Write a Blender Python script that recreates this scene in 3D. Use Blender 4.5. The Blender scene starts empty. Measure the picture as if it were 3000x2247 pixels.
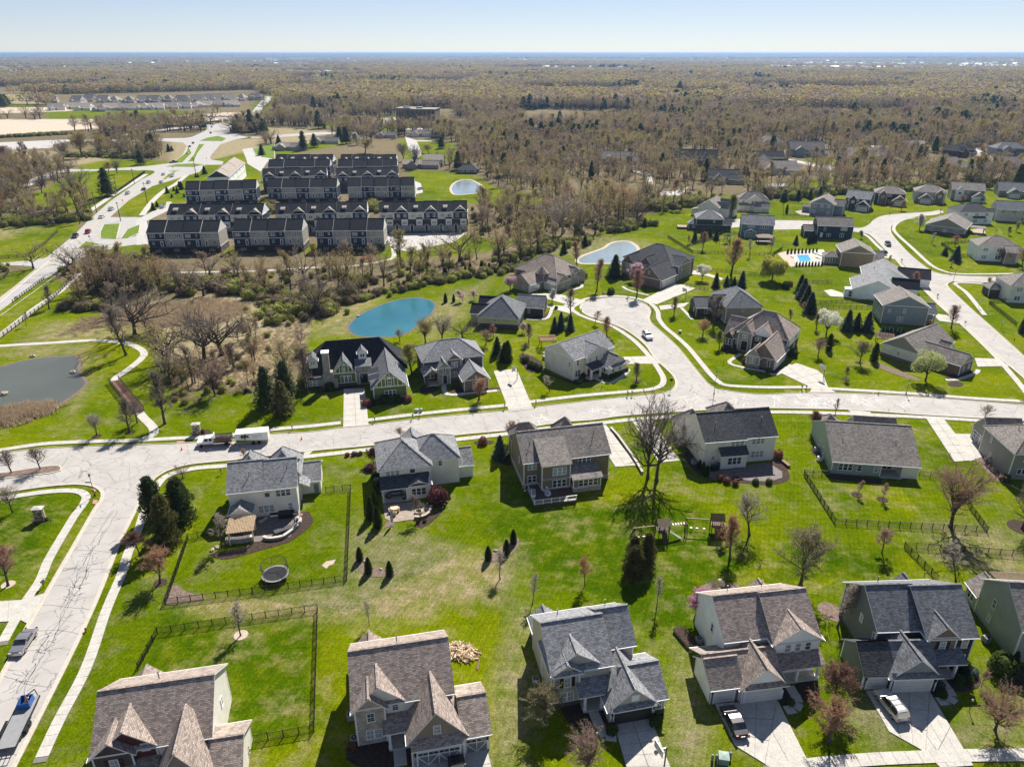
import bpy,bmesh,math,random
import numpy as np
from mathutils import Vector,Matrix
from mathutils.geometry import tessellate_polygon
R_=math.radians
random.seed(7);np.random.seed(7)
SC=bpy.context.scene
COL=SC.collection
# ------------------------------------------------------------- camera, sky, sun, exposure
H=75.0;F=2110.0;HY=155.0
PITCH=math.atan((1123.5-HY)/F)
cam=bpy.data.cameras.new('camera');cam.sensor_width=36;cam.lens=36*F/3000
cam.clip_start=1;cam.clip_end=120000
camo=bpy.data.objects.new('camera',cam);COL.objects.link(camo)
camo.location=(0,0,H);camo.rotation_euler=(math.pi/2-PITCH,0,0)
SC.camera=camo
SUN_AZ,SUN_EL=17.0,43.0
w=bpy.data.worlds.new('World');SC.world=w;w.use_nodes=True
nt=w.node_tree;bg=nt.nodes['Background']
sky=nt.nodes.new('ShaderNodeTexSky');sky.sky_type='NISHITA';sky.sun_disc=False
sky.sun_elevation=R_(SUN_EL);sky.sun_rotation=R_(SUN_AZ);sky.air_density=0.7;sky.dust_density=0.0;sky.ozone_density=1.0
sky.altitude=300
tint=nt.nodes.new('ShaderNodeMix');tint.data_type='RGBA';tint.blend_type='MULTIPLY';tint.inputs[0].default_value=1;tint.inputs[7].default_value=(.90,.90,1.0,1)
gam=nt.nodes.new('ShaderNodeGamma');gam.inputs[1].default_value=.7;nt.links.new(sky.outputs[0],gam.inputs[0]);nt.links.new(gam.outputs[0],tint.inputs[6]);nt.links.new(tint.outputs[2],bg.inputs[0]);bg.inputs[1].default_value=0.098
sun=bpy.data.lights.new('sun','SUN');sun.energy=5.0;sun.angle=R_(0.53);sun.color=(1,.95,.87)
suno=bpy.data.objects.new('sun',sun);COL.objects.link(suno)
sd=Vector((math.sin(R_(SUN_AZ))*math.cos(R_(SUN_EL)),math.cos(R_(SUN_AZ))*math.cos(R_(SUN_EL)),math.sin(R_(SUN_EL))))
suno.rotation_euler=sd.to_track_quat('Z','Y').to_euler();suno.location=(0,0,200)
SC.view_settings.view_transform='Standard';SC.view_settings.look='None'
SC.view_settings.exposure=0.9;SC.view_settings.gamma=1;SC.view_settings.use_curve_mapping=False
SC.cycles.max_bounces=6;SC.cycles.transparent_max_bounces=12;SC.cycles.volume_bounces=1
# ------------------------------------------------------------- survey: photo readings -> ground points
cp,sp=math.cos(PITCH),math.sin(PITCH)
def G(px,py,z=0.0):
 x=(px-1500)/F;y=-(py-1123.5)/F
 t=(z-H)/(-sp+y*cp)
 return(x*t,(cp+y*sp)*t)
def proj(x,y,z):
 zz=z-H;fw=y*cp-zz*sp;up=y*sp+zz*cp
 return 1500+F*x/fw,1123.5-F*up/fw
X0=[0,740,1480,2240];Y0=[130,680,1180,1680]
def Q(c,X,Y):
 if c=='a':return X/4.424,300+Y/4.424
 if c=='b':return 400+X/4.424,420+Y/4.424
 if c=='c':return 880+X/4.424,420+Y/4.424
 if c=='d':return 1960+X/2.542,520+Y/2.542
 if c=='e':return 2460+X/2.3537,500+Y/2.3537
 if c=='D':return X*1.35624,Y*1.35624
 if c=='m':return 560+X*460/952,1240+Y*460/952
 if c=='p':return 1900+X*260/1125,1480+Y*260/1125
 r,k=int(c[0]),int(c[1])
 return X0[k-1]+X/2.9105,Y0[r-1]+Y/2.9105
def W(c,X,Y,z=0.0):return G(*Q(c,X,Y),z)
def WL(c,*pts):
 out=[]
 for p in pts:
  if isinstance(p,str):c=p
  else:out.append(W(c,p[0],p[1]))
 return out
def hgt(c,X,Y,Yt):
 b=W(c,X,Y);ty=Q(c,X,Yt)[1]
 lo,hi=0.0,60.0
 for _ in range(30):
  m=(lo+hi)/2
  if proj(b[0],b[1],m)[1]>ty:lo=m
  else:hi=m
 return lo
def smooth(pts,step=2.0,closed=False):
 n=len(pts);out=[]
 rng=range(n if closed else n-1)
 for i in rng:
  if closed:p0,p1,p2,p3=pts[(i-1)%n],pts[i],pts[(i+1)%n],pts[(i+2)%n]
  else:p0,p1,p2,p3=pts[max(i-1,0)],pts[i],pts[i+1],pts[min(i+2,n-1)]
  L=math.dist(p1,p2);k=max(1,int(L/step))
  for j in range(k):
   t=j/k;t2=t*t;t3=t2*t
   out.append(tuple(0.5*((2*p1[d])+(-p0[d]+p2[d])*t+(2*p0[d]-5*p1[d]+4*p2[d]-p3[d])*t2+(-p0[d]+3*p1[d]-3*p2[d]+p3[d])*t3)for d in(0,1)))
 if not closed:out.append(tuple(pts[-1]))
 return out
def offs(pl,d):
 out=[]
 for i,p in enumerate(pl):
  a=pl[max(i-1,0)];b=pl[min(i+1,len(pl)-1)]
  dx,dy=b[0]-a[0],b[1]-a[1];L=math.hypot(dx,dy)or 1
  out.append((p[0]-dy/L*d,p[1]+dx/L*d))
 return out
def resample(pl,step):
 out=[pl[0]];acc=0
 for a,b in zip(pl,pl[1:]):
  L=math.dist(a,b)
  while acc+L>=step:
   t=(step-acc)/L;a=(a[0]+(b[0]-a[0])*t,a[1]+(b[1]-a[1])*t)
   out.append(a);L=math.dist(a,b);acc=0
  acc+=L
 return out
# ------------------------------------------------------------- mesh builder
class MB:
 def __init__(s):s.v=[];s.f=[];s.m=[];s.sm=False
 def add(s,vs,fs,mi=0):
  b=len(s.v);s.v.extend(vs)
  for f in fs:s.f.append(tuple(b+i for i in f));s.m.append(mi)
 def box(s,x0,x1,y0,y1,z0,z1,mi=0):
  s.add([(x0,y0,z0),(x1,y0,z0),(x1,y1,z0),(x0,y1,z0),(x0,y0,z1),(x1,y0,z1),(x1,y1,z1),(x0,y1,z1)],
              [(0,3,2,1),(4,5,6,7),(0,1,5,4),(1,2,6,5),(2,3,7,6),(3,0,4,7)],mi)
 def obox(s,c,ax,ay,az,mi=0):
  c=Vector(c);ax=Vector(ax);ay=Vector(ay);az=Vector(az)
  vs=[tuple(c+sx*ax+sy*ay+sz*az)for sz in(-1,1)for sx,sy in((-1,-1),(1,-1),(1,1),(-1,1))]
  s.add(vs,[(0,3,2,1),(4,5,6,7),(0,1,5,4),(1,2,6,5),(2,3,7,6),(3,0,4,7)],mi)
 def bar(s,a,b,w,h=None,mi=0,up=(0,0,1)):
  a=Vector(a);b=Vector(b);d=b-a;L=d.length
  if L<1e-6:return
  d/=L;u=Vector(up)
  if abs(d.dot(u))>.98:u=Vector((0,1,0))
  x=d.cross(u).normalized();y=x.cross(d).normalized()
  s.obox((a+b)/2,x*w/2,y*(h or w)/2,d*L/2,mi)
 def cyl(s,a,b,r0,r1=None,n=8,mi=0,caps=True):
  a=Vector(a);b=Vector(b);r1=r0 if r1 is None else r1
  d=(b-a).normalized();u=Vector((0,0,1))if abs(d.z)<.95 else Vector((0,1,0))
  x=d.cross(u).normalized();y=d.cross(x)
  vs=[]
  for c,r in((a,r0),(b,r1)):
   for i in range(n):
    t=2*math.pi*i/n;vs.append(tuple(c+x*r*math.cos(t)+y*r*math.sin(t)))
  fs=[(i,(i+1)%n,n+(i+1)%n,n+i)for i in range(n)]
  if caps:fs+=[tuple(range(n))[::-1],tuple(range(n,2*n))]
  s.add(vs,fs,mi)
 def lathe(s,c,prof,n=10,mi=0):
  vs=[];fs=[]
  for r,z in prof:
   for i in range(n):
    t=2*math.pi*i/n;vs.append((c[0]+r*math.cos(t),c[1]+r*math.sin(t),c[2]+z))
  for k in range(len(prof)-1):
   for i in range(n):fs.append((k*n+i,k*n+(i+1)%n,(k+1)*n+(i+1)%n,(k+1)*n+i))
  fs.append(tuple(range(n))[::-1]);fs.append(tuple(range((len(prof)-1)*n,len(prof)*n)))
  s.add(vs,fs,mi)
 def ball(s,c,r,nu=8,nv=5,mi=0,jit=0.0):
  vs=[];fs=[]
  rx,ry,rz=(r,r,r)if not hasattr(r,'__len__')else r
  for j in range(nv+1):
   ph=math.pi*j/nv
   for i in range(nu):
    t=2*math.pi*i/nu;k=1+random.uniform(-jit,jit)
    vs.append((c[0]+rx*k*math.sin(ph)*math.cos(t),c[1]+ry*k*math.sin(ph)*math.sin(t),c[2]+rz*k*math.cos(ph)))
  for j in range(nv):
   for i in range(nu):fs.append((j*nu+i,(j+1)*nu+i,(j+1)*nu+(i+1)%nu,j*nu+(i+1)%nu))
  s.add(vs,fs,mi)
 def prism(s,poly,z0,z1,mi=0):
  n=len(poly)
  a=sum(poly[i][0]*poly[(i+1)%n][1]-poly[(i+1)%n][0]*poly[i][1]for i in range(n))
  if a<0:poly=poly[::-1]
  vs=[(x,y,z0)for x,y in poly]+[(x,y,z1)for x,y in poly]
  tri=tessellate_polygon([[Vector((x,y,0))for x,y in poly]])
  fs=[]
  for t in tri:
   A,B,C=(poly[i]for i in t)
   if(B[0]-A[0])*(C[1]-A[1])-(C[0]-A[0])*(B[1]-A[1])<0:t=t[::-1]
   fs.append(tuple(n+i for i in t))
  fs+=[(i,(i+1)%n,n+(i+1)%n,n+i)for i in range(n)]
  s.add(vs,fs,mi)
 def strip(s,L,Rr,z0,z1,mi=0):
  n=len(L)
  vs=[]
  for a,b in zip(L,Rr):vs+=[(a[0],a[1],z0),(a[0],a[1],z1),(b[0],b[1],z1),(b[0],b[1],z0)]
  fs=[]
  for i in range(n-1):
   k=4*i;q=k+4
   fs+=[(k,k+1,q+1,q),(k+1,k+2,q+2,q+1),(k+2,k+3,q+3,q+2)]
  fs+=[(0,3,2,1),(4*n-4,4*n-3,4*n-2,4*n-1)]
  s.add(vs,fs,mi)
 def mesh(s,name,mats):
  me=bpy.data.meshes.new(name);me.from_pydata(s.v,[],s.f)
  for m in(mats if isinstance(mats,(list,tuple))else[mats]):me.materials.append(m)
  if len(me.polygons):
   me.polygons.foreach_set('material_index',s.m)
   if s.sm:me.polygons.foreach_set('use_smooth',[True]*len(s.f))
   uv=me.uv_layers.new(name='UVMap')
   nl=len(me.loops)
   vi=np.empty(nl,np.int32);me.loops.foreach_get('vertex_index',vi)
   co=np.array(s.v,np.float32)[vi]
   nf=len(me.polygons)
   nr=np.empty(nf*3,np.float32);me.polygons.foreach_get('normal',nr);nr=nr.reshape(-1,3)
   lt=np.empty(nf,np.int32);me.polygons.foreach_get('loop_total',lt)
   nn=np.repeat(nr,lt,axis=0)
   t=np.stack([-nn[:,1],nn[:,0],np.zeros(nl)],1);tl=np.linalg.norm(t,axis=1)
   flat=tl<.05;t[flat]=(1,0,0);tl[flat]=1;t/=tl[:,None]
   b=np.cross(nn,t)
   uvs=np.stack([(co*t).sum(1),(co*b).sum(1)],1).astype(np.float32)
   uv.data.foreach_set('uv',uvs.ravel())
  me.validate();me.update()
  return me
 def build(s,name,mats,parent=None,loc=None,rz=0):
  o=bpy.data.objects.new(name,s.mesh(name,mats));COL.objects.link(o)
  if parent:o.parent=parent
  if loc is not None:o.location=loc;o.rotation_euler.z=rz
  return o
def obj(name,me,parent=None,loc=(0,0,0),rz=0.0,sc=None):
 o=bpy.data.objects.new(name,me);COL.objects.link(o)
 if parent:o.parent=parent
 o.location=loc;o.rotation_euler.z=rz
 if sc is not None:o.scale=sc if hasattr(sc,'__len__')else(sc,sc,sc)
 return o
def tag(o,label=None,cat=None,group=None,kind=None):
 if label:o['label']=label
 if cat:o['category']=cat
 if group:o['group']=group
 if kind:o['kind']=kind
 return o
def empty(name,loc,rz,label,cat,group=None):
 o=bpy.data.objects.new(name,None);COL.objects.link(o)
 o.location=(loc[0],loc[1],loc[2]if len(loc)>2 else 0);o.rotation_euler.z=rz;o.empty_display_size=.5
 return tag(o,label,cat,group)
def copy_tree(o,parent=None):
 c=o.copy();COL.objects.link(c);c.parent=parent
 for ch in[x for x in KIDS.get(o.name,[])]if o.name in KIDS else list(o.children):copy_tree(ch,c)
 return c
KIDS={}
def struct(o):o['kind']='structure';return o
# ------------------------------------------------------------- materials
class NM:
 def __init__(s,name):
  s.m=bpy.data.materials.new(name);s.m.use_nodes=True
  s.t=s.m.node_tree;s.b=s.t.nodes['Principled BSDF'];s.n=s.t.nodes.new;s.l=s.t.links.new
 def node(s,ty,**kw):
  n=s.n(ty)
  for k,v in kw.items():
   if k.startswith('i_'):n.inputs[k[2:].replace('_',' ')].default_value=v
   else:setattr(n,k,v)
  return n
 def set(s,k,v):
  if hasattr(v,'is_output')or hasattr(v,'links'):s.l(v,s.b.inputs[k])
  else:s.b.inputs[k].default_value=v
 def ramp(s,fac,stops):
  r=s.n('ShaderNodeValToRGB');e=r.color_ramp.elements
  while len(e)<len(stops):e.new(.5)
  for x,(p,c)in zip(e,stops):x.position=p;x.color=(*c,1)if hasattr(c,'__len__')else(c,c,c,1)
  s.l(fac,r.inputs[0]);return r.outputs[0]
 def mix(s,f,a,b,ty='MIX'):
  n=s.n('ShaderNodeMix');n.data_type='RGBA';n.blend_type=ty;n.clamp_result=False
  for i,v in((0,f),(6,a),(7,b)):
   if hasattr(v,'is_output'):s.l(v,n.inputs[i])
   elif hasattr(v,'__len__'):n.inputs[i].default_value=(*v,1)
   else:n.inputs[i].default_value=v if i==0 else(v,v,v,1)
  return n.outputs[2]
 def math(s,op,a,b=0.0):
  n=s.n('ShaderNodeMath');n.operation=op
  for i,v in((0,a),(1,b)):
   if hasattr(v,'is_output'):s.l(v,n.inputs[i])
   else:n.inputs[i].default_value=v
  return n.outputs[0]
 def noise(s,scale,vec=None,detail=4,rough=.55,w=None):
  n=s.n('ShaderNodeTexNoise');n.inputs['Scale'].default_value=scale;n.inputs['Detail'].default_value=detail;n.inputs['Roughness'].default_value=rough
  if vec is not None:s.l(vec,n.inputs['Vector'])
  return n.outputs[0]
 def pos(s):return s.n('ShaderNodeNewGeometry').outputs['Position']
 def objc(s):return s.n('ShaderNodeTexCoord').outputs['Object']
 def uv(s):return s.n('ShaderNodeTexCoord').outputs['UV']
 def rnd(s):return s.n('ShaderNodeObjectInfo').outputs['Random']
 def bump(s,h,st=.3,d=.02):
  b=s.n('ShaderNodeBump');b.inputs['Strength'].default_value=st;b.inputs['Distance'].default_value=d
  s.l(h,b.inputs['Height']);s.l(b.outputs[0],s.b.inputs['Normal'])
def plain(name,c,rough=.7,var=.15,scale=1.5,metal=0,bump=0,spec=.4,fine=None):
 k=NM(name)
 n=k.noise(scale,k.pos(),5)
 lo=tuple(x*(1-var)for x in c);hi=tuple(min(1,x*(1+var))for x in c)
 col=k.ramp(n,[(.3,lo),(.7,hi)])
 if fine:
  n2=k.noise(fine,k.pos(),2);col=k.mix(1,col,k.ramp(n2,[(.3,.82),(.7,1.15)]),'MULTIPLY')
  if bump:k.bump(n2,.5,bump)
 k.set('Base Color',col);k.set('Roughness',rough);k.set('Metallic',metal);k.set('Specular IOR Level',spec)
 return k.m
def siding(name,c,board=.19,vert=False):
 k=NM(name);s=k.node('ShaderNodeSeparateXYZ');k.l(k.uv(),s.inputs[0])
 v=s.outputs[0]if vert else s.outputs[1]
 fr=k.math('FRACT',k.math('DIVIDE',v,board))
 line=k.ramp(fr,[(0,.55),(.1,.9),(.2,1.0),(1,1.06)])if not vert else k.ramp(fr,[(0,.8),(.12,1.0),(1,1.0)])
 n=k.noise(.7,k.pos(),5)
 col=k.mix(1,k.ramp(n,[(.3,tuple(x*.9 for x in c)),(.7,tuple(x*1.08 for x in c))]),line,'MULTIPLY')
 k.set('Base Color',col);k.set('Roughness',.6);k.bump(fr,.5,.02);return k.m
def bricks(name,c1,c2,mortar,bw=.25,bh=.1,rough=.85,stone=False,moss=None):
 k=NM(name);b=k.node('ShaderNodeTexBrick',i_Scale=1.0)
 b.inputs['Brick Width'].default_value=bw;b.inputs['Row Height'].default_value=bh
 b.inputs['Mortar Size'].default_value=.012 if not stone else .015;b.inputs['Color1'].default_value=(*c1,1);b.inputs['Color2'].default_value=(*c2,1);b.inputs['Mortar'].default_value=(*mortar,1)
 b.inputs['Bias'].default_value=0
 k.l(k.uv(),b.inputs['Vector'])
 n=k.noise(1.3,k.uv(),6,.7)
 col=k.mix(1,b.outputs[0],k.ramp(n,[(.3,.7),(.7,1.3)]),'MULTIPLY')
 k.set('Base Color',col);k.set('Roughness',rough);k.bump(b.outputs[1],-.4,.02);return k.m
def shingle(name,c,var=.35):
 k=NM(name);b=k.node('ShaderNodeTexBrick',i_Scale=1.0)
 b.inputs['Brick Width'].default_value=.42;b.inputs['Row Height'].default_value=.19;b.inputs['Mortar Size'].default_value=.018
 b.inputs['Color1'].default_value=(*[x*(1+var)for x in c],1);b.inputs['Color2'].default_value=(*[x*(1-var)for x in c],1);b.inputs['Mortar'].default_value=(*[x*.32 for x in c],1)
 b.offset=.4;b.inputs['Mortar Smooth'].default_value=.2
 k.l(k.uv(),b.inputs['Vector'])
 n=k.noise(5.0,k.uv(),5,.7);n2=k.noise(.35,k.uv(),3)
 st=k.node('ShaderNodeMapping');st.inputs['Scale'].default_value=(2.2,.16,1);k.l(k.uv(),st.inputs[0])
 n3=k.noise(1,st.outputs[0],4)
 col=k.mix(1,b.outputs[0],k.ramp(n,[(.25,.78),(.75,1.25)]),'MULTIPLY')
 col=k.mix(1,col,k.ramp(n2,[(.3,.88),(.7,1.12)]),'MULTIPLY')
 col=k.mix(1,col,k.ramp(n3,[(.3,.9),(.7,1.1)]),'MULTIPLY')
 k.set('Base Color',col);k.set('Roughness',.93);k.set('Specular IOR Level',.15);k.bump(b.outputs[1],-.6,.03);return k.m
def translucent(k,col,f):
 tr=k.n('ShaderNodeBsdfTranslucent');k.l(col,tr.inputs[0]);mx=k.n('ShaderNodeMixShader');mx.inputs[0].default_value=f
 k.l(k.b.outputs[0],mx.inputs[1]);k.l(tr.outputs[0],mx.inputs[2]);k.l(mx.outputs[0],k.t.nodes['Material Output'].inputs['Surface'])
def leafm(name,cols,trans=.4,rough=.75):
 k=NM(name);n=k.noise(.9,k.pos(),3)
 col=k.ramp(n,[(.3,cols[0]),(.7,cols[1])])
 if len(cols)>2:
  col=k.mix(k.ramp(k.rnd(),[(0,0),(1,1)]),col,cols[2])
 k.set('Base Color',col);k.set('Roughness',rough);k.set('Specular IOR Level',.15);translucent(k,col,trans)
 return k.m
M={}
M['white']=plain('white_paint',(.74,.74,.72),.5,.05)
M['cream']=siding('cream_siding',(.66,.62,.53))
M['beige']=siding('beige_siding',(.74,.70,.61))
M['tan']=siding('tan_siding',(.50,.455,.38))
M['brown']=siding('brown_siding',(.20,.15,.10))
M['greige']=siding('greige_siding',(.42,.395,.34))
M['taupe']=siding('taupe_siding',(.25,.23,.205))
M['slate']=siding('slate_green_siding',(.115,.13,.12))
M['sage']=siding('sage_siding',(.31,.33,.28))
M['teal']=siding('sea_green_siding',(.27,.34,.31))
M['bluegrey']=siding('blue_grey_siding',(.22,.25,.28))
M['blue']=siding('dusty_blue_siding',(.14,.21,.26))
M['navy']=siding('navy_siding',(.012,.028,.06))
M['charcoal']=siding('charcoal_siding',(.035,.04,.045))
M['offwhite']=siding('off_white_siding',(.85,.85,.83))
M['butter']=siding('butter_yellow_siding',(.52,.50,.30))
M['olive']=plain('olive_stucco',(.11,.15,.045),.8,.12,2)
M['batten']=siding('board_and_batten',(.30,.28,.24),.4,True)
M['shake_tan']=siding('tan_shake',(.27,.21,.165),.24)
M['maroon']=siding('maroon_siding',(.09,.03,.025))
M['brick']=bricks('red_brown_brick',(.22,.12,.09),(.12,.075,.06),(.25,.22,.19))
M['brickpale']=bricks('pale_brick',(.46,.38,.33),(.25,.205,.18),(.42,.39,.34),.6,.12)
M['brickdk']=bricks('dark_brick',(.075,.05,.045),(.035,.028,.027),(.13,.12,.11))
M['stone']=bricks('grey_ledgestone',(.40,.37,.33),(.20,.185,.165),(.2,.19,.17),.55,.14,stone=True)
M['stonebrown']=bricks('brown_ledgestone',(.24,.17,.12),(.10,.075,.06),(.14,.11,.09),.4,.13,stone=True)
M['pavers']=bricks('patio_pavers',(.20,.165,.15),(.13,.11,.105),(.09,.08,.07),.3,.15)
M['pavers2']=bricks('tan_pavers',(.36,.28,.22),(.27,.21,.17),(.18,.15,.12),.3,.15)
M['r_brown']=shingle('brown_shingle',(.33,.27,.232))
M['r_grey']=shingle('grey_shingle',(.255,.255,.262))
M['r_taupe']=shingle('taupe_shingle',(.25,.222,.20))
M['r_dark']=shingle('charcoal_shingle',(.08,.082,.09))
M['r_black']=shingle('black_shingle',(.030,.033,.041))
M['r_slate']=shingle('slate_shingle',(.17,.175,.185))
M['r_tan']=shingle('tan_shingle',(.36,.315,.265))
M['metal']=plain('galvanised_metal',(.45,.46,.47),.4,.1,metal=.6)
M['black']=plain('black_paint',(.012,.012,.013),.45,.1)
M['darkgrey']=plain('dark_grey_plastic',(.05,.05,.055),.5,.1)
M['midgrey']=plain('mid_grey',(.25,.25,.25),.6,.1)
M['garage']=siding('garage_door_panels',(.60,.58,.54),.53)
M['garagegrey']=siding('grey_garage_door',(.20,.19,.18),.53)
M['garagedk']=siding('dark_garage_door',(.035,.027,.025),.53)
M['door']=plain('brown_door',(.05,.025,.018),.5)
M['doorgrey']=plain('grey_door',(.2,.2,.2),.5)
M['doorred']=plain('red_door',(.16,.015,.01),.5)
M['shutter']=plain('black_shutter',(.014,.013,.014),.6)
M['shutterbr']=plain('brown_shutter',(.055,.02,.02),.6)
M['wood']=plain('weathered_wood',(.30,.22,.15),.8,.25,3)
M['woodnew']=plain('fresh_sawn_wood',(.62,.46,.29),.8,.25,4)
M['wooddk']=plain('dark_stained_wood',(.055,.032,.022),.7,.2,3)
M['woodred']=plain('red_cedar',(.16,.075,.045),.7,.2,3)
M['deck']=siding('deck_boards',(.10,.055,.04),.14)
M['mulch']=plain('mulch',(.055,.038,.030),.95,.45,2.5,fine=9,bump=.05,spec=.1)
M['mulchlt']=plain('light_mulch',(.17,.125,.10),.95,.4,2.5,fine=9,bump=.05,spec=.1)
M['tanstone']=plain('tan_boulder',(.42,.34,.26),.9,.3,4)
M['bark']=plain('bark',(.085,.07,.06),.9,.3,4,spec=.1)
M['barklt']=plain('pale_bark',(.30,.27,.23),.9,.3,4,spec=.1)
M['orange']=plain('traffic_orange',(.75,.10,.02),.5,.05)
M['red']=plain('red_paint',(.35,.012,.012),.4,.05)
M['green']=plain('utility_green',(.22,.30,.25),.6,.08)
M['yellow']=plain('yellow_paint',(.75,.42,.03),.5,.05)
M['bluep']=plain('blue_paint',(.03,.12,.38),.4,.1)
M['cushion']=plain('grey_cushion',(.34,.36,.38),.9,.1)
M['tyre']=plain('tyre',(.015,.015,.015),.85,.1)
M['rim']=plain('alloy_rim',(.5,.5,.5),.3,.05,metal=.8)
def carpaint(n,c,metal=.3):
 k=NM(n);k.set('Base Color',(*c,1));k.set('Roughness',.28);k.set('Metallic',metal);k.set('Coat Weight',.8);k.set('Coat Roughness',.05);return k.m
def glassm(n,c,r=.05):
 k=NM(n)
 v=k.noise(.8,k.pos(),2)
 k.set('Base Color',k.ramp(v,[(.4,c),(.62,tuple(min(1,x*2.2+.015)for x in c))]));k.set('Roughness',r);k.set('Specular IOR Level',.8);return k.m
M['glass']=glassm('window_glass',(.018,.024,.028))
M['glassblind']=plain('blinds_behind_glass',(.30,.31,.30),.25,.25,2)
M['carglass']=glassm('car_glass',(.01,.012,.014),.03)
M['lamplens']=plain('lamp_glass',(.65,.65,.62),.2,.05)
# ---- ground cover
def ground_mat():
 k=NM('ground_cover');p=k.pos()
 at=k.node('ShaderNodeAttribute',attribute_name='cover');sep=k.node('ShaderNodeSeparateColor');k.l(at.outputs['Color'],sep.inputs[0])
 at2=k.node('ShaderNodeAttribute',attribute_name='cover2');sep2=k.node('ShaderNodeSeparateColor');k.l(at2.outputs['Color'],sep2.inputs[0])
 lawn_w,dry_w,wild_w=sep.outputs[0],sep.outputs[1],sep.outputs[2]
 dirt_w,lush_w=sep2.outputs[0],sep2.outputs[1]
 mp=k.node('ShaderNodeMapping');mp.inputs['Rotation'].default_value=(0,0,.25);mp.inputs['Scale'].default_value=(.12,1.1,1);k.l(p,mp.inputs[0])
 big=k.noise(.05,p,6,.68);mid=k.noise(.35,p,6,.65);fin=k.noise(4.0,p,7,.82);str_=k.noise(1,mp.outputs[0],3)
 lawn=k.ramp(big,[(.3,(.062,.115,.001)),(.48,(.118,.166,.001)),(.6,(.142,.182,.001)),(.72,(.20,.215,.003))])
 lawn=k.mix(k.ramp(lush_w,[(0,0),(1,1)]),lawn,k.ramp(mid,[(.3,(.042,.09,.001)),(.7,(.078,.13,.001))]))
 lawn=k.mix(k.ramp(mid,[(.45,0),(.8,.55)]),lawn,(.20,.20,.012))
 drycol=k.ramp(mid,[(.3,(.20,.185,.085)),(.7,(.31,.26,.15))])
 dmask=k.math('MULTIPLY',dry_w,k.ramp(k.math('ADD',k.math('MULTIPLY',mid,.6),k.math('MULTIPLY',fin,.4)),[(.36,.1),(.58,1)]))
 amb=k.ramp(k.math('ADD',k.math('MULTIPLY',k.noise(.11,p,4),.5),k.math('MULTIPLY',mid,.5)),[(.50,0),(.68,.6)])
 lawn=k.mix(k.math('MAXIMUM',dmask,amb),lawn,drycol)
 lawn=k.mix(1,lawn,k.ramp(str_,[(.3,.90),(.7,1.10)]),'MULTIPLY')
 vo=k.node('ShaderNodeTexVoronoi',i_Scale=.03);k.l(p,vo.inputs['Vector']);vs_=k.node('ShaderNodeSeparateColor');k.l(vo.outputs['Color'],vs_.inputs[0])
 lawn=k.mix(1,lawn,k.ramp(vs_.outputs[0],[(0,(.78,.84,.8)),(.5,(1,1,1)),(1,(1.15,1.06,1.1))]),'MULTIPLY')
 stp=[]
 for rz_,sc_ in((.35,.42),(-1.1,.38)):
  mq=k.node('ShaderNodeMapping');mq.inputs['Rotation'].default_value=(0,0,rz_);k.l(p,mq.inputs[0])
  wq=k.node('ShaderNodeTexWave',i_Scale=sc_,i_Distortion=1.2);wq.inputs['Detail Scale'].default_value=.3;k.l(mq.outputs[0],wq.inputs['Vector']);stp.append(k.ramp(wq.outputs['Fac'],[(.3,.95),(.7,1.04)]))
 lawn=k.mix(1,lawn,k.mix(k.ramp(vs_.outputs[1],[(.45,0),(.55,1)]),stp[0],stp[1]),'MULTIPLY')
 fin2=k.noise(1.1,p,5,.7)
 lawn=k.mix(1,lawn,k.ramp(fin2,[(.3,.72),(.7,1.25)]),'MULTIPLY')
 lawn=k.mix(1,lawn,k.ramp(fin,[(.30,.30),(.70,1.5)]),'MULTIPLY')
 wild=k.ramp(mid,[(.25,(.15,.17,.04)),(.42,(.26,.22,.12)),(.54,(.34,.27,.18)),(.66,(.16,.20,.045))])
 wild=k.mix(1,wild,k.ramp(fin,[(.25,.55),(.75,1.4)]),'MULTIPLY')
 flr=k.ramp(mid,[(.3,(.12,.09,.06)),(.45,(.20,.155,.105)),(.58,(.13,.115,.055)),(.75,(.13,.15,.04))])
 farp=k.noise(.006,p,6,.65)
 flr=k.mix(1,flr,k.ramp(farp,[(.3,.8),(.7,1.25)]),'MULTIPLY')
 flr=k.mix(1,flr,k.ramp(fin,[(.25,.6),(.75,1.35)]),'MULTIPLY')
 dirt=k.ramp(mid,[(.3,(.42,.33,.24)),(.7,(.62,.52,.42))])
 c=k.mix(lawn_w,flr,lawn);c=k.mix(wild_w,c,wild);c=k.mix(dirt_w,c,dirt)
 k.set('Base Color',c);k.set('Roughness',1);k.set('Specular IOR Level',.0)
 k.bump(k.math('ADD',fin,k.math('MULTIPLY',mid,.6)),.8,.22)
 return k.m
M['ground']=ground_mat()
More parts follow.
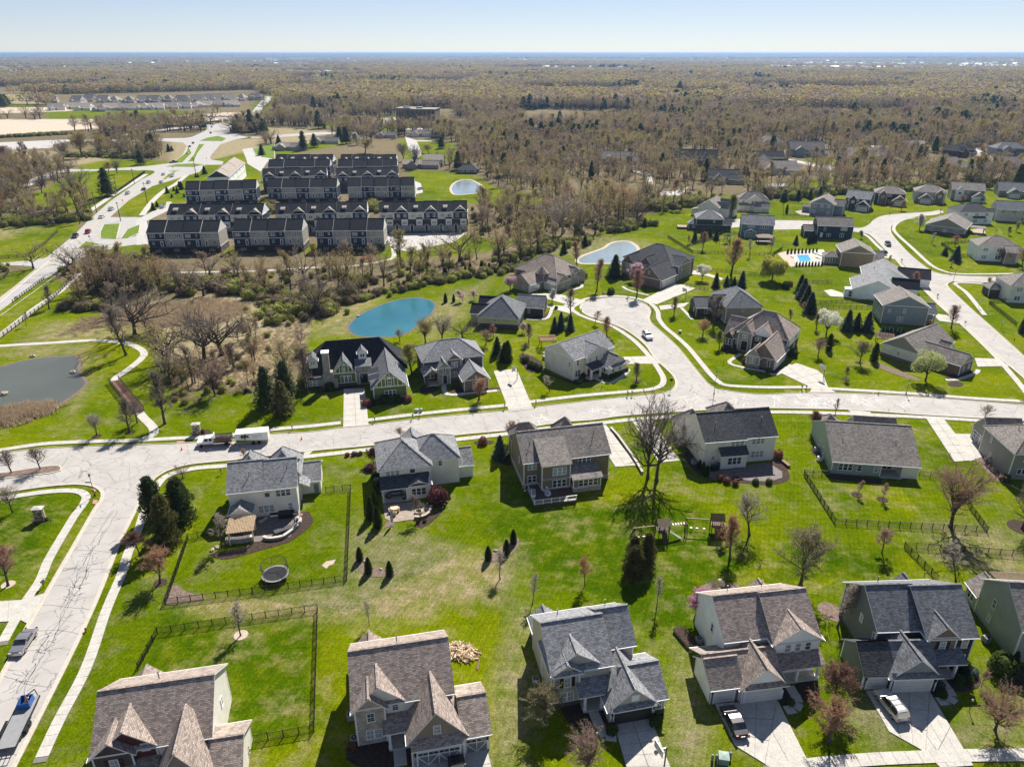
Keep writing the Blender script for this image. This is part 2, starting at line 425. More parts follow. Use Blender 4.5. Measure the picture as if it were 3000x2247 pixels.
def asphalt(name,a,b,crack=True):
 k=NM(name);p=k.pos()
 n=k.noise(.25,p,5);f=k.noise(14,p,3,.7)
 col=k.ramp(n,[(.3,a),(.7,b)])
 col=k.mix(1,col,k.ramp(f,[(.3,.88),(.7,1.1)]),'MULTIPLY')
 if crack:
  dn=k.node('ShaderNodeTexNoise',i_Scale=.8);k.l(p,dn.inputs['Vector'])
  wv=k.node('ShaderNodeVectorMath',operation='MULTIPLY_ADD');k.l(dn.outputs['Color'],wv.inputs[0]);wv.inputs[1].default_value=(1.6,1.6,0);k.l(p,wv.inputs[2])
  v=k.node('ShaderNodeTexVoronoi',feature='DISTANCE_TO_EDGE',i_Scale=.22);k.l(wv.outputs[0],v.inputs['Vector'])
  v2=k.node('ShaderNodeTexVoronoi',feature='DISTANCE_TO_EDGE',i_Scale=.75);k.l(wv.outputs[0],v2.inputs['Vector'])
  m1=k.ramp(v.outputs[0],[(.004,1),(.012,0)])
  m2=k.math('MULTIPLY',k.ramp(v2.outputs[0],[(.010,1),(.028,0)]),k.ramp(k.noise(.07,p,4),[(.56,0),(.62,1)]))
  col=k.mix(k.math('MULTIPLY',k.math('MAXIMUM',m1,m2),.8),col,tuple(x*.5 for x in a))
 k.set('Base Color',col);k.set('Roughness',.9);k.set('Specular IOR Level',.2);return k.m
M['asphalt']=asphalt('pale_asphalt',(.35,.328,.303),(.425,.40,.372))
M['asphaltpl']=asphalt('smooth_asphalt',(.34,.325,.305),(.40,.385,.365),False)
M['seal']=plain('crack_sealant',(.20,.195,.195),.6,.1)
M['chalk']=plain('pale_crack_filler',(.62,.61,.59),.8,.1)
M['concrete']=plain('concrete',(.45,.425,.38),.9,.10,.6,fine=6,spec=.2)
M['concgutter']=plain('kerb_concrete',(.47,.425,.36),.9,.08,.8,fine=6,spec=.2)
M['conroad']=plain('far_concrete_road',(.42,.40,.375),.9,.06,.05,fine=1,spec=.2)
M['joint']=plain('joint_sand',(.16,.15,.13),.95,.1)
M['linewhite']=plain('road_paint_white',(.75,.75,.73),.7,.05)
M['lineyellow']=plain('road_paint_yellow',(.62,.38,.06),.7,.05)
def water(name,c,rough=.06,c2=None,scale=.9,st=.25):
 k=NM(name);p=k.pos();n=k.noise(.05,p,3)
 k.set('Base Color',k.ramp(n,[(.3,c),(.7,c2 or tuple(x*1.3 for x in c))]));k.set('Roughness',rough);k.set('Specular IOR Level',.6)
 k.bump(k.noise(scale,p,4,.6),st,.05);return k.m
M['pond_blue']=water('teal_pond_water',(.012,.10,.14),.12,(.035,.16,.19))
M['pond_grey']=water('grey_pond_water',(.075,.08,.06),.32)
M['pond_pale']=water('pale_pond_water',(.20,.25,.27),.12)
M['pool']=water('pool_water',(.05,.32,.62),.05)
M['lawn_plain']=plain('lawn_turf',(.12,.18,.015),.95,.25,.4,fine=3,spec=.1)
# ------------------------------------------------------------- haze (one closed box of pale air)
hz=MB();hz.box(-30000,30000,-400,29000,-16,79)
HM=bpy.data.materials.new('haze_air');HM.use_nodes=True
t_=HM.node_tree;t_.nodes.remove(t_.nodes['Principled BSDF'])
pv=t_.nodes.new('ShaderNodeVolumePrincipled');pv.inputs['Color'].default_value=(.27,.44,.72,1);pv.inputs['Density'].default_value=6.5e-5;pv.inputs['Anisotropy'].default_value=.35
t_.links.new(pv.outputs[0],t_.nodes['Material Output'].inputs['Volume'])
hzo=hz.build('haze',HM);tag(hzo,kind='stuff');HM.volume_intersection_method='FAST' if hasattr(HM,'volume_intersection_method')else 0
# ------------------------------------------------------------- ground zones, read in the plane
def DP(*pts):return[W('D',*p)for p in pts]
Z={}
Z['lawn']=[
 DP((-200,586),(0,592),(60,578),(120,604),(190,632),(240,690),(300,712),(335,745),(345,790),(360,830),(430,842),(560,846),(660,832),(652,760),(668,700),(760,650),(900,612),(1000,592),(1100,575),(1180,545),(1210,515),(1290,508),(1330,490),(1385,470),(1400,462),(1480,452),(1600,440),(1700,428),(1800,418),(2212,405),(2700,400),(3400,1800),(-1400,1800)),
 DP((-300,480),(0,492),(60,488),(175,480),(165,505),(85,572),(-300,580)),
 DP((235,480),(270,470),(300,480),(320,560),(230,570),(200,530)),
 DP((285,555),(420,535),(560,548),(700,545),(850,560),(1000,555),(1140,520),(1010,510),(860,520),(300,540)),
 DP((240,455),(330,400),(450,345),(560,325),(570,420),(370,440),(300,480)),
 DP((880,368),(1000,372),(1060,395),(1050,430),(1000,440),(900,455)),
 DP((1040,395),(1180,430),(1150,450),(1000,440)),
 DP((170,330),(260,345),(420,350),(330,400),(200,455),(60,450),(40,430),(160,380)),
 DP((500,330),(700,290),(760,310),(560,345)),DP((860,300),(980,310),(1010,345),(880,360)),
 DP((1990,352),(2212,340),(2212,362),(2000,368)),DP((1700,392),(1800,385),(1790,402),(1710,406)),DP((1740,336),(1840,344),(1840,356),(1740,350)),
 DP((100,236),(400,240),(520,250),(100,262)),DP((560,205),(610,205),(590,235),(540,240)),DP((680,262),(860,250),(950,262),(860,285),(680,275)),
 DP((1030,170),(1110,168),(1110,172),(1030,174)),DP((1460,430),(1620,420),(1610,440),(1460,450)),DP((30,225),(150,232),(150,240),(0,238)),
 DP((580,182),(700,180),(800,184),(700,190))]
Z['dry']=[
 DP((750,1150),(900,1150),(1010,1190),(1040,1240),(930,1330),(760,1345),(400,1320),(360,1290),(600,1285),(745,1262)),
 DP((1130,1430),(1180,1440),(1160,1560),(1090,1657),(1060,1500),(1110,1300),(1160,1330)),DP((1465,1370),(1510,1500),(1540,1600),(1500,1657),(1440,1657),(1450,1480)),
 DP((2080,1560),(2212,1500),(2212,1620),(2030,1620)),DP((1990,1120),(2212,1150),(2212,1260),(2000,1200)),DP((700,640),(830,640),(760,720),(680,730)),
 DP((1120,540),(1290,510),(1400,520),(1500,575),(1250,560)),DP((0,760),(190,740),(190,850),(140,900),(170,770),(0,770)),
 DP((900,690),(960,640),(1060,600),(1000,680),(930,740)),DP((20,770),(90,700),(220,690),(330,720),(250,730),(100,745)),DP((1030,1620),(1060,1600),(1080,1657),(1030,1657)),
 DP((-300,480),(0,492),(100,490),(0,520),(-300,520)),DP((1880,1500),(2060,1510),(1900,1620),(1800,1560)),DP((820,1160),(1130,1200),(1090,1300),(940,1300))]
Z['wild']=[
 DP((190,668),(300,655),(420,640),(560,640),(700,650),(660,740),(600,800),(560,842),(430,838),(370,800),(335,745),(330,705),(250,700)),
 DP((-300,318),(0,322),(150,330),(240,345),(150,360),(60,350),(-300,352)),DP((370,300),(440,300),(430,345),(370,350)),DP((560,272),(720,280),(700,312),(600,310)),
 DP((480,300),(560,300),(560,325),(500,335),(440,350)),DP((-300,196),(120,205),(100,225),(-300,222)),DP((660,182),(1020,176),(1090,186),(1000,190),(680,188))]
Z['dirt']=[DP((-500,262),(0,258),(250,258),(450,245),(600,240),(600,262),(300,272),(0,292),(-500,292)),DP((-500,235),(140,232),(160,240),(0,246),(-500,250))]
Z['lush']=[DP((350,1330),(690,1325),(690,1560),(520,1657),(330,1450)),DP((1060,1100),(1500,1080),(1640,1200),(1480,1400),(1300,1310),(1180,1260),(1060,1180)),DP((-300,1050),(170,1070),(60,1250),(-300,1300)),DP((1700,1180),(1950,1180),(1900,1250),(1650,1260))]
def pip(P,poly):
 x,y=P[:,0],P[:,1];ins=np.zeros(len(P),bool);n=len(poly)
 for i in range(n):
  x1,y1=poly[i];x2,y2=poly[(i+1)%n]
  if y1==y2:continue
  c=((y1>y)!=(y2>y))&(x<(x2-x1)*(y-y1)/(y2-y1)+x1);ins^=c
 return ins
def pdist(P,poly):
 d=np.full(len(P),1e9);n=len(poly)
 for i in range(n):
  a=np.array(poly[i]);b=np.array(poly[(i+1)%n]);ab=b-a;L2=(ab*ab).sum()+1e-9
  t=np.clip(((P-a)@ab)/L2,0,1);q=a+t[:,None]*ab;d=np.minimum(d,np.hypot(*(P-q).T))
 return d
def wgt(P,key,soft):
 o=np.zeros(len(P))
 for poly in Z[key]:
  pa=np.array(poly);mg=3*soft.max()if soft.max()<50 else 60
  bb=(P[:,0]>pa[:,0].min()-30)&(P[:,0]<pa[:,0].max()+30)&(P[:,1]>pa[:,1].min()-30)&(P[:,1]<pa[:,1].max()+30)
  if not bb.any():continue
  Q_=P[bb];ins=pip(Q_,poly);d=pdist(Q_,poly)*np.where(ins,1,-1)
  o[bb]=np.maximum(o[bb],np.clip(.5+d/(2*soft[bb]),0,1))
 return o
ys=[20.0]
while ys[-1]<28000:ys.append(ys[-1]+max(.9,ys[-1]*.0105))
ys=np.array(ys);us=np.linspace(-1.15,1.15,330)
Yg,Ug=np.meshgrid(ys,us,indexing='ij');Xg=Ug*(Yg*.86+45)
Pg=np.stack([Xg.ravel(),Yg.ravel()],1)
rngn=np.random.RandomState(3)
wob=np.stack([np.sin(Pg[:,0]*.21+np.sin(Pg[:,1]*.13)*2)*.6+np.sin(Pg[:,1]*.37)*.4,np.cos(Pg[:,0]*.17+1.3)*.6+np.sin(Pg[:,1]*.23+Pg[:,0]*.3)*.5],1)
soft=np.clip(Pg[:,1]*.004,.5,6)
Pw=Pg+wob*np.clip(Pg[:,1]/150,.3,2)[:,None]
near=Pg[:,1]<6000
cov=np.zeros((len(Pg),4),np.float32);cov[:,3]=1;cov2=cov.copy()
for key,arr,ch,mul in(('lawn',cov,0,1),('dry',cov,1,4),('wild',cov,2,1),('dirt',cov2,0,1),('lush',cov2,1,4)):
 ww=np.zeros(len(Pg));ww[near]=wgt(Pw[near],key,soft[near]*mul);arr[:,ch]=ww
def ZG(X_,Y_):return np.where(Y_>1500,(np.sin(X_/900+1)+np.sin(Y_/1300)+np.sin(X_/2600+Y_/1900))*np.clip((Y_-1500)/3000,0,1)*4,0)+np.clip((Y_-13000)/15000,0,1)**1.3*56
zg=ZG(Pg[:,0],Pg[:,1])
nr_,nc_=Yg.shape
idx=np.arange(nr_*nc_).reshape(nr_,nc_)
fc=np.stack([idx[:-1,:-1],idx[:-1,1:],idx[1:,1:],idx[1:,:-1]],-1).reshape(-1,4)
me=bpy.data.meshes.new('ground');me.vertices.add(len(Pg));me.vertices.foreach_set('co',np.column_stack([Pg,zg]).astype(np.float32).ravel())
me.loops.add(fc.size);me.loops.foreach_set('vertex_index',fc.ravel().astype(np.int32));me.polygons.add(len(fc));me.polygons.foreach_set('loop_start',np.arange(0,fc.size,4,dtype=np.int32))
me.update(calc_edges=True);me.materials.append(M['ground'])
for nm,arr in(('cover',cov),('cover2',cov2)):
 a=me.color_attributes.new(nm,'FLOAT_COLOR','POINT');a.data.foreach_set('color',arr.ravel())
go=bpy.data.objects.new('ground',me);COL.objects.link(go);struct(go)
mb=MB();mb.box(-29000,29000,-300,28500,-15.5,-14);struct(mb.build('bedrock',M['ground']))
def inzone(keys,x,y):
 P=np.array([[x,y]])
 return any(pip(P,pl)[0]for k_ in keys for pl in Z[k_])
# ------------------------------------------------------------- roads
def sheet(name,poly,z,m,thick=.02):
 mb=MB();mb.prism(poly,z-thick,z,0);return struct(mb.build(name,m))
ROADS=[]
def road(name,poly,z=.02,m='asphalt'):
 ROADS.append(poly);return sheet(name,poly,z,M[m],.06)
mainN=WL('31',(-900,520),(-300,455),(0,432),(300,398),(700,376),(1100,364),(1490,350),(1680,338),(2000,318),'32',(165,270),(500,250),(760,215),(990,190),(1500,130),(2212,64),'23',(240,1495),(900,1420),(1180,1392),(1340,1375))
westC=WL('23',(1340,1375),(1425,1345),(1455,1295),(1440,1240),(1385,1180),(1270,1070),(1190,960),(1050,850),(900,780),(740,730),(672,695),(640,655),(650,615),(720,585),(800,568),(900,558),(980,557),(1060,567),(1150,595),(1215,630),(1240,680),(1228,730),(1250,780),(1330,850),(1450,960),(1520,1040),(1600,1140),(1700,1262),(1745,1305),(1810,1340))
mainN2=WL('23',(1810,1340),(2000,1368),(2212,1385),'24',(400,1370),(1000,1387),(1560,1422),(2212,1475),(3200,1560),(4500,1660))
mainS2=WL('24',(4500,1840),(3200,1710),(2212,1612),(1700,1580),(1300,1556),(700,1516),(0,1502),'33',(2000,48),(1500,76),(1000,113),(760,146),(500,166),(230,206),'32',(2212,234),(1740,277),(1040,362),(500,412),(60,462),'31',(1990,490),(1650,522),(1500,555),(1400,592),(1320,645),(1262,740),(1190,865),(1030,1180),(850,1640),'41',(640,640),(130,1650),(-300,2500))
west=WL('41',(-800,2300),(-300,1420),(0,880),(240,430),(480,10),'31',(600,1260),(815,885),(868,820),(868,770),(830,725),(740,702),(640,697),(400,715),(0,770),(-900,880))
def cr(pl,st=3):return smooth(pl,st)
mainpoly=cr(mainN)+cr(westC,2)+cr(mainN2)+cr(mainS2)+cr(west)
road('main_road',mainpoly)
dW=WL('24',(2700,1700),(2212,1250),(2000,1068),(1640,740),(1480,590),(1200,290),(1080,170),(900,0),'e',(440,590+78),(370,595),(285,505),(200,440),(100,422),(-120,405),'13',(2212,1580),(2000,1560),(1900,1570))
dN=WL('13',(1880,1500),(2000,1490),(2212,1500),'e',(-100,352),(60,392),(150,395),(200,375),(240,340),(300,312),(400,300),(550,290),(640,283),(700,270))
dE=WL('e',(720,290),(640,310),(550,317),(440,340),(360,380),(350,410),(370,455),(480,575),(600,672),(660,702),(740,718),(900,728),(1120,735),(1500,745))
dS=WL('e',(1500,785),(1100,775),(850,768),(770,768),(742,785),(760,815),(900,948),'24',(2212,1060),(2900,1700))
road('side_road',cr(dW)+cr(dN)+cr(dE)+cr(dS))
def kerb(pl):
 pl=resample(smooth(pl,1.5),1.5)
 mb=MB();mb.strip(pl,offs(pl,.16),.02,.15);mb.strip(offs(pl,-.5),pl,0.0,.035)
 return struct(mb.build('kerb',M['concgutter']))
kerb(mainN);kerb(westC);kerb(mainN2);kerb(mainS2[:26]);kerb(mainS2[25:]);kerb(west)
kerb(dW[:12]);kerb(dN[2:]);kerb(dE);kerb(dS)
isl=WL('31',(-500,655),(0,598),(250,560),(440,535),(510,535),(535,552),(520,580),(450,600),(250,625),(0,652),(-500,720))
mb=MB();mb.prism(smooth(isl,1,True),.0,.14);struct(mb.build('median_kerb',M['concgutter']))
def shrink(poly,d):
 n=len(poly);a=sum(poly[i][0]*poly[(i+1)%n][1]-poly[(i+1)%n][0]*poly[i][1]for i in range(n));s=1 if a>0 else-1
 q=poly+poly[:2];o=offs([poly[-1]]+q,s*d);return o[1:n+1]
def cracks(name,lines,m,wd=.09):
 mb=MB()
 for pl in lines:
  if len(pl)<2:continue
  mb.strip(offs(pl,wd/2),offs(pl,-wd/2),.02,.0245)
 o=mb.build(name,m);return tag(o,kind='stuff')
def wander(a,b,amp,st=.7):
 L=math.dist(a,b);n=max(2,int(L/st));out=[];d1=d2=0
 nx,ny=-(b[1]-a[1])/L,(b[0]-a[0])/L;ph=random.random()*9;f1=random.uniform(.6,1.4)
 for i in range(n+1):
  t=i/n;o=(math.sin(ph+t*L*.35*f1)*amp+math.sin(ph*2+t*L*.9)*amp*.4+random.uniform(-.25,.25)*amp)*(1 if 0<t<1 else .4)
  out.append((a[0]+(b[0]-a[0])*t+nx*o,a[1]+(b[1]-a[1])*t+ny*o))
 return out
bW=WL('41',(-60,980),(240,430),(480,10),'31',(600,1260),(780,930));bE=WL('41',(420,1080),(640,640),(850,260),'31',(1030,1180),(1180,900))
LN=[]
def at_(pl,t):
 Ls=[math.dist(a,b)for a,b in zip(pl,pl[1:])];s=t*sum(Ls)
 for(a,b),L in zip(zip(pl,pl[1:]),Ls):
  if s<=L:return(a[0]+(b[0]-a[0])*s/L,a[1]+(b[1]-a[1])*s/L)
  s-=L
 return pl[-1]
def lerp(a,b,t):return(a[0]+(b[0]-a[0])*t,a[1]+(b[1]-a[1])*t)
for i in range(9):
 t=(i+.5)/9;a,b=at_(bW,t),at_(bE,t+random.uniform(-.02,.02));LN.append(wander(lerp(a,b,.06),lerp(a,b,random.choice((.94,.94,.6))),.28))
for k_ in range(3):
 for i in range(8):
  u=.42+.06*k_+random.uniform(-.06,.06)
  LN.append(wander(lerp(at_(bW,i/8),at_(bE,i/8),u),lerp(at_(bW,(i+1)/8),at_(bE,(i+1)/8),u+random.uniform(-.06,.06)),.35))
for i in range(80):
 t=random.choice((.05,.08,.12,.2,.24,.27,.42,.46,.5,.56,.62,.66))+random.uniform(-.04,.04);u=.46+random.uniform(-.14,.16)
 if t<0:t=.1
 p=lerp(at_(bW,t),at_(bE,t),u);an=random.uniform(0,6.28);r=random.uniform(.6,2.2)
 LN.append(wander(p,(p[0]+math.cos(an)*r,p[1]+math.sin(an)*r),.2,.3))
cracks('crack_sealant',LN,M['seal'],.11)
LN=[]
mS=WL('33',(2000,48),(1500,76),(1000,113),(500,166),'32',(2212,234),(1740,277),(1040,362),(500,412),(60,462),'31',(1990,490),(1650,522))
mN=WL('23',(1600,1395),(900,1420),(240,1495),'22',(2212,1525),'32',(1500,130),(990,190),(760,215),(500,250),(165,270),'31',(2000,318),(1680,338),(1490,350))
for i in range(30):
 t=(i+.5)/30;a,b=at_(mN,t),at_(mS,t+random.uniform(-.02,.02));LN.append(wander(lerp(a,b,.05),lerp(a,b,random.choice((.95,.95,.5))),.3))
for i in range(24):
 LN.append(wander(lerp(at_(mN,i/24),at_(mS,i/24),.5),lerp(at_(mN,(i+1)/24),at_(mS,(i+1)/24),.5),.12))
for i in range(60):
 t=random.uniform(.7,.98);p=lerp(at_(mN,t),at_(mS,t),random.uniform(.6,.92));an=random.uniform(0,6.28);r=random.uniform(1,3);LN.append(wander(p,(p[0]+math.cos(an)*r,p[1]+math.sin(an)*r),.3,.4))
for i in range(70):
 p=W('31',random.uniform(350,1350),random.uniform(470,760));an=random.uniform(0,6.28);r=random.uniform(2,7);q_=(p[0]+math.cos(an)*r,p[1]+math.sin(an)*r)
 if pip(np.array([p,q_]),mainpoly).all():LN.append(wander(p,q_,.35))
cracks('hairline_cracks',LN,M['seal'],.055)
LN=[]
for c,X,Y,n,sx,sy in(('23',1600,1430,10,70,40),('24',90,1430,9,40,35),('24',320,1430,22,60,50),('24',470,1450,26,70,45),('24',860,1440,24,120,35),('24',1210,1480,7,30,60),('33',350,150,9,70,20),('33',770,60,6,30,50),('33',870,60,5,20,50),('23',2000,1440,9,60,50),('34',560,20,6,60,20)):
 for i in range(n):
  p=W(c,X+random.uniform(-sx,sx),Y+random.uniform(-sy,sy));an=random.uniform(0,6.28);r=random.uniform(1,3.5)
  LN.append(wander(p,(p[0]+math.cos(an)*r,p[1]+math.sin(an)*r),.3,.4))
cracks('pale_crack_repairs',LN,M['chalk'],.11)
# ------------------------------------------------------------- pavements of slabs
SLAB={}
def slabmesh(wd,ln):
 k_=(round(wd,2),round(ln,2))
 if k_ not in SLAB:
  mb=MB();a=wd/2-.02;b=ln/2-.02
  mb.add([(-a,-b,0),(a,-b,0),(a,b,0),(-a,b,0),(-a,-b,.035),(a,-b,.035),(a,b,.035),(-a,b,.035)],[(4,5,6,7),(0,1,5,4),(1,2,6,5),(2,3,7,6),(3,0,4,7)])
  SLAB[k_]=mb.mesh('slab',M['concrete'])
 return SLAB[k_]
def walk(name,pts,wd=1.5,z=.07,slabs=True,ln=1.5):
 pl=resample(smooth(pts,1.0),ln/2)
 mb=MB();mb.strip(offs(pl,-wd/2),offs(pl,wd/2),0,z,0)
 base=struct(mb.build(name,M['joint']if slabs else M['concrete']))
 if slabs:
  n=0
  for i in range(1,len(pl)-1,2):
   if n>=290:break
   a,b=pl[i-1],pl[i+1];an=math.atan2(b[1]-a[1],b[0]-a[0])-math.pi/2
   obj('slab',slabmesh(wd,math.dist(a,b)),base,(pl[i][0],pl[i][1],z+random.uniform(0,.006)),an);n+=1
 return base
walk('pavement',WL('31',(-400,455),(0,405),(350,354),(700,334),(1150,322),(1500,305),(1700,296),(2000,275),'32',(160,230),(500,200),(770,170)))
walk('pavement',WL('32',(965,152),(1500,88),(2212,18),'23',(180,1454),(600,1402),(1150,1352),(1270,1335),(1335,1305),(1350,1255),(1320,1190),(1250,1090),(1160,985),(1050,890),(900,800),(740,750),(630,705),(560,655),(500,615)))
walk('pavement',WL('23',(650,585),(720,564),(850,550),(1000,550),(1150,575),(1250,620),(1300,680),(1310,740),(1360,810),(1450,885),(1560,985),(1680,1130),(1760,1225),(1830,1285),(1900,1310),(2212,1325),'24',(390,1325),(560,1337),(1200,1375),(1800,1420),(2212,1445)))
walk('pavement',WL('31',(-400,862),(0,818),(300,772),(500,752),(640,752),(715,775),(735,815),(715,860),(640,960),(560,1090),(420,1330),'41',(340,60),(220,240),(110,430),(0,630)))
walk('pavement',WL('34',(2212,182),(1850,155),(1400,128),(900,104),(600,92),(40,82),'33',(1700,112),(1450,120),(1050,148),(880,168),(500,205),(200,240),'32',(2212,262),(1740,316),(1000,400),(460,460),(60,500),'31',(1930,538),(1700,556),(1520,590),(1400,640),(1320,735)))
walk('pavement',WL('31',(1320,735),(1240,900),(1180,1080),(1090,1290),'41',(1040,0),(905,320),(738,800),(505,1250),(315,1660)))
walk('pavement',WL('24',(2600,1850),(2212,1345),(2100,1210),(1950,1040),(1700,800),(1500,625),(1350,475),(1200,320),(1100,205),(1000,105),(900,10),'e',(380,605),(320,570),(260,520),(200,460),(150,432)),ln=2)
walk('pavement',WL('e',(1000,948+50),(880,850),(800,790),(800,776),(850,773),(1000,782),(1200,790)),ln=2)
walk('pavement',WL('e',(1205,712),(1000,715),(800,712),(700,688),(620,645),(500,535),(400,445),(372,400),(400,360),(460,335),(520,330)),ln=2)
walk('pavement',WL('44',(2400,1545),(1720,1552),(1400,1562),(900,1585),(380,1632),'43',(2212,1700)),1.7)
walk('pond_path',WL('21',(-400,1010),(0,972),(400,948),(800,925),(1050,945),(1170,982),(1228,1030),(1200,1085),(1080,1180),(990,1240),(975,1275)),1.9,.05,False)
walk('pond_path',WL('21',(1180,1530),(1240,1600),'31',(1280,180),(1315,235),(1290,285),(1200,310)),1.9,.05,False)
walk('trail',WL('21',(860,272),(1000,320),(1200,350),(1700,343),(2212,332),'22',(400,310),(800,295),(1000,268),(1100,250),(1190,225),(1205,180),(1185,90)),1.8,.05,False)
walk('arterial_path',WL('21',(-300,1060),(0,880),(300,650),(520,500),(600,420),(700,330)),2.2,.05,False)
walk('arterial_path',WL('11',(1600,1110),(1500,1190),(1400,1250),(1300,1340),(1210,1460)),3,.05,False)
walk('arterial_path',WL('a',(940,1540),(1100,1450),(1250,1350),(1500,1180),(1650,1090),(1900,930)),3,.05,False)
# ------------------------------------------------------------- driveways of concrete panels
def drive(quad,nx,ny,name='driveway'):
 A,B,C,D=quad
 mb=MB();mb.prism([A,B,C,D],0,.05);base=struct(mb.build(name,M['joint']))
 g=.045
 for i in range(nx):
  for j in range(ny):
   def P(u,v):return lerp(lerp(A,B,v),lerp(D,C,v),u)
   c=[P(i/nx,j/ny),P((i+1)/nx,j/ny),P((i+1)/nx,(j+1)/ny),P(i/nx,(j+1)/ny)]
   m_=(sum(q[0]for q in c)/4,sum(q[1]for q in c)/4)
   cc=[]
   for q in c:
    L=math.dist(q,m_);cc.append((q[0]+(m_[0]-q[0])/L*g,q[1]+(m_[1]-q[1])/L*g))
   p=MB();p.prism([(q[0]-m_[0],q[1]-m_[1])for q in cc],0,.045)
   p.build('slab',M['concrete'],base,(m_[0],m_[1],.05+random.uniform(0,.006)))
 return base
def qd(c,*p):return[W(c,*q)if len(q)==2 else W(*q)for q in p]
drive(qd('22',(777,1340),(772,1668),(992,1655),(958,1335)),2,7)
drive(qd('D',(1066,802),(1100,890),(1152,884),(1116,797)),2,6)
drive(qd('23',(1005,1066),(1040,1128),(1330,1125),(1268,1057)),4,2)
drive(qd('23',(1310,632),(1325,668),(1525,640),(1570,602)),3,1)
drive(qd('23',(1330,500),(1160,585),(1290,620),(1630,480)),2,4)
drive(qd('23',(1330,500),(1630,480),(1490,445),(1440,440)),1,2)
drive(qd('23',(205,530),(600,640),(690,590),(440,525)),2,4)
drive(qd('23',(340,620),(350,640),(560,700),(600,640)),1,3)
drive(qd('24',(110,1190),(400,1330),(545,1335),(270,1118)),2,4)
drive(qd('24',(270,1118),(545,1335),(500,1220),(450,1180)),1,2)
drive(qd('24',(400,1330),(385,1368),(610,1368),(545,1335)),2,1)
drive(qd('24',(1790,1075),(1815,1150),(2090,1145),(1990,1082)),3,2)
drive(qd('24',(1420,690),(1490,760),(1680,785),(1580,715)),2,2)
drive(qd('24',(1060,325),(1095,385),(1340,400),(1250,345)),3,2)
drive(qd('24',(935,175),(940,215),(1170,235),(1110,195)),3,2)
drive(qd('33',(700,180),(940,548),(1120,536),(862,192)),2,6)
drive(qd('33',(1085,165),(1310,513),(1490,495),(1250,150)),2,6)
drive(qd('34',(700,55),(780,125),(905,125),(905,80)),1,2)
drive(qd('34',(1370,125),(1618,505),(1800,490),(1520,128)),2,6)
drive(qd('34',(1615,265),(1750,500),(1885,455),(1790,270)),2,2)
drive(qd('32',(400,455),(440,475),(520,412),(470,405)),2,1)
drive(qd('43',(927,1288),(1060,1750),(1450,1750),(1243,1235)),2,5)
drive(qd('43',(1785,1110),(1960,1470),(2212,1625),('44',105,1075)),3,3)
drive([W('44',105,1075),W('43',2212,1625),W('43',2300,1690),W('44',390,1640)],1,2)
drive(qd('44',(860,998),(1060,1350),(1370,1525),(1408,1008)),3,3)
drive(qd('44',(1408,1008),(1370,1525),(1500,1660),(1780,1640)),2,4)
drive(qd('42',(1358,1625),(1350,1900),(2100,1900),(2000,1492)),3,3)
drive(qd('41',(-50,240),(-50,420),(180,402),(205,225)),2,1)
drive(qd('41',(205,225),(180,402),(235,430),(390,165)),1,1)
for pts,wd in((WL('43',(720,1100),(800,1290),(860,1390),(950,1395)),1.3),(WL('44',(210,960),(270,1060),(285,1120),(240,1160),(150,1165)),1.3),(WL('44',(1500,910),(1590,1030),(1590,1080),(1440,1092)),1.3),
    (WL('42',(1245,1400),(1265,1650)),1.5),(WL('22',(1630,1300),(1665,1385),(1900,1370),(2120,1350)),1.2),(WL('23',(1000,560-95),(1060,500),(1240,545)),1.1),(WL('23',(560,500),(650,470),(640,440),(600,440)),1.2),
    (WL('23',(760,1245),(880,1290),(990,1240),(1050,1180),(1040,1160)),1.1),(WL('23',(2010,1040),(1910,1110),(2000,1150),(2212,1190),'24',(100,1215),(230,1130)),1.1),(WL('23',(1500,645),(1600,750)),1.1),(WL('23',(180,745),(350,740),(400,650)),1.1),
    (WL('24',(1540,1260),(1640,1260),(1810,1200),(1810,1170)),1.1)):
 walk('garden_path',pts,wd,.06,True,1.3)
# ------------------------------------------------------------- arterial road, junctions, highway (far: concrete reads pale)
mA='asphaltpl'
art=WL('21',(-500,700),(0,556),(120,465),(205,395),(300,318),(270,292),(150,285),(-300,285),(-300,266),(0,266),(280,240),(400,215),(560,85),(645,15),'a',(1120,1560),(1240,1450),(1420,1290),(1620,1150),(1830,1005),(1980,930),(2010,905),(1980,885),(1880,880),(1800,885),(1600,880),(1300,890),(1000,900),(750,910),(380,1090),(300,1090),(400,1000),(700,885),(900,868),(1300,870),(1600,850),(1900,830),(2212,790),'11',(1480,1010),(1560,940),(1592,870),(1560,840),(1400,830),(1000,820),(1000,800),(1500,815),(1640,790),(1750,740),(1770,715),(1700,705),(1400,735),(1030,780),(1030,770),(1400,720),(1700,695),(1850,680),(2000,640),(1800,640),(1800,630),(2100,620),'12',(0,570),(100,450),(160,445),(150,480),(60,580),(60,650),(0,690),'11',(2060,705),(1960,715),(1960,750),(2050,780),(2150,800),(2212,800),'12',(200,775),(500,755),(740,745),(740,765),(500,775),(200,795),(0,790),'11',(2000,815),(1880,855),(1790,960),(1800,985),(1900,1000),'b',(1130,240),(1110,280),'11',(1750,1030),(1700,1090),(1500,1150),(1300,1210),(1100,1330),(1000,1420),(940,1475),(1200,1475),(1240,1470),(1240,1500),(1180,1600),(1080,1650),'21',(860,60),(970,60),(1100,50),(1270,0),(1290,90),(1000,130),(850,170),(640,245),(500,330),(370,410),(200,530),(0,672),(-500,960))
ROADS.append(art);sheet('arterial_road',art,.03,M[mA],.05)
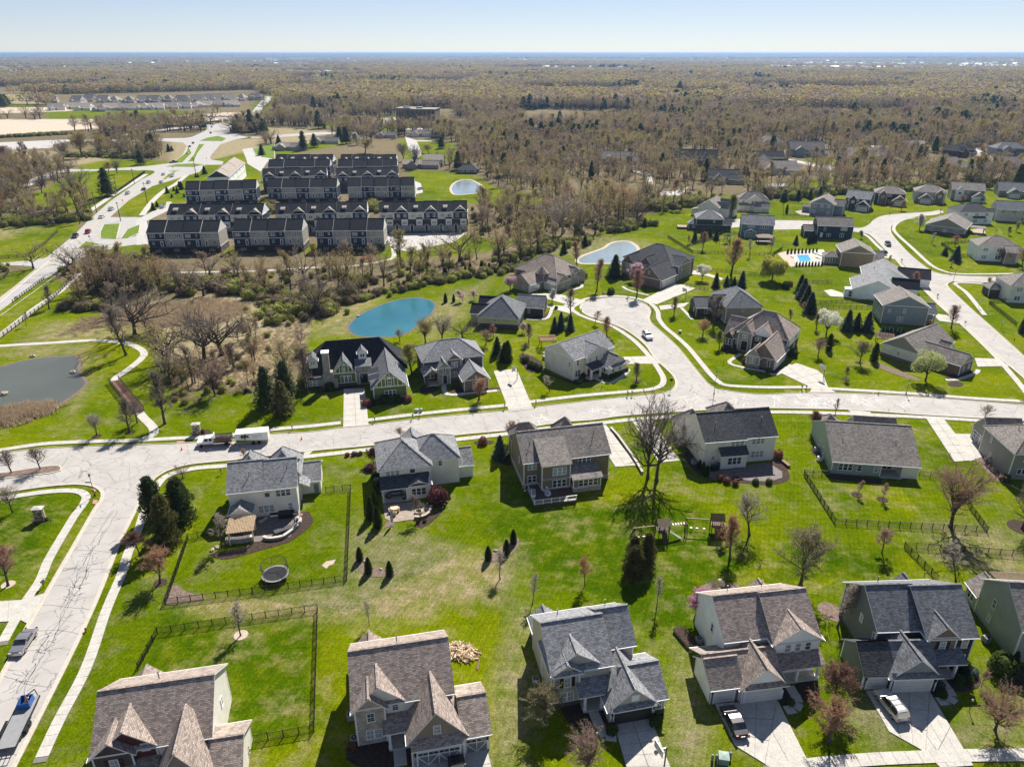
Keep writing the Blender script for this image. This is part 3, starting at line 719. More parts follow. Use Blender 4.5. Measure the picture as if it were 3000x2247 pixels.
for poly in(WL('11',(1415,1045),(1500,1025),(1650,1018),(1745,1028),(1650,1048)),WL('11',(1700,825),(1760,800),(1860,783),(1935,805),(1900,828)),WL('11',(1600,1000),(1650,940),(1690,855),(1750,853),(1690,930),(1660,1000)),WL('11',(1380,1155),(1430,1110),(1500,1090),(1490,1110),(1420,1150)),WL('11',(1440,1085),(1540,1075),(1490,1090)),WL('21',(650,150),(730,82),(868,105)),WL('21',(850,55),(850,0),(880,-60),(1030,-70),(1000,60),(930,62)),WL('21',(1025,58),(1080,-20),(1200,-60),(1190,10),(1100,52)),WL('11',(1600,880),(1580,930),(1480,1005),(1420,1015),(1560,1010),(1640,930),(1600,870)),WL('12',(0,900),(100,870),(190,850),(190,975),(80,965),(20,935))):
 ROADS.append(poly);mb=MB();mb.prism(poly,.03,.16);
 o=mb.build('traffic_island',M['concgutter']);struct(o)
 q=shrink(poly,.5);mb=MB();mb.prism(q,.10,.19);mb_m=bpy.data.meshes;g_=mb.build('island_lawn',M['lawn_plain']if 'lawn_plain' in M else M['green'],None);struct(g_)
for poly in(WL('11',(-600,842),(0,838),(600,812),(1100,812),(1600,800),(1600,812),(1100,826),(600,830),(450,855),(450,885),(0,903),(-600,905)),WL('a',(-800,600),(0,612),(0,560),(-800,560)),
             WL('12',(1300,720),(1560,715),(2212,700),'13',(830,670),(980,672),(980,690),(300,722),(0,726),'12',(2212,720),(1300,735)),WL('a',(-800,240),(0,262),(600,262),(600,255),(1200,235),(2212,225),(2212,215),(1200,225),(500,248),(0,250),(-800,230)),
             WL('14',(1370,508),(1480,500),(2140,490),(2600,490),(2600,505),(1600,522),(1370,520)),WL('12',(1300,790),(1400,820),(1530,820),(1530,830),(1400,830),(1440,950),(1390,960),(1330,900))):
 ROADS.append(poly);sheet('highway',poly,.02,M['conroad'],.03)
for poly in(WL('c',(1090,1180),(2160,1160),(1990,1280),(1700,1340),(1430,1410),(1250,1380),(1100,1260)),WL('c',(1480,490),(1560,520),(1590,640),(1480,665)),WL('b',(0,1000),(100,940),(380,800),(390,760),(460,760),(400,880),(130,1010),(150,1080),(100,1200),(150,1310),(0,1320)),
             WL('b',(1130,1200),(1250,1290),(1180,1240),(1240,900),(1130,1000)),WL('b',(1370,80),(1500,60),(1540,150),(1750,200),(1790,240),(1700,240),(1610,370),(1440,270),(1420,200)),WL('c',(1420,0),(1520,0),(1570,110),(1540,190),(1440,170))):
 ROADS.append(poly);sheet('parking_court',poly,.038,M['conroad'],.03)
for poly in(WL('13',(1060,1075),(1240,1090),(1260,1180),(1240,1240),(1210,1240),(1215,1120),(1070,1085)),WL('13',(1280,1240),(1420,1260),(1560,1220),(1500,1290),(1340,1290)),WL('14',(0,1190),(220,1190),(200,1215),(0,1215)),WL('14',(200,980),(520,1030),(660,1060),(560,1075),(230,1000)),WL('14',(860,860),(1100,870),(960,890)),WL('14',(920,1150),(1100,1170),(1000,1180)),WL('14',(1800,880),(2000,1000),(1960,1040),(1800,950)),WL('14',(1680,1075),(1860,1075),(1800,1100)),WL('12',(840,640),(1000,640),(1220,625),(1240,670),(900,680)),WL('12',(700,610),(800,612),(760,630))):
 ROADS.append(poly);sheet('wood_lane',poly,.02,M['conroad'],.03)
for a,b in(((560,150),(300,350)),((300,350),(-100,640))):
 pl=resample([W('21',*a),W('21',*b)],2);mb=MB();mb.strip(offs(pl,.08),offs(pl,.2),.03,.036);mb.strip(offs(pl,-.2),offs(pl,-.08),.03,.036);struct(mb.build('centre_line',M['lineyellow']))
pl=resample(smooth(WL('21',(640,80),'a',(1180,1640),(1380,1440),(1600,1260),(1850,1090),(2060,990),(2130,930)),3),2);mb=MB();mb.strip(offs(pl,.08),offs(pl,.22),.03,.036);mb.strip(offs(pl,-.22),offs(pl,-.08),.03,.036);struct(mb.build('centre_line',M['lineyellow']))
for pts in(WL('21',(640,265),(480,370),(300,500),(0,715)),WL('21',(0,600),(200,430),(400,260),(640,60))):
 pl=resample(pts,3);mb=MB();mb.strip(offs(pl,-.07),offs(pl,.07),.03,.035);struct(mb.build('edge_line',M['linewhite']))
mb=MB();mb.prism(shrink(smooth(isl,1,True),.35),.1,.17);struct(mb.build('median_bed',M['mulchlt']))
for q in(qd('31',(780,740),(800,732),(826,752),(806,762)),qd('31',(788,866),(797,832),(835,832),(822,868)),qd('31',(1505,345),(1515,330),(1578,333),(1570,345))):
 mb=MB();mb.prism(q,.05,.13);struct(mb.build('tactile_paving',plain('brick_red_paving',(.42,.20,.16),.8,.1)))
# ------------------------------------------------------------- ponds, sunk banks drawn as rims
def pond(name,pts,m,rim,rw=1.0):
 poly=smooth(pts,1.5,True);ROADS.append(poly)
 mb=MB();mb.prism(shrink(poly,-rw),0,.03);struct(mb.build('pond_bank',rim))
 mb=MB();mb.prism(poly,.0,.045);return struct(mb.build(name,m))
pond('pond',WL('22',(822,820),(850,770),(900,722),(980,675),(1100,622),(1200,590),(1300,570),(1400,562),(1480,575),(1540,600),(1552,635),(1515,700),(1460,750),(1380,815),(1290,870),(1180,893),(1060,893),(940,888),(860,866)),M['pond_blue'],M['mulchlt'],.7)
pond('pond',WL('21',(-500,1260),(-200,1180),(0,1152),(200,1100),(330,1078),(450,1066),(600,1062),(655,1068),(672,1090),(660,1140),(672,1210),(722,1290),(640,1372),(480,1480),(390,1520),(300,1512),(200,1510),(0,1562),(-300,1620),(-600,1700)),M['pond_grey'],M['mulchlt'],.8)
pond('pond',WL('23',(628,240),(660,212),(740,180),(850,140),(900,105),(960,85),(1040,82),(1085,105),(1118,140),(1110,200),(1040,262),(900,264),(780,266),(660,266)),M['pond_pale'],M['tanstone'],1.5)
pond('pond',WL('12',(1700,1225),(1745,1175),(1830,1155),(1910,1185),(1960,1225),(1930,1262),(1850,1275),(1730,1280)),M['pond_pale'],M['tanstone'],1.5)
pond('marsh_pool',WL('21',(1560,760),(1680,725),(1820,740),(1800,790),(1640,800)),M['pond_pale'],M['mulch'],1)
pond('marsh_pool',WL('21',(860,660),(960,640),(1050,650),(1000,690),(900,690)),M['pond_grey'],M['mulch'],1)
def bed(c,pts,m='mulch',z=.05):
 mb=MB();mb.prism(smooth([W(c,*p)if len(p)==2 else W(*p)for p in pts],.8,True),0,z);o=mb.build('mulch_bed',M[m]);return struct(o)
bed('41',[(1408,262),(1440,110),(1500,95),(1600,160),(1690,180),(1728,225),(1600,245)],'mulchlt')
bed('31',[(1790,1290),(1830,1320),(1960,1330),(2212,1260),('32',300,1190),('32',440,1100),('32',515,1020),('32',500,960),('32',420,930),('31',2150,1200)])
bed('32',[(870,1340),(960,1310),(990,1370),(1060,1405),(1150,1430),(1230,1430),(1230,1460),(1100,1485),(960,1470),(900,1400)],'mulchlt')
bed('32',[(1950,1330),(2020,1300),(2100,1240),(2200,1180),('33',100,1140),('33',120,1200),('33',40,1310),('32',2100,1350),('32',2000,1350)],'mulchlt')
bed('32',[(1380,1040),(1430,1000),(1560,930),(1620,870),(1560,820),(1640,880),(1580,970),(1500,1040),(1440,1070)])
bed('32',[(1120,1040),(1160,1000),(1210,1030),(1130,1068)],'mulchlt');bed('32',[(950,540),(1050,500),(1050,600),(960,590)])
bed('32',[(2060,480),(2140,470),(2212,520),('33',30,540),('32',2150,530)]);bed('32',[(1885,335),(1950,320),(2060,330),(2040,350),(1930,365)]);bed('32',[(790,455),(860,435),(940,435),(920,450),(840,465)],'mulchlt')
bed('33',[(1510,430),(1560,415),(1640,520),(1730,620),(1800,655),(2212,700),('34',200,660),('34',190,560),('34',120,440),('34',60,500),('34',65,660),('33',2212,670),('33',1740,640),('33',1600,560)])
bed('42',[(800,1480),(900,1450),(1215,1405),(1230,1640),(950,1650),(800,1580)]);bed('42',[(1280,1400),(1340,1480),(1350,1640),(1300,1640)])
bed('43',[(620,1110),(680,1110),(760,1300),(700,1330),(560,1290),(480,1150)]);bed('43',[(770,1100),(870,1190),(925,1290),(940,1360),(850,1370)]);bed('43',[(1250,1230),(1340,1150),(1360,1230),(1290,1290)])
bed('44',[(120,1085),(170,970),(240,1050),(240,1120),(150,1130)]);bed('44',[(250,960),(400,900),(470,960),(450,1100),(370,1090),(300,1060)])
bed('44',[(1410,1010),(1470,930),(1560,1000),(1560,1060),(1430,1062)]);bed('44',[(1560,920),(1660,800),(1740,770),(1850,920),(1820,975),(1640,1010),(1590,960)]);bed('44',[(450,270),(520,240),(640,300),(660,420),(600,410),(500,370),(450,310)],'mulchlt')
bed('44',[(1960,780),(2130,760),(2212,800),(2212,950),(2100,945),(2000,850)]);bed('43',[(1640,130),(1750,75),(1870,75),(2010,105),(1900,130),(1700,160)],'mulchlt')
bed('22',[(730,1310),(890,1290),(900,1320),(780,1340),(700,1360),(600,1360),(600,1310)]);bed('22',[(960,1440),(1050,1420),(1320,1400),(1360,1440),(1300,1460),(1060,1480),(980,1510)]);bed('22',[(1430,1330),(1490,1300),(1560,1320),(1600,1330),(1560,1360),(1440,1370)]);bed('22',[(1700,1380),(1690,1320),(1780,1330),(1800,1350),(2020,1330),(2140,1325),(2040,1355),(1760,1380)])
bed('23',[(320,1190),(590,1275),(780,1270),(820,1250),(690,1240),(640,1300),(560,1290)]);bed('23',[(790,1240),(900,1250),(1030,1180),(1000,1150),(880,1240)]);bed('23',[(120,1050),(180,1040),(310,1110),(310,1190),(200,1190),(150,1130)])
bed('23',[(160,740),(340,700),(380,650),(400,660),(350,740),(200,755)]);bed('34',[(565,610),(1000,655),(998,688),(580,650)]);bed('34',[(390,400),(440,370),(500,470),(480,500)])
bed('34',[(1790,455),(1900,440),(2000,560),(2080,640),(2060,700),(1900,600)],'mulchlt');bed('24',[(950,1110),(1290,1240),(1300,1270),(1000,1170)],'mulchlt');bed('24',[(1530,1260),(1600,1210),(1780,1180),(1800,1195),(1650,1260)])
bed('24',[(1560,1290),(1620,1270),(1690,1290),(1680,1315),(1590,1315)]);bed('23',[(1840,980),(1900,960),(1980,1010),(1990,1040),(1900,1030)]);bed('23',[(2080,1120),(2212,1130),('24',200,1160),('24',180,1200),('23',2180,1190)])
bed('31',[(1615,262),(1660,235),(1780,230),(1800,265),(1700,280)]);bed('31',[(260,1010),(300,970),(410,980),(440,1000),(380,1020)])
# ------------------------------------------------------------- house builder
WIN={}
def winmesh(w,h,n,style):
 k_=(round(w,2),round(h,2),n,style)
 if k_ in WIN:return WIN[k_]
 fr=MB();gl=MB();t=.09
 for i in range(n):
  x0=-n*w/2+i*w;x1=x0+w
  fr.box(x0,x0+t,-.07,0,0,h);fr.box(x1-t,x1,-.071,0,0,h)
  fr.box(x0,x1,-.075,0,h-t,h+.02);fr.box(x0-.03,x1+.03,-.09,0,-.05,t-.02)
  if style!='fix':fr.box(x0+t,x1-t,-.06,0,h*.5-.035,h*.5+.035)
  if style=='grid':
   fr.box((x0+x1)/2-.012,(x0+x1)/2+.012,-.045,-.02,t,h-t)
   for q in(.25,.75):fr.box(x0+t,x1-t,-.044,-.021,h*q-.012,h*q+.012)
  gl.add([(x0+t,-.03,t-.02),(x1-t,-.03,t-.02),(x1-t,-.03,h-t),(x0+t,-.03,h-t)],[(0,1,2,3)])
 WIN[k_]=(fr.mesh('window',M['white']),gl.mesh('pane',M['glass']),gl.mesh('pane',M['glassblind']))
 return WIN[k_]
class House:
 def __init__(s,label,x,y,rot,cat='house',roof='r_grey',wall='beige',group=None,trim='white',z=0,name=None):
  s.e=empty(name or 'house',(x,y,z),R_(rot),label,cat,group);s.rot=R_(rot);s.x=x;s.y=y;s.roof=roof;s.wall=wall;s.trim=trim;s.B=[];s.z=z
 def world(s,x,y):
  return(s.x+x*math.cos(s.rot)-y*math.sin(s.rot),s.y+x*math.sin(s.rot)+y*math.cos(s.rot))
 def part(s,name,mb,m):return mb.build(name,[M[q]if isinstance(q,str)else q for q in(m if isinstance(m,(list,tuple))else[m])],s.e)
 def blk(s,x0,x1,y0,y1,e,rt='rx',r=None,wall=None,roof=None,ov=.4,z0=0,base=None,bh=1.1,ovg=.3,gable=None,corners=True,walls=True,frieze=None,hipend=None):
  wall=wall or s.wall;roof=roof or s.roof
  s.B.append((x0,x1,y0,y1,e))
  if walls:
   mb=MB();mb.box(x0,x1,y0,y1,z0,e-.02)
   s.part('wall',mb,wall)
   gm=gable or wall
   if rt in('rx','ry')and r:
    if rt=='rx':
     ym=(y0+y1)/2
     for x,sg in((x0,1),(x1,-1)):g=MB();g.add([(x,y0,e-.02),(x,y1,e-.02),(x,ym,r-.02),(x+sg*.08,y0,e-.02),(x+sg*.08,y1,e-.02),(x+sg*.08,ym,r-.02)],[(0,2,1),(3,4,5)]if sg>0 else[(0,1,2),(3,5,4)]);s.part('gable',g,gm)
    else:
     xm=(x0+x1)/2
     for y,sg in((y0,1),(y1,-1)):g=MB();g.add([(x0,y,e-.02),(x1,y,e-.02),(xm,y,r-.02),(x0,y+sg*.08,e-.02),(x1,y+sg*.08,e-.02),(xm,y+sg*.08,r-.02)],[(0,1,2),(3,5,4)]if sg>0 else[(0,2,1),(3,4,5)]);s.part('gable',g,gm)
    if gable or frieze:
     g=MB()
     g.box(x0-.03,x1+.03,y0-.03,y1+.03,e-.14,e+.06);s.part('frieze_board',g,s.trim)
   if base:
    g=MB();g.box(x0-.05,x1+.05,y0-.05,y1+.05,0,bh);s.part('masonry_base',g,base)
    g=MB();g.box(x0-.09,x1+.09,y0-.09,y1+.09,bh,bh+.07);s.part('ledge',g,s.trim)
   if corners:
    t=.14;q=.035
    for x,y in((x0,y0),(x1,y0),(x1,y1),(x0,y1)):
     sx=1 if x==x0 else-1;sy=1 if y==y0 else-1
     xa,xb=sorted((x-sx*q,x+sx*t));ya,yb=sorted((y-sy*q,y+sy*t));g=MB();g.box(xa,xb,ya,yb,z0+(bh+.07 if base else 0),e-.15);s.part('corner_trim',g,s.trim)
  if rt is None or r is None:return s
  th=.16;m=MB()
  def slab(quad,mi=0):
   v=[Vector(p)for p in quad];n=len(v)
   dn=Vector((0,0,-th))
   m.add([tuple(p)for p in v],[tuple(range(n))],0)
   m.add([tuple(p)for p in v]+[tuple(p+dn)for p in v],[tuple(range(2*n-1,n-1,-1))]+[((i+1)%n,i,n+i,n+(i+1)%n)for i in range(n)],1)
  if rt=='rx':
   ym=(y0+y1)/2;sl=(r-e)/(ym-y0);a=x0-ovg;b=x1+ovg;ze=e-sl*ov
   slab([(a,y0-ov,ze+th),(b,y0-ov,ze+th),(b,ym,r+th),(a,ym,r+th)]);slab([(b,y1+ov,ze+th),(a,y1+ov,ze+th),(a,ym,r+th),(b,ym,r+th)])
   caps=[((a,ym,r+th),(b,ym,r+th))]
  elif rt=='ry':
   xm=(x0+x1)/2;sl=(r-e)/(xm-x0);a=y0-ovg;b=y1+(ovg if hipend is None else hipend);ze=e-sl*ov
   slab([(x0-ov,b,ze+th),(x0-ov,a,ze+th),(xm,a,r+th),(xm,b,r+th)]);slab([(x1+ov,a,ze+th),(x1+ov,b,ze+th),(xm,b,r+th),(xm,a,r+th)])
   caps=[((xm,a,r+th),(xm,b,r+th))]
  elif rt=='hip':
   w_,d_=x1-x0,y1-y0;k=min(w_,d_)/2;sl=(r-e)/k;ze=e-sl*ov+th;r2=r+th
   A,B_,C,D=(x0-ov,y0-ov,ze),(x1+ov,y0-ov,ze),(x1+ov,y1+ov,ze),(x0-ov,y1+ov,ze)
   if w_>=d_:P1,P2=(x0+k,(y0+y1)/2,r2),(x1-k,(y0+y1)/2,r2);slab([A,B_,P2,P1]);slab([B_,C,P2]);slab([C,D,P1,P2]);slab([D,A,P1])
   else:P1,P2=((x0+x1)/2,y0+k,r2),((x0+x1)/2,y1-k,r2);slab([A,B_,P1]);slab([B_,C,P2,P1]);slab([C,D,P2]);slab([D,A,P1,P2])
   caps=[(P1,P2)]if P1!=P2 else[]
   for q_,p_ in((A,P1),(B_,P2 if w_>=d_ else P1),(C,P2),(D,P1 if w_>=d_ else P2)):caps.append((q_,p_))
  elif rt in('shed','shedb','shedl','shedr'):
   if rt=='shed':slab([(x0-ovg,y0-ov,e+th),(x1+ovg,y0-ov,e+th),(x1+ovg,y1,r+th),(x0-ovg,y1,r+th)])
   elif rt=='shedb':slab([(x1+ovg,y1+ov,e+th),(x0-ovg,y1+ov,e+th),(x0-ovg,y0,r+th),(x1+ovg,y0,r+th)])
   elif rt=='shedl':slab([(x0-ov,y1+ovg,e+th),(x0-ov,y0-ovg,e+th),(x1,y0-ovg,r+th),(x1,y1+ovg,r+th)])
   else:slab([(x1+ov,y0-ovg,e+th),(x1+ov,y1+ovg,e+th),(x0,y1+ovg,r+th),(x0,y0-ovg,r+th)])
   caps=[]
  ro=s.part('roof',m,[roof,s.trim])
  if caps:
   c=MB()
   for p,q in caps:c.bar((p[0],p[1],p[2]+.01),(q[0],q[1],q[2]+.01),.26,.07)
   c.build('ridge_cap',M[roof],ro)
  g=MB()
  if rt=='rx':
   for y in(y0-ov-.06,y1+ov+.06):g=MB();g.box(a,b,y-.05,y+.05,ze+.0,ze+.11);g.build('gutter',M[s.trim],ro)
  elif rt=='ry':
   for x in(x0-ov-.06,x1+ov+.06):g=MB();g.box(x-.05,x+.05,y0-ovg,y1+ovg,ze+.0,ze+.11);g.build('gutter',M[s.trim],ro)
  return s
 def _side(s,side,b):
  x0,x1,y0,y1,e=s.B[b]
  return{'f':(0,lambda u:(u,y0-.015)),'b':(math.pi,lambda u:(u,y1+.015)),'l':(-math.pi/2,lambda u:(x0-.015,u)),'r':(math.pi/2,lambda u:(x1+.015,u))}[side]
 def win(s,side,u,z,w=.9,h=1.5,n=1,b=0,st='two',sh=None,blind=None):
  rz,f=s._side(side,b);x,y=f(u)
  fm,gm,gb=winmesh(w,h,n,st)
  o=obj('window',fm,s.e,(x,y,z),rz)
  bl=random.random()<.45 if blind is None else blind
  obj('pane',gb if bl else gm,o)
  if sh:
   for sg in(-1,1):
    m=MB();m.box(-.22,.22,-.05,0,0,h)
    m.build('shutter',M[sh],o,(sg*(n*w/2+.26),0,0))
  return s
 def door(s,side,u,z=.25,w=1.0,h=2.1,b=0,m='door',glass=False):
  rz,f=s._side(side,b);x,y=f(u)
  q=MB();q.box(-w/2-.12,w/2+.12,-.05,0,0,h+.12);o=q.build('door',M[s.trim],s.e,(x,y,z),rz)
  q=MB();q.box(-w/2,w/2,-.075,-.051,.02,h);q.build('leaf',M[m],o)
  if glass:q=MB();q.box(-w/2+.15,w/2-.15,-.085,-.076,.4,h-.2);q.build('pane',M['glass'],o)
  return s
 def gdoor(s,side,u,w=4.9,h=2.15,b=0,m='garage',x=False,frame='white',wins=True):
  rz,f=s._side(side,b);X,Y=f(u)
  q=MB();q.box(-w/2-.15,-w/2,-.07,0,0,h+.02);q.box(w/2,w/2+.15,-.07,0,0,h+.02);q.box(-w/2-.15,w/2+.15,-.075,0,h,h+.18);q.box(-w/2-.15,w/2+.15,-.01,0,0,.02)
  o=q.build('garage_door',M[frame],s.e,(X,Y,0),rz)
  nr=4
  for i in range(nr):
   p=MB();p.box(-w/2,w/2,-.05,-.01,i*h/nr+.012,(i+1)*h/nr-.006);p.build('panel',M[m],o)
  if x:
   p=MB();k=max(1,round(w/2.4))*2
   for i in range(k):
    a=-w/2+i*w/k;c=a+w/k;p.box(a-.04,a+.04,-.09,-.051,0,h)
    if i%2==0:p.bar((a,-.07,h*.72),(c,-.07,.02),.09,.03,up=(0,1,0))
    else:p.bar((a,-.07,.02),(c,-.07,h*.72),.09,.03,up=(0,1,0))
   p.box(w/2-.04,w/2+.04,-.09,-.051,0,h);p.box(-w/2,w/2,-.092,-.052,h*.72,h*.77);p.build('cross_bracing',M['white'],o)
   if wins:
    p=MB()
    for i in range(k*2):a=-w/2+(i+.5)*w/(k*2);p.box(a-.2,a+.2,-.066,-.051,h*.8,h*.93)
    p.build('pane',M['glass'],o)
  return s
 def col(s,x,y,z0=0,h=2.7,w=.3,m='white',name='column',base=None):
  q=MB();q.box(x-w/2,x+w/2,y-w/2,y+w/2,z0,z0+h);q.box(x-w*.7,x+w*.7,y-w*.7,y+w*.7,z0,z0+.25);q.box(x-w*.65,x+w*.65,y-w*.65,y+w*.65,z0+h-.2,z0+h-.01);s.part(name,q,m)
  return s
 def floor(s,x0,x1,y0,y1,z=.25,m='concrete',name='porch_floor'):
  q=MB();q.box(x0,x1,y0,y1,0,z);s.part(name,q,m);return s
 def vent(s,x,y,z,h=.5):
  q=MB();q.cyl((x,y,z-.4),(x,y,z+h),.06,n=6);q.cyl((x,y,z+h),(x,y,z+h+.06),.11,n=6);s.part('roof_vent',q,'darkgrey');return s
 def lamp(s,side,u,z=2.0,b=0):
  rz,f=s._side(side,b);x,y=f(u)
  q=MB();q.box(-.09,.09,-.22,-.02,0,.32);q.box(-.12,.12,-.25,0,.32,.36);q.build('wall_lantern',M['black'],s.e,(x,y,z),rz);return s
 def truss(s,x0,x1,y,z0,z1,m='white',t=.14):
  q=MB();xm=(x0+x1)/2;h=z1-z0
  q.box(x0,x1,y-.06,y-.015,z0-.08,z0+.08);q.box(xm-t/2,xm+t/2,y-.055,y-.016,z0+.08,z1-.1)
  for sg in(-1,1):q.bar((xm,y-.035,z0+.05),(xm+sg*(x1-x0)*.26,y-.035,z0+h*.5),t*.8,.04,up=(0,1,0))
  s.part('gable_truss',q,m);return s
# ------------------------------------------------------------- bottom row (fronts towards the camera)
def trimgable(h,x0,x1,y,e,r):pass
h=House('brown-roofed house with maroon and brick gables in the bottom left corner',-48.1,64.7,11.4,roof='r_brown',wall='beige')
h.blk(.5,12.5,-10.5,-.4,5.8,'rx',9.4).blk(1.0,6.8,-10.55,-5,5.8,'ry',8.3,wall='maroon',ov=.5)
h.blk(.45,4.5,-11.2,-8,5.8,'ry',7.6,wall='brickdk',gable='brickdk');h.win('f',2.5,3.6,.95,1.5,1,2,'grid','shutterbr');h.win('f',5.7,5.0,.85,1.1,1,1,'grid')
h.blk(6.9,13.2,-14.6,-8.6,3.4,'ry',8.4,wall='shake_tan');h.blk(12.6,15.8,-14.4,-7.2,3.0,'rx',5.2,wall='beige')
h.blk(2.8,6.9,-13,-10.5,2.9,'shed',3.9,ovg=0,walls=False);h.blk(.9,4.2,-.4,2.6,2.9,'ry',4.6).vent(6,-3.3,8.4)
h.win('r',-4.5,3.5,.8,1.3,1,0);h.win('r',-8.4,3.5,.6,.9,1,0)
h=House('brown-shingled house with pale brick gable and crossed white garage doors beside the wood pile',-21.0,70.5,11.8,roof='r_brown',wall='beige')
h.blk(.4,12.0,-10.2,-.4,5.8,'rx',9.4).blk(.55,6.2,-10.25,-5,5.8,'ry',8.3,ov=.45)
h.blk(.5,4.0,-10.9,-8,5.8,'ry',7.5,wall='brickpale',gable='brickpale',corners=True)
h.win('f',2.3,3.7,.95,1.45,1,2,'grid').win('f',2.5,.9,.95,1.5,2,2,'grid').win('f',5.2,4.2,.8,1.2,1,1,'grid')
h.blk(6.6,12.7,-14.3,-8.6,3.6,'ry',7.3,wall='shake_tan',ov=.5,gable='shake_tan',corners=False);h.win('f',9.7,4.0,.9,1.3,1,3,'grid')
h.blk(6.6,12.7,-15.0,-14.2,2.7,'shed',3.6,ov=.35,ovg=.05,wall='brickpale');h.gdoor('f',9.7,4.88,2.15,4,'garagegrey',True)
h.blk(12.7,15.7,-14.4,-7.4,3.0,'rx',5.2,wall='brickpale');h.gdoor('f',14.2,2.5,2.15,5,'garagegrey',True)
h.lamp('f',7.0,1.8,4);h.lamp('f',15.5,1.8,5)
h.blk(3.6,6.4,-12.2,-10.2,2.9,'shed',3.7,ovg=.05,walls=False).floor(4.1,6.6,-12.4,-10.2).col(4.25,-12.1,.25,2.5).col(6.3,-12.1,.25,2.5);h.door('f',4.9,.25,1.0,2.1,0);h.win('f',5.9,1.2,.5,1.2,1,0)
h.blk(.9,4.1,-.4,2.7,2.9,'ry',4.5).vent(6,-3.3,8.4)
h=House('grey-shingled taupe house with dark brown garage door and basketball hoop by its drive',2.5,75.6,12.1,roof='r_grey',wall='greige')
h.blk(.3,8,-10.2,-.3,5.8,'rx',9.1).blk(8,11.9,-7.6,-.3,5.8,'rx',8.7);h.blk(.32,6.6,-9.9,-5,5.8,'ry',8.0,ov=.45)
h.blk(.45,3.8,-10.6,-8,5.8,'ry',7.0,base='brickdk',bh=.9,frieze=True);h.blk(.3,4.0,-11.0,-10.5,5.55,'shed',5.95,ov=.1,ovg=.2,walls=False,roof='r_grey')
h.win('f',2.2,3.4,.95,1.5,1,3,'grid','shutter').win('f',2.2,.95,.9,1.6,2,3,'grid').win('f',5.6,4.0,.75,1.1,1,2,'grid','shutter')
h.blk(6.6,12.3,-14.5,-7.6,2.9,'ry',5.6,ov=.5,gable='greige');h.blk(6.9,12.0,-14.95,-14.45,2.75,'shed',3.1,ov=.25,ovg=.3,walls=False);h.gdoor('f',9.5,4.88,2.15,4+1,'garagedk',False);h.lamp('f',6.8,1.7,5);h.lamp('f',12.15,1.7,5)
m_=MB();m_.box(9.1,10.1,-14.62,-14.5,3.6,4.6);h.part('gable_vent',m_,'white')
h.blk(12.2,13.8,-14.1,-7.3,3.0,'rx',5.2,base='brickdk',bh=.9);h.win('f',13,1.0,.8,1.3,1,7)
h.blk(9,13.8,-14.1,-7.3,3.0,'rx',5.25,walls=False)
h.blk(3.3,7.2,-12.0,-9.9,2.9,'shed',4.0,ovg=.1,walls=False).floor(4.0,6.6,-12.1,-9.9,.3).col(4.2,-11.8,.3,2.4).col(6.4,-11.8,.3,2.4);h.door('f',4.9,.3,1.0,2.1,0)
h.blk(.7,4.2,-.3,2.7,2.9,'ry',4.5);h.vent(3,-2.6,8).vent(10,-1.5,7.4)
h.win('l',-6.2,3.6,.7,1.5,1,0).win('l',-6.0,.9,.5,1.4,1,0);h.floor(6,10.5,-.1,2.6,.5,'deck','deck')
m_=MB()
for i in range(4):m_.box(6+i*1.47,6.1+i*1.47,2.5,2.6,.5,1.5)
m_.box(6,10.5,2.48,2.62,1.45,1.52);m_.box(6,6.08,0,2.5,1.45,1.52);h.part('deck_rail',m_,'wood')
h=House('white house with three upstairs windows in its front gable and brown roof',26.2,80.2,8.5,roof='r_brown',wall='offwhite')
h.blk(.1,9.5,-9.2,-.3,5.8,'rx',9.1).blk(6.3,12.5,-10.4,-.3,5.8,'rx',9.35)
h.blk(6.3,12.5,-10.8,-6,5.8,'ry',7.9,ov=.5)
for u in(8.1,9.5,10.9):h.win('f',u,4.1,.85,1.35,1,2,'two')
h.blk(6.4,12.5,-12.4,-10.4,2.9,'shed',4.1,walls=False,ovg=.2).floor(6.6,12.4,-12.3,-10.4,.3).col(9.3,-12.1,.3,2.5).col(12.2,-12.1,.3,2.5);h.door('f',7.5,.3,1,2.1,1);h.win('f',10.8,.9,.8,1.5,2,1)
h.blk(-3.3,.6,-13.8,-8.8,2.9,'rx',5.0,wall='offwhite');h.blk(.6,6.2,-14.4,-8,2.9,'ry',5.6,ov=.5);h.blk(-3.3,6,-13.6,-7.4,2.9,'rx',5.0,walls=False)
m_=MB();m_.box(-3.4,.62,-13.83,-13.79,0,2.85);m_.box(.55,6.25,-14.43,-14.39,0,2.85);h.part('brick_front',m_,'brick');h.gdoor('f',-1.45,2.6,2.15,4,'garage').gdoor('f',3.4,4.88,2.15,5,'garage');h.blk(.6,6.2,-14.9,-14.4,2.75,'shed',3.1,ov=.15,ovg=.3,walls=False);h.lamp('f',-3.1,1.8,4).lamp('f',6.05,1.8,5)
h.blk(9,12.3,-.3,2.6,2.9,'ry',4.5).vent(3,-2.6,8.2).vent(8,-2.6,8.4);h.win('l',-5.5,3.7,.75,1.4,1,0).win('l',-8.2,1.3,.6,1.0,1,0)
h=House('dark slate-green house with a red brick gable, black shutters and a silver wagon outside',48.0,82.4,2.5,roof='r_slate',wall='slate')
h.blk(0,6,-9.4,-.3,5.8,'rx',9.2).blk(5.8,12.3,-11.0,-.3,5.8,'rx',9.5,wall='charcoal');h.blk(5.9,9.7,-11.3,-7,5.8,'ry',7.6,wall='brick',gable='brick',ov=.35)
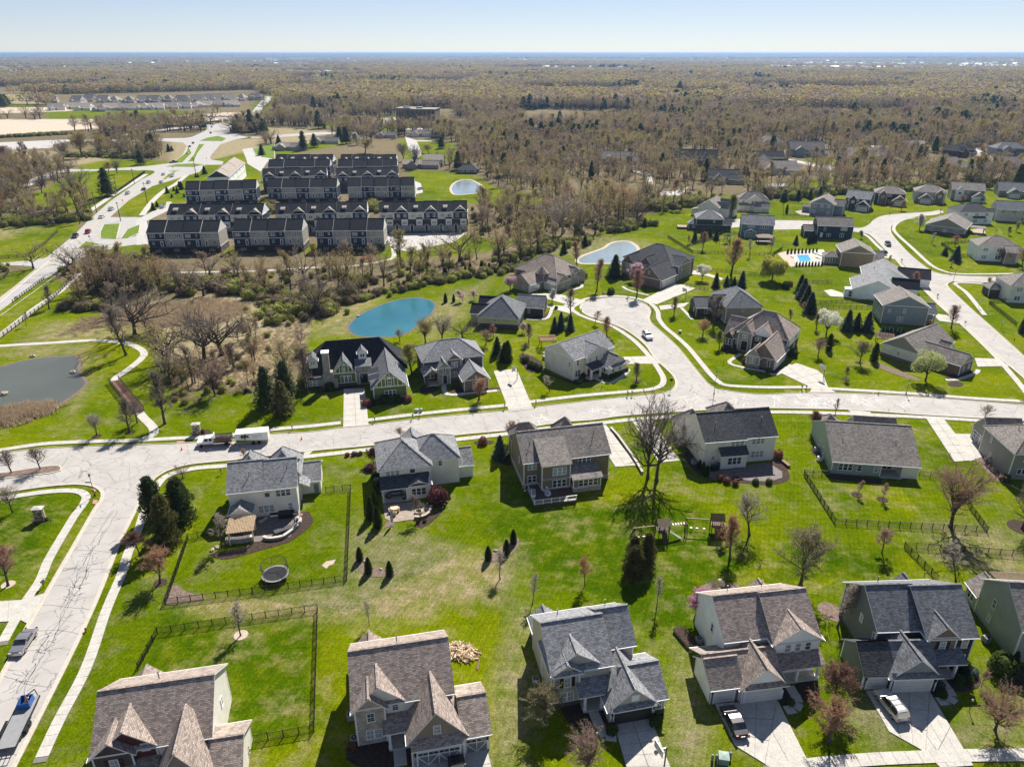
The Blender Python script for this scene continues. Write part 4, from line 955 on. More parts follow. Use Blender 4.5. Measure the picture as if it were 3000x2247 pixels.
h.win('f',7.9,3.7,.9,1.45,1,2,'grid','shutter').win('f',11.1,3.7,.9,1.45,1,1,'grid','shutter').win('f',11.3,1.0,.9,1.5,1,1,'grid').win('l',-5.6,3.6,.75,1.3,1,0).win('l',-9.0,3.6,.6,1.2,1,0)
h.blk(5.9,10.4,-12.9,-11.0,2.9,'shed',3.9,walls=False,ovg=.1).floor(6.5,10.0,-12.8,-11,.3).col(9.6,-12.6,.3,2.5);h.door('f',7.2,.3,1,2.1,1);m_=MB();m_.box(8,9.4,-11.09,-11.0,.3,2.8);h.part('brick_panel',m_,'brick')
h.blk(-3.4,.3,-13.9,-8.2,2.9,'rx',5.2,wall='slate').blk(-.1,5.9,-14.6,-8,2.9,'ry',5.6,wall='charcoal',gable='bluegrey',ov=.5);h.blk(-3.4,6,-13.9,-8.2,2.9,'rx',5.2,walls=False)
h.gdoor('f',-1.5,2.6,2.15,4,'garage').gdoor('f',2.8,4.88,2.15,5,'garage').lamp('f',-3.1,1.8,4).lamp('f',5.6,1.8,5);h.blk(-.1,5.9,-15.1,-14.6,2.75,'shed',3.3,ov=.1,ovg=.3,walls=False)
h.blk(9,12,-.3,2.8,2.9,'ry',4.5).vent(3,-2.6,8.2).vent(9.5,-2.6,8.8)
h=House('sage-sided house with rear pergola at the bottom right edge of the photo',68.0,82.8,-4.0,roof='r_taupe',wall='sage')
h.blk(.3,13,-9.8,0,5.8,'rx',9.4).blk(3.0,8,-10.8,-6,5.8,'ry',8.2,wall='brickpale',gable='brickpale',corners=False);h.blk(.3,4.2,0,3.0,2.9,'ry',4.6)
h.win('l',-3.5,3.7,.8,1.5,1,0).win('l',-3.4,1.2,.8,1.2,1,0).win('l',1.6,.9,.85,1.5,2,2).win('f',4.3,1.0,.9,1.5,1,1);h.vent(3.5,-3,8.2)
# ------------------------------------------------------------- middle row (backs towards the camera)
h=House('beige house with a wooden pergola and paved terrace behind it',-49.5,105.2,11.6,roof='r_grey',wall='beige')
h.blk(.3,6.5,.3,10.0,5.8,'rx',8.8).blk(6.5,11.7,.3,9.5,5.8,'rx',8.75)
h.blk(6.6,11.9,4.5,11.6,5.8,'hip',9.0,ov=.5).blk(1.4,5.6,5,11.5,5.8,'hip',8.6,ov=.5)
h.blk(11.7,15.3,6.3,13,2.9,'rx',4.8).door('f',14.5,.1,.9,2.0,4,'doorgrey');h.blk(11.7,13.2,4.2,6.4,2.9,'shedr',4.0,walls=False)
h.win('f',9.4,3.9,.85,1.4,3,1).win('f',6.9-.2,4.0,1.0,1.0,1,1,'fix').win('f',6.2,.9,.9,1.5,3,0).win('f',10.3,.9,.85,1.5,1,1)
h.blk(.6,4.0,-2.3,.3,2.9,'ry',3.95,ov=.4);h.vent(3.8,2.5,7.5).vent(10.2,3.0,7.9);h.win('f',2.3,1.0,.9,1.4,3,6)
h=House('beige hip-roofed house with a dark covered patio and grey sofa',-24.5,112.6,12.6,roof='r_grey',wall='beige')
h.blk(.4,9.6,.4,10.6,5.8,'hip',8.8,ov=.5).blk(6.5,15.2,2.2,10.2,5.8,'hip',8.75,ov=.5).blk(5,9.6,8.5,11.5,5.8,'ry',7.8)
h.blk(15.2,18.1,3.6,10,2.9,'rx',4.8).win('f',11.7,4.1,.8,1.3,1,1).win('f',2.7,4.1,.85,1.35,3,0).win('f',6.3,4.3,1.1,1.0,1,0,'fix')
h.blk(.4,5,-2.1,.4,2.9,'shed',4.1,walls=False,ovg=.2,roof='r_dark').blk(5.0,9.2,-1.8,.4,2.9,'ry',3.7,roof='r_slate').blk(2,9.3,-1.8,.4,2.9,'shed',4.1,walls=False,roof='r_dark',ovg=.1)
h.win('f',7.1,.8,.9,1.55,3,5).floor(.4,5.2,-2.2,.4,.2).col(.6,-1.9,.2,2.6,.25).col(4.9,-1.9,.2,2.6,.25).win('f',2.8,.5,1.0,2.0,3,0);h.vent(1.8,6,6.6,.4).vent(1.9,5.2,6.6,.4).vent(5.8,4.0,8.0)
h=House('brown house with a dark deck, white rail and two rear sofas',1.9,115.2,12.6,roof='r_taupe',wall='brown')
h.blk(.4,17.2,.4,11.2,5.8,'rx',9.2,base='brickpale',bh=.9).blk(3.3,8.8,-1.9,4,5.8,'shed',8.2,ov=.4,ovg=.2,base='brickpale',bh=.9)
h.blk(0.5,6,10.5,14,5.6,'hip',7.6).blk(10,14,10.5,15,5.0,'hip',7.6)
h.win('f',2.0,4.0,.85,1.35,2,0).win('f',2.0,1.2,.85,1.5,2,0).win('f',12.2,4.1,.85,1.3,3,0).win('f',9.4,4.1,.8,1.3,1,0).win('f',6.7,3.6,.9,1.6,3,1).win('f',6.7,1.0,.9,1.6,3,1).win('l',4,3.6,.5,1.4,1,0)
h.blk(9.1,14.5,-3.0,.4,2.9,'shed',4.15,base='brickpale',bh=1.0).win('f',12.0,1.25,.95,1.45,4,4)
h.floor(.8,8.8,-6.3,.3,.62,'deck','deck').vent(2.2,3.3,7.7,.9).vent(15,3.9,8.1,.9)
m_=MB()
for i in range(18):m_.box(3.5+i*.3,3.6+i*.3,-2.55,-1.9,3.11,3.2)
h.part('awning',m_,'white');m_=MB()
for i in range(6):m_.box(.8+i*1.57,.95+i*1.57,-6.3,-6.15,.62,1.65)
for a,b in(((.85,-6.22),(8.75,-6.22)),((.85,-6.22),(.85,-1))):
 for zz in(.8,1.6):m_.bar((*a,zz),(*b,zz),.1,.08)
for i in range(50):m_.box(.95+i*.157,.975+i*.157,-6.24,-6.21,.8,1.6)
h.part('deck_rail',m_,'white')
h=House('pale greige house with paved circular patio and dark lean-to roofed bay',37.6,123.1,8.8,roof='r_dark',wall='beige')
h.blk(.4,8.7,.4,11,5.8,'rx',9.2).blk(8.2,15.5,.9,10.6,5.8,'rx',9.35)
h.blk(3.5,8.8,-1.0,.4,2.9,'shed',4.1).win('f',6.3,.9,.95,1.6,3,2).win('f',7.2,4.0,.9,1.45,3,0).win('f',11.8,4.0,.9,1.5,3,1).win('f',12,.9,.9,1.5,3,1).win('f',2.4,1.4,.8,1.0,1,0,'fix').win('l',6.5,3.8,.6,1.4,1,0).win('l',3.5,1.4,.6,1,1,0)
h.blk(7.5,13,10,16,5.0,'hip',7.4,roof='r_taupe').blk(-.2,5.5,10.5,16,3.4,'hip',6.2,roof='r_taupe').vent(3.4,3.3,7.4,.9).vent(13.2,3.4,7.8,.9)
h=House('sea-green ranch house with wide brown roof and covered patio inside a black fence',62.0,120.8,-7.9,roof='r_taupe',wall='teal')
h.blk(.5,9.6,.5,17.0,2.9,None).blk(13.4,16.4,.5,17.0,2.9,None,wall='beige').blk(9.5,13.5,3.2,17,2.9,None,wall='beige');h.blk(.5,16.4,.5,17,2.9,'rx',7.2,walls=False)
for u in(.5,16.4):m_=MB();m_.add([(u,.5,2.88),(u,17,2.88),(u,8.75,7.15)],[(0,2,1)]if u<5 else[(0,1,2)]);h.part('gable',m_,'teal')
h.win('f',3.0,.9,.9,1.5,3,0).win('f',5.6,.9,.9,1.4,1,0).win('f',8.7,.9,.9,1.4,1,0).win('l',6.7,1,.8,1.3,1,0).win('l',10,1,.5,1.2,1,0).win('f',11.2,.3,.9,2.0,3,2)
h.floor(9.5,13.6,0,3.2,.15).vent(3,5,5.2,.5).vent(13,5.2,5.3,.5).blk(8,16,12,18.5,2.9,'rx',5.6).blk(1.2,6,14,19,2.9,'hip',5)
h=House('grey-brown sided house with white cross-braced garage doors on the right edge',95.4,118.7,-4.3,roof='r_taupe',wall='taupe')
h.blk(.4,13,.4,11.2,5.8,'hip',9.2).blk(1.7,8.5,10.8,17.3,3.2,'rx',6.3,wall='taupe').gdoor('l',15.3,2.6,2.15,1,'garagegrey',True).gdoor('l',12.4,2.6,2.15,1,'garagegrey',True).win('f',3.2,3.9,.9,1.4,2,0).win('f',2.6,1.2,.85,1.2,2,0,'fix').win('l',8.2,3.8,.7,1.3,1,0).win('l',7.2,1.2,.6,1,1,0).vent(3.5,6.2,8)
# ------------------------------------------------------------- north side of the street
h=House('large green and white half-timbered house with stone chimney and black roof beside the pond',-33.1,152.8,12.7,roof='r_black',wall='stone')
h.blk(-15.6,9.2,11.8,23.5,3.4,'hip',9.4,ov=.5,wall='brickdk')
h.blk(.6,8.4,.6,18,3.4,'ry',7.3,wall='olive',gable='olive',ov=.5,base='brickdk',bh=.5,roof='r_slate')
for x in(1.5,2.6,3.5,5.5,6.4,7.5):
 zt=3.5+(min(x-.6,8.4-x))*1.0;m_=MB();m_.box(x-.07,x+.07,.53,.59,3.5,zt);h.part('timber',m_,'white')
h.truss(2.6,6.4,.55,5.55,7.2).win('f',4.5,3.7,.95,1.7,1,1,'grid').win('f',4.5,.8,.9,1.6,3,1);m_=MB();m_.box(.5,8.5,.5,.58,3.3,3.5);m_.box(.55,.75,.5,.58,.5,3.3);m_.box(8.25,8.45,.5,.58,.5,3.3);h.part('timber',m_,'white')
h.blk(-8.6,-3.2,10.6,17,3.6,'ry',7.0,wall='olive',gable='olive',ov=.45,base='brickdk',bh=.9,roof='r_slate').win('f',-5.6,.95,.9,1.9,3,2,'grid').truss(-7.2,-4.6,10.55,5.6,6.9).win('f',-6.0,3.95,.8,1.1,1,2)
for x in(-7.9,-7.0,-4.9,-4.0):
 m_=MB();m_.box(x-.07,x+.07,10.53,10.59,3.7,3.7+min(x+8.6,-3.2-x)*1.15);h.part('timber',m_,'white')
m_=MB();m_.box(-8.7,-3.1,10.5,10.58,3.45,3.65);h.part('timber',m_,'white')
m_=MB();m_.box(-11.4,-7.6,9.9,11.8,0,2.6);m_.box(-11.0,-8.6,10.0,11.8,2.6,4.2);m_.box(-10.8,-9.2,10.2,12.0,4.2,9.2);h.part('chimney',m_,'stone');m_=MB();m_.box(-10.95,-9.05,10.05,12.15,9.2,9.4);h.part('chimney_cap',m_,'white')
h.win('l',0,0,.5,.5,1,1)if False else None
h.blk(-15.0,-11.4,10.6,14,2.9,None,None,wall='brickdk').win('f',-13.2,.8,.95,1.5,3,3)
h.blk(-3.2,.8,10.8,14,4.9,'shed',5.6,wall='stone',roof='r_slate',ovg=.05).door('f',-1.3,.3,1.9,2.6,4,'door',True)
for x in(-13.2,-1.2):
 zb=5.6 if x<-5 else 6.3;h.blk(x-1.0,x+1.0,12.8+(zb-5.6),16,zb+1.0,'ry',zb+2.0,wall='white',roof='r_slate',ov=.3,z0=zb-1.2,corners=False).win('f',x,zb-.1,.55,.9,2,-1,'fix').truss(x-.8,x+.8,12.8+(zb-5.6)-.02,zb+1.0,zb+1.85,t=.09)
for y in(3.6,7.2):
 h.blk(.1,2.2,y-1.1,y+1.1,4.6,None,None,wall='white',z0=3.0,corners=False);h.blk(-.2,3.2,y-1.3,y+1.3,4.5,'shedl',5.3,walls=False,ov=.1)
h.vent(6.5,8,6.1,.4).vent(7.2,7,5.6,.4)
h=House('brown brick two-storey house with stone entry gable and white bench on its porch',-22.2,163.4,16.5,roof='r_grey',wall='brickdk')
h.blk(.4,15.6,.4,10.5,5.8,'hip',8.9,ov=.5).blk(6.2,9.7,-.6,5,5.8,'ry',7.3,wall='brick',gable='brick').win('f',8,3.6,.85,1.5,2,1,'grid',blind=True).win('f',8,1,.9,1.6,2,1,'grid')
h.blk(10,15.4,-.1,5,5.7,None,None,wall='charcoal').win('f',11.3,4.2,.8,1.0,1,2)
h.blk(3.6,6.6,-2.2,3,4.5,'ry',6.2,wall='stone',gable='stone',ov=.35).door('f',5.2,.3,1.0,2.2,3,'black',True).win('f',5.1,3.2,.6,1.3,1,3)
h.blk(.3,4,-2.4,2,3.2,'ry',4.5,gable='brick',ov=.35,walls=False).floor(.4,3.8,-2.4,.4,.3).col(.6,-2.2,.3,2.9,.5,'brickdk').col(3.6,-2.2,.3,2.9,.5,'stone').win('f',2,1,.9,1.5,2,0)
m_=MB();m_.add([(.3,-2.3,3.2),(4,-2.3,3.2),(2.15,-2.3,4.4)],[(0,1,2)]);h.part('gable',m_,'brick');h.blk(.2,4,-1,.5,3.6,'shed',4.6,walls=False)
h.blk(8.8,14.9,-7.6,2,2.9,'ry',5.2,wall='brick',gable='brick',ov=.4).win('f',11.8,.8,.9,1.5,2,-1,'grid').win('f',11.8,3.2,.5,.7,1,-1,'fix');h.vent(2.5,8.3,7.0,.4)
h=House('cream two-storey house with red door, side gable and rainbow pergola behind',8.0,173.2,-50.0,roof='r_grey',wall='cream')
h.blk(.4,11.0,.4,14.6,5.8,'ry',8.6,frieze=True,wall='cream').blk(6,11.9,4.2,11.8,5.8,'rx',7.8,ov=.4,base='brickdk',bh=1.0).win('f',9.6,3.4,.8,1.3,1,0)
h.win('r',1.8,3.8,.8,1.4,1,0).win('r',5.3,3.8,.8,1.4,1,1).win('r',7.6,3.8,.8,1.4,1,1).win('r',10.2,3.8,.8,1.4,1,1).win('r',1.9,.8,.9,1.7,2,0)
h.door('r',4.9,.3,1,2.1,1,'doorred').blk(11.9,14.0,3.8,8,2.9,'shedr',3.8,walls=False,roof='r_dark').floor(11.9,13.8,3.8,7.8,.3,'concrete').col(13.6,4.2,.3,2.5,.4).col(13.6,7.4,.3,2.5,.4)
h.blk(9,15.6,8.4,14.8,2.9,'rx',5.3,base='brickdk',bh=1.0,gable='cream').win('f',14.2,1.2,.8,1.3,1,3).win('r',10.0,1.2,.8,1.3,1,3).win('r',12.6,1.2,.8,1.3,1,3).blk(15.6,16.2,8.2,15,2.8,'shedr',3.2,walls=False)
h.floor(-4.5,.3,4,12,.9,'midgrey','deck');m_=MB()
for i in range(9):m_.box(-4.45,-4.4,4+i,4.08+i,.9,1.9)
m_.box(-4.46,-4.38,4,12,1.85,1.93);m_.box(-4.45,.3,4,4.07,1.85,1.93);h.part('deck_rail',m_,'metal')
h=House('taupe ranch house with brick base, white ball-crowned tree against its side',99.7,182.4,-54.6,roof='r_taupe',wall='tan')
h.blk(.6,11.0,.6,17.8,3.4,'ry',6.9,gable='batten',base='brick',bh=.9,frieze=True,wall='beige').win('f',5.4,1.4,.7,1.1,1,0)
h.blk(9,20.0,3.4,10.0,2.9,'rx',5.1,wall='brick',gable='batten',ov=.4).win('r',5.2,.9,.8,1.3,1,1).win('r',8,.9,.8,1.3,1,1).blk(10.5,13,10,14,3.2,'rx',4.9,wall='white').win('f',14,1,.9,1.2,1,1)
h=House('brown stone-and-brick house with arched grey-shuttered windows on the corner lot',61.8,175.0,-35.5,roof='r_brown',wall='brickdk')
h.blk(-7.6,7.0,10.9,22,5.4,'hip',10.2,ov=.4).blk(-5.8,-2,9.0,16,5.6,'ry',8.0,wall='stone',gable='stone',ov=.4).door('f',-3.9,.4,1.7,2.7,1,'black').win('f',-3.9,3.9,.75,1.0,2,1,'fix')
h.blk(-10.2,-5.4,10.2,20,3.2,'rx',7.4,ov=.4).blk(-9.9,-7.2,9.6,14,3.2,'ry',4.8,ov=.35).win('f',-8.5,.9,.85,1.7,2,3,'two','taupe').win('f',-6.4,1.2,.7,1.2,1,2)
h.blk(-2.6,3.2,10.0,16,5.2,'ry',8.0,wall='brickdk',gable='offwhite',ov=.4).win('f',-.6,3.5,.85,1.2,2,4).win('f',-.6,.8,.9,1.7,2,4).blk(.4,7.2,.5,10.9,3.0,'ry',6.9,wall='brick',gable='brick',ov=.4)
h.blk(-.1,3.4,-.3,4,3.1,'ry',5.2,wall='batten',gable='batten',ov=.35,base='stone',bh=.9).win('f',1.6,1.1,.75,1.5,2,6,'two','taupe').win('f',5.6,.9,.75,1.6,1,5).gdoor('r',2.6,2.6,2.2,5).gdoor('r',7.0,4.9,2.2,5)
h.blk(5.4,7.2,12,21,5.2,None,wall='offwhite',z0=2.9).win('r',18,3.5,.8,1.2,2,7).win('r',18,.9,.8,1.3,2,0).vent(4,13.5,8.2,.6)
# ------------------------------------------------------------- around the turning circle
h=House('brown brick house with a hexagonal turret between its two garage wings',-0.3,243.5,-43.0,roof='r_brown',wall='brick')
h.blk(-6,13,9,24,4.4,'hip',9.4,ov=.5).blk(.5,8.4,.4,12,2.9,'ry',5.8,wall='brickpale',ov=.45).gdoor('r',2.2,4.6,2.2,1).win('f',2.2,.9,.7,1.3,1,1).win('f',5.5,.9,.7,1.3,1,1)
h.blk(8.0,14.6,7.2,14.6,2.9,'rx',5.4,wall='brickpale',gable='brickpale',ov=.4).gdoor('f',11.5,4.6,2.2,2).win('r',10.9,.8,.7,1.5,2,2)
h.blk(9.5,13.5,16.5,21.5,4.2,'rx',6.2,wall='brickpale',gable='brickpale').win('r',19,2.6,.7,1.3,2,3).blk(10.5,13.6,20.5,24.5,3.0,'rx',4.6,wall='brickpale')
m_=MB();m_.cyl((7.2,8.2,0),(7.2,8.2,5.2),2.0,n=8);h.part('turret_wall',m_,'brick');m_=MB();m_.cyl((7.2,8.2,5.2),(7.2,8.2,7.6),2.5,.05,n=8);h.part('turret_roof',m_,'r_brown');h.win('f',8.4,3.4,.8,1.3,1,2)
h=House('dark brick mansion with steep charcoal hips and a triple-door garage wing',40.9,262.6,-41.0,roof='r_dark',wall='brickdk')
h.blk(-1,19,3,20,5.5,'hip',10.2,ov=.5).blk(12.2,21.5,-8.2,3.4,3.2,'ry',7.2,wall='brick',gable='brick',ov=.4)
for u in(-5.8,-2.6,.6):h.gdoor('r',u,2.6,2.2,1)
h.blk(.6,6.0,-1,8,4.6,'ry',7.6,wall='stone',gable='brick').win('f',3.2,2.6,.8,1.5,2,2).blk(7,12.5,.5,8,4.8,'ry',7.6,wall='brick',gable='brick').win('f',9.7,3,.8,1.4,2,3)
h.blk(15,21,5,14,5.4,'rx',7.6,wall='stone',gable='stone').win('r',7.2,3.2,.8,1.5,1,4).win('r',7.2,.8,.8,1.6,1,4).win('f',16.6,4.6,.6,.9,1,1,'fix')
h=House('butter-yellow gabled house with charcoal hip roof beside the teal pond',-10.7,203.1,-9.3,roof='r_slate',wall='butter')
h.blk(.5,12.7,.5,15.0,3.6,'hip',8.0,base='brickdk',bh=1.6).blk(10,18.6,13.5,22,2.9,'rx',5.4,wall='brickdk').win('f',14,.9,.8,1.4,1,1).win('f',5.5,2.4,1.2,.5,1,0,'fix').blk(-2.6,3,4.5,10.5,3.2,'rx',5.2,roof='r_black').blk(-1.6,4,11.5,17.5,3.2,'rx',5.4,roof='r_black')
h=House('dark taupe two-storey house with brick garage wing right of the turning circle',64.0,205.6,2.0,roof='r_slate',wall='taupe')
h.blk(.4,11.2,.4,15,5.8,'hip',9.2,ov=.5,base='brickdk',bh=.6).win('f',5.5,4.2,.6,1.1,1,0).win('f',5.4,1.3,.6,1.1,1,0).win('l',2.5,.9,.8,1.4,1,0).win('l',5,3.8,.8,1.4,1,0)
h.blk(-6.2,.6,8.5,16,2.9,'rx',5.2,wall='brickdk').win('f',-2.8,.9,.9,1.4,2,1).win('l',11,.9,.8,1.4,1,1).blk(-1.5,4,4.5,11,5.0,'rx',7.2,wall='brickdk').vent(5.3,2.6,7.6,.8)
# ------------------------------------------------------------- right-hand street
h=House('blue-grey two-storey house with broad end gable behind three spruces',111.9,207.2,-11.5,roof='r_taupe',wall='bluegrey')
h.blk(.4,13.0,.4,11,5.8,'ry',8.8,frieze=True).win('f',5.6,.9,.9,1.5,2,0).win('f',2.2,3.6,.7,1.0,1,0).win('f',6.4,3.6,.8,1.3,1,0).blk(12.5,16.6,4,11,2.9,'rx',5,roof='r_slate').col(15.5,2.6,.3,2.6)
for u in(2.5,4.2,6.5):h.win('l',u,3.9,.7,1.4,1,0,'two','shutter').win('l',u,1,.7,1.4,1,0)
h=House('white ranch house with broad pale end gable and a furnished corner porch',111.5,232.0,-20.0,roof='r_grey',wall='offwhite')
h.blk(2.5,16.5,1.0,15.0,3.2,'ry',6.6,wall='offwhite').win('f',10.5,1.2,.6,1.0,1,0).blk(0,5.5,1.2,4,3.0,None,None).win('f',2.8,.4,1.0,2.0,3,1,blind=False)
for u in(5,8,11):h.win('l',u,1,.8,1.4,1,0,'two','shutter')
h.blk(15,23,8,14.5,3.0,'rx',5.5,roof='r_black').vent(5.5,6,4.8,.6).vent(8,12,5.4,.5)
h=House('white ranch house with light grey roof second from the pool',122.0,247.8,-20.0,roof='r_grey',wall='offwhite')
h.blk(2.5,16.5,1.0,14.0,3.2,'ry',6.6).blk(14,24,4,12,3.0,'rx',5.5,roof='r_black').vent(5.8,5.5,4.9,.7)
for u in(3,6,9):h.win('l',u,1,.9,1.4,2,0)
h=House('brown two-storey house with screened porch beside the swimming pool',126.0,271.5,-14.0,roof='r_taupe',wall='brown')
h.blk(.4,12,.4,12.5,5.6,'ry',8.4,wall='brown',frieze=True).blk(-5,.4,3.5,8.5,2.9,'hip',4.2,wall='taupe').win('f',-2.4,.6,.9,1.9,3,1,blind=False).blk(11,16,2,10,3.0,'rx',5.4)
h=House('navy-blue house with raised deck near the bend',134.7,317.7,-9.0,roof='r_taupe',wall='navy')
h.blk(.4,15.4,.4,10,5.8,'rx',8.6).win('f',3.5,3.6,.9,1.4,1,0).win('f',11.5,3.8,.9,1.3,3,0).win('f',11,.8,.9,1.8,2,0).win('f',5.5,1,.9,1.3,2,0).door('f',2.4,.5,.9,2,0,'white').blk(-4.5,.4,2.5,9,2.9,'rx',4.8)
h=House('dusty blue house with white bay and dark pavilion in its garden',102.0,321.3,-13.0,roof='r_grey',wall='blue')
h.blk(.4,14.2,.4,10.5,5.8,'rx',8.9).blk(2,6.6,-2.5,.4,2.9,'ry',3.9,wall='blue').win('f',4.3,.9,.8,1.5,4,1).win('f',4.6,3.9,.8,1.3,4,0).win('f',10.2,3.9,.8,1.3,4,0).win('f',9,1,.9,1.5,3,0).vent(2.5,3.6,7.2,.6).vent(11,4,7.2,.6)
h=House('dark grey and brick house with a small red deck on its left',82.0,333.0,-8.0,roof='r_grey',wall='charcoal')
h.blk(3,15,.4,12,5.6,'hip',8.9,base='brickdk',bh=2.8).blk(13,19,1.4,9,2.9,'rx',5.2,wall='brickdk',roof='r_dark').blk(0,4.6,2.5,8,2.9,'hip',4.4,wall='charcoal').win('f',2.2,.8,.8,1.4,2,2).win('f',11,4,.7,1,1,0).floor(-5,0,3,7.5,1.0,'woodred','deck').vent(9,3,7.4,.7)
h=House('pale grey two-storey house with long white-trimmed gable at the wood edge',92.0,362.0,-30.0,roof='r_taupe',wall='beige')
h.blk(0,10,2,16,5.6,'ry',8.8,frieze=True).blk(8,14,5,10,5.0,'rx',7.4).blk(8,16,11,17,5.4,'rx',8).win('r',7.5,3.4,.8,1.3,2,1).win('r',14,3.4,.8,1.3,2,2).blk(-4,0,5,10,2.9,'shedl',3.8)
h=House('beige house with a columned front porch and white garage door by the woods',117.4,377.5,-10.0,roof='r_taupe',wall='beige')
h.blk(0,15,3,13,5.8,'hip',9.2).blk(5,11,2.2,8,5.8,'ry',7.8).win('f',8,3.8,.8,1.3,2,1,'grid','shutter').win('f',2.5,4,.7,1.1,2,0).win('f',13,3.9,.8,1.2,2,0).blk(0,8,.4,3,2.9,'shed',3.9,walls=False).floor(0,8,.4,3,.3).col(.4,.7,.3,2.6).col(2.8,.7,.3,2.6).col(5.2,.7,.3,2.6).col(7.6,.7,.3,2.6).blk(8.2,15.4,-.6,4,2.9,'rx',4.6).gdoor('f',9.7,2.4,2.1,3).gdoor('f',13,3.4,2.1,3)
def suburb(label,x,y,rot,wd,dp,roof,wall,rt='hip',e=5.8,r=8.8,gx=None,brick='brick',face='f',garage=True,base=None):
 h=House(label,x,y,rot,roof=roof,wall=wall);h.blk(0,wd,0,dp,e,rt,r,base=base,frieze=(rt=='ry'))
 n=0
 for u in(wd*.18,wd*.5,wd*.8):
  if e>5:h.win('f',u,e-1.9,.85,1.3,2,0)
  h.win('f',u,.9,.85,1.4,2,0)
 if gx is not None:
  h.blk(gx,gx+6.5,-4.5,4,2.9,'ry',5.2,wall=brick,gable=brick if brick.startswith('br')else wall)
  if garage:h.gdoor('f',gx+3.2,4.8,2.15,1)
  h.blk((gx+8)%wd,(gx+8)%wd+4,-1.5,5,min(e,5.2),'ry',e+1.4,wall=brick).win('f',(gx+8)%wd+2,3.3,.8,1.4,2,2)
 return h
suburb('grey gable-ended house with a paved fire circle beside it',152.0,371.0,-32,11,13,'r_taupe','bluegrey','ry',gx=None).blk(10,15,4,11,5,'rx',7.4).blk(-4.5,0,4,9,2.9,'hip',4)
suburb('charcoal gabled house, first on the outside of the bend',176.0,386.0,-32,12,11,'r_grey','charcoal','rx',gx=6,brick='charcoal')
suburb('dark grey hip-roofed house with brick entry on the outside of the bend',198.0,400.0,-22,15,12,'r_taupe','charcoal','hip',gx=9)
suburb('pale hip-roofed house with two brick garage gables on the outside of the bend',222.0,404.0,-22,15,12,'r_taupe','tan','hip',gx=2)
suburb('charcoal house with white half-timbered gables near the right edge',246.0,411.0,-22,16,12,'r_taupe','taupe','rx',gx=10,brick='white')
suburb('long grey house last in the back row at the right edge',279.0,421.0,-22,22,13,'r_slate','taupe','rx',3.6,7.2,gx=4,brick='brick')
h=suburb('grey gabled ranch with dark brick base inside the road bend',190.0,331.0,-38,16,17,'r_taupe','taupe','ry',3.3,7.0,None,base='brickdk')
h=suburb('white two-storey house with dark hip roof inside the road bend',214.5,347.0,0,16,11,'r_dark','offwhite','hip');h.blk(6,12,-1.5,0,2.9,'shed',3.7,walls=False,ovg=.1)
h=suburb('taupe gable-ended house right of the white hip-roofed one',237.0,355.0,-18,15,11,'r_slate','tan','rx');h.blk(-4,1,3,9,2.9,'rx',4.6)
h=suburb('white two-storey house with a red-leaved tree at the right edge',184.0,280.5,-15,15,12,'r_taupe','offwhite','hip');h.blk(9,13,-3,4,4.8,'rx',6.4,wall='brickpale')
h=suburb('cream hip-roofed house beside the fenced lawn at the right edge',163.5,227.5,-9,15,11,'r_taupe','beige','hip');h.blk(-3.4,.5,6,11,2.9,'hip',4.4,wall='brickdk')
suburb('dark house cropped by the right edge behind the back row',296.0,352.0,-20,14,11,'r_slate','bluegrey','rx')
# ------------------------------------------------------------- terraces of town houses, each unit a thing
ORD='first second third fourth fifth sixth seventh eighth ninth tenth eleventh twelfth thirteenth fourteenth fifteenth sixteenth'.split()
TM=['navy','greige']
def unit_back(label,x,y,rot,wd,wall,proud,group,z0=0):
 h=House(label,x,y,rot,cat='town house',roof='r_black',wall=wall,group=group,name='town_house')
 h.blk(.02,wd-.02,0+(0 if proud else .5),11,8.6,'rx',12.2+(.25 if proud else 0),ov=.35,ovg=.0,corners=False,base='brickdk',bh=2.6,gable='beige')
 y0=0 if proud else .5
 for w_ in((.12,),(wd-.12,)):q=MB();q.box(w_[0]-.1,w_[0]+.1,y0-.04,y0+.05,2.7,8.45);h.part('corner_trim',q,'white')
 q=MB();q.box(.02,wd-.02,y0-.05,y0+.02,5.55,5.8);h.part('belt_course',q,'white')
 l,r=(wd*.28,wd*.76)if proud else(wd*.7,wd*.24)
 h.win('f',l,6.5,.75,1.25,3,0).win('f',r,6.9,.7,.9,1,0,'fix').win('f',l,3.7,1.0,1.1,1,0).door('f',r,2.8,.95,2.2,0,'white',True)
 q=MB();q.box(.3,wd-.3,y0-2.3,y0-.06,2.45,2.62);h.part('balcony',q,'wooddk')
 q=MB()
 for i in range(16):u=.35+i*(wd-.7)/15;q.box(u-.02,u+.02,y0-2.3,y0-2.26,2.62,3.5)
 q.box(.3,wd-.3,y0-2.31,y0-2.25,3.46,3.52);q.box(.35,.45,y0-2.3,y0-2.2,0,2.45);q.box(wd-.45,wd-.35,y0-2.3,y0-2.2,0,2.45);h.part('balcony_rail',q,'black')
 h.win('f',wd/2,.8,.75,1.3,3,0).vent(wd*.3,2.2,10.1,.4).vent(wd*.6,1.6,9.7,.35)
 return h
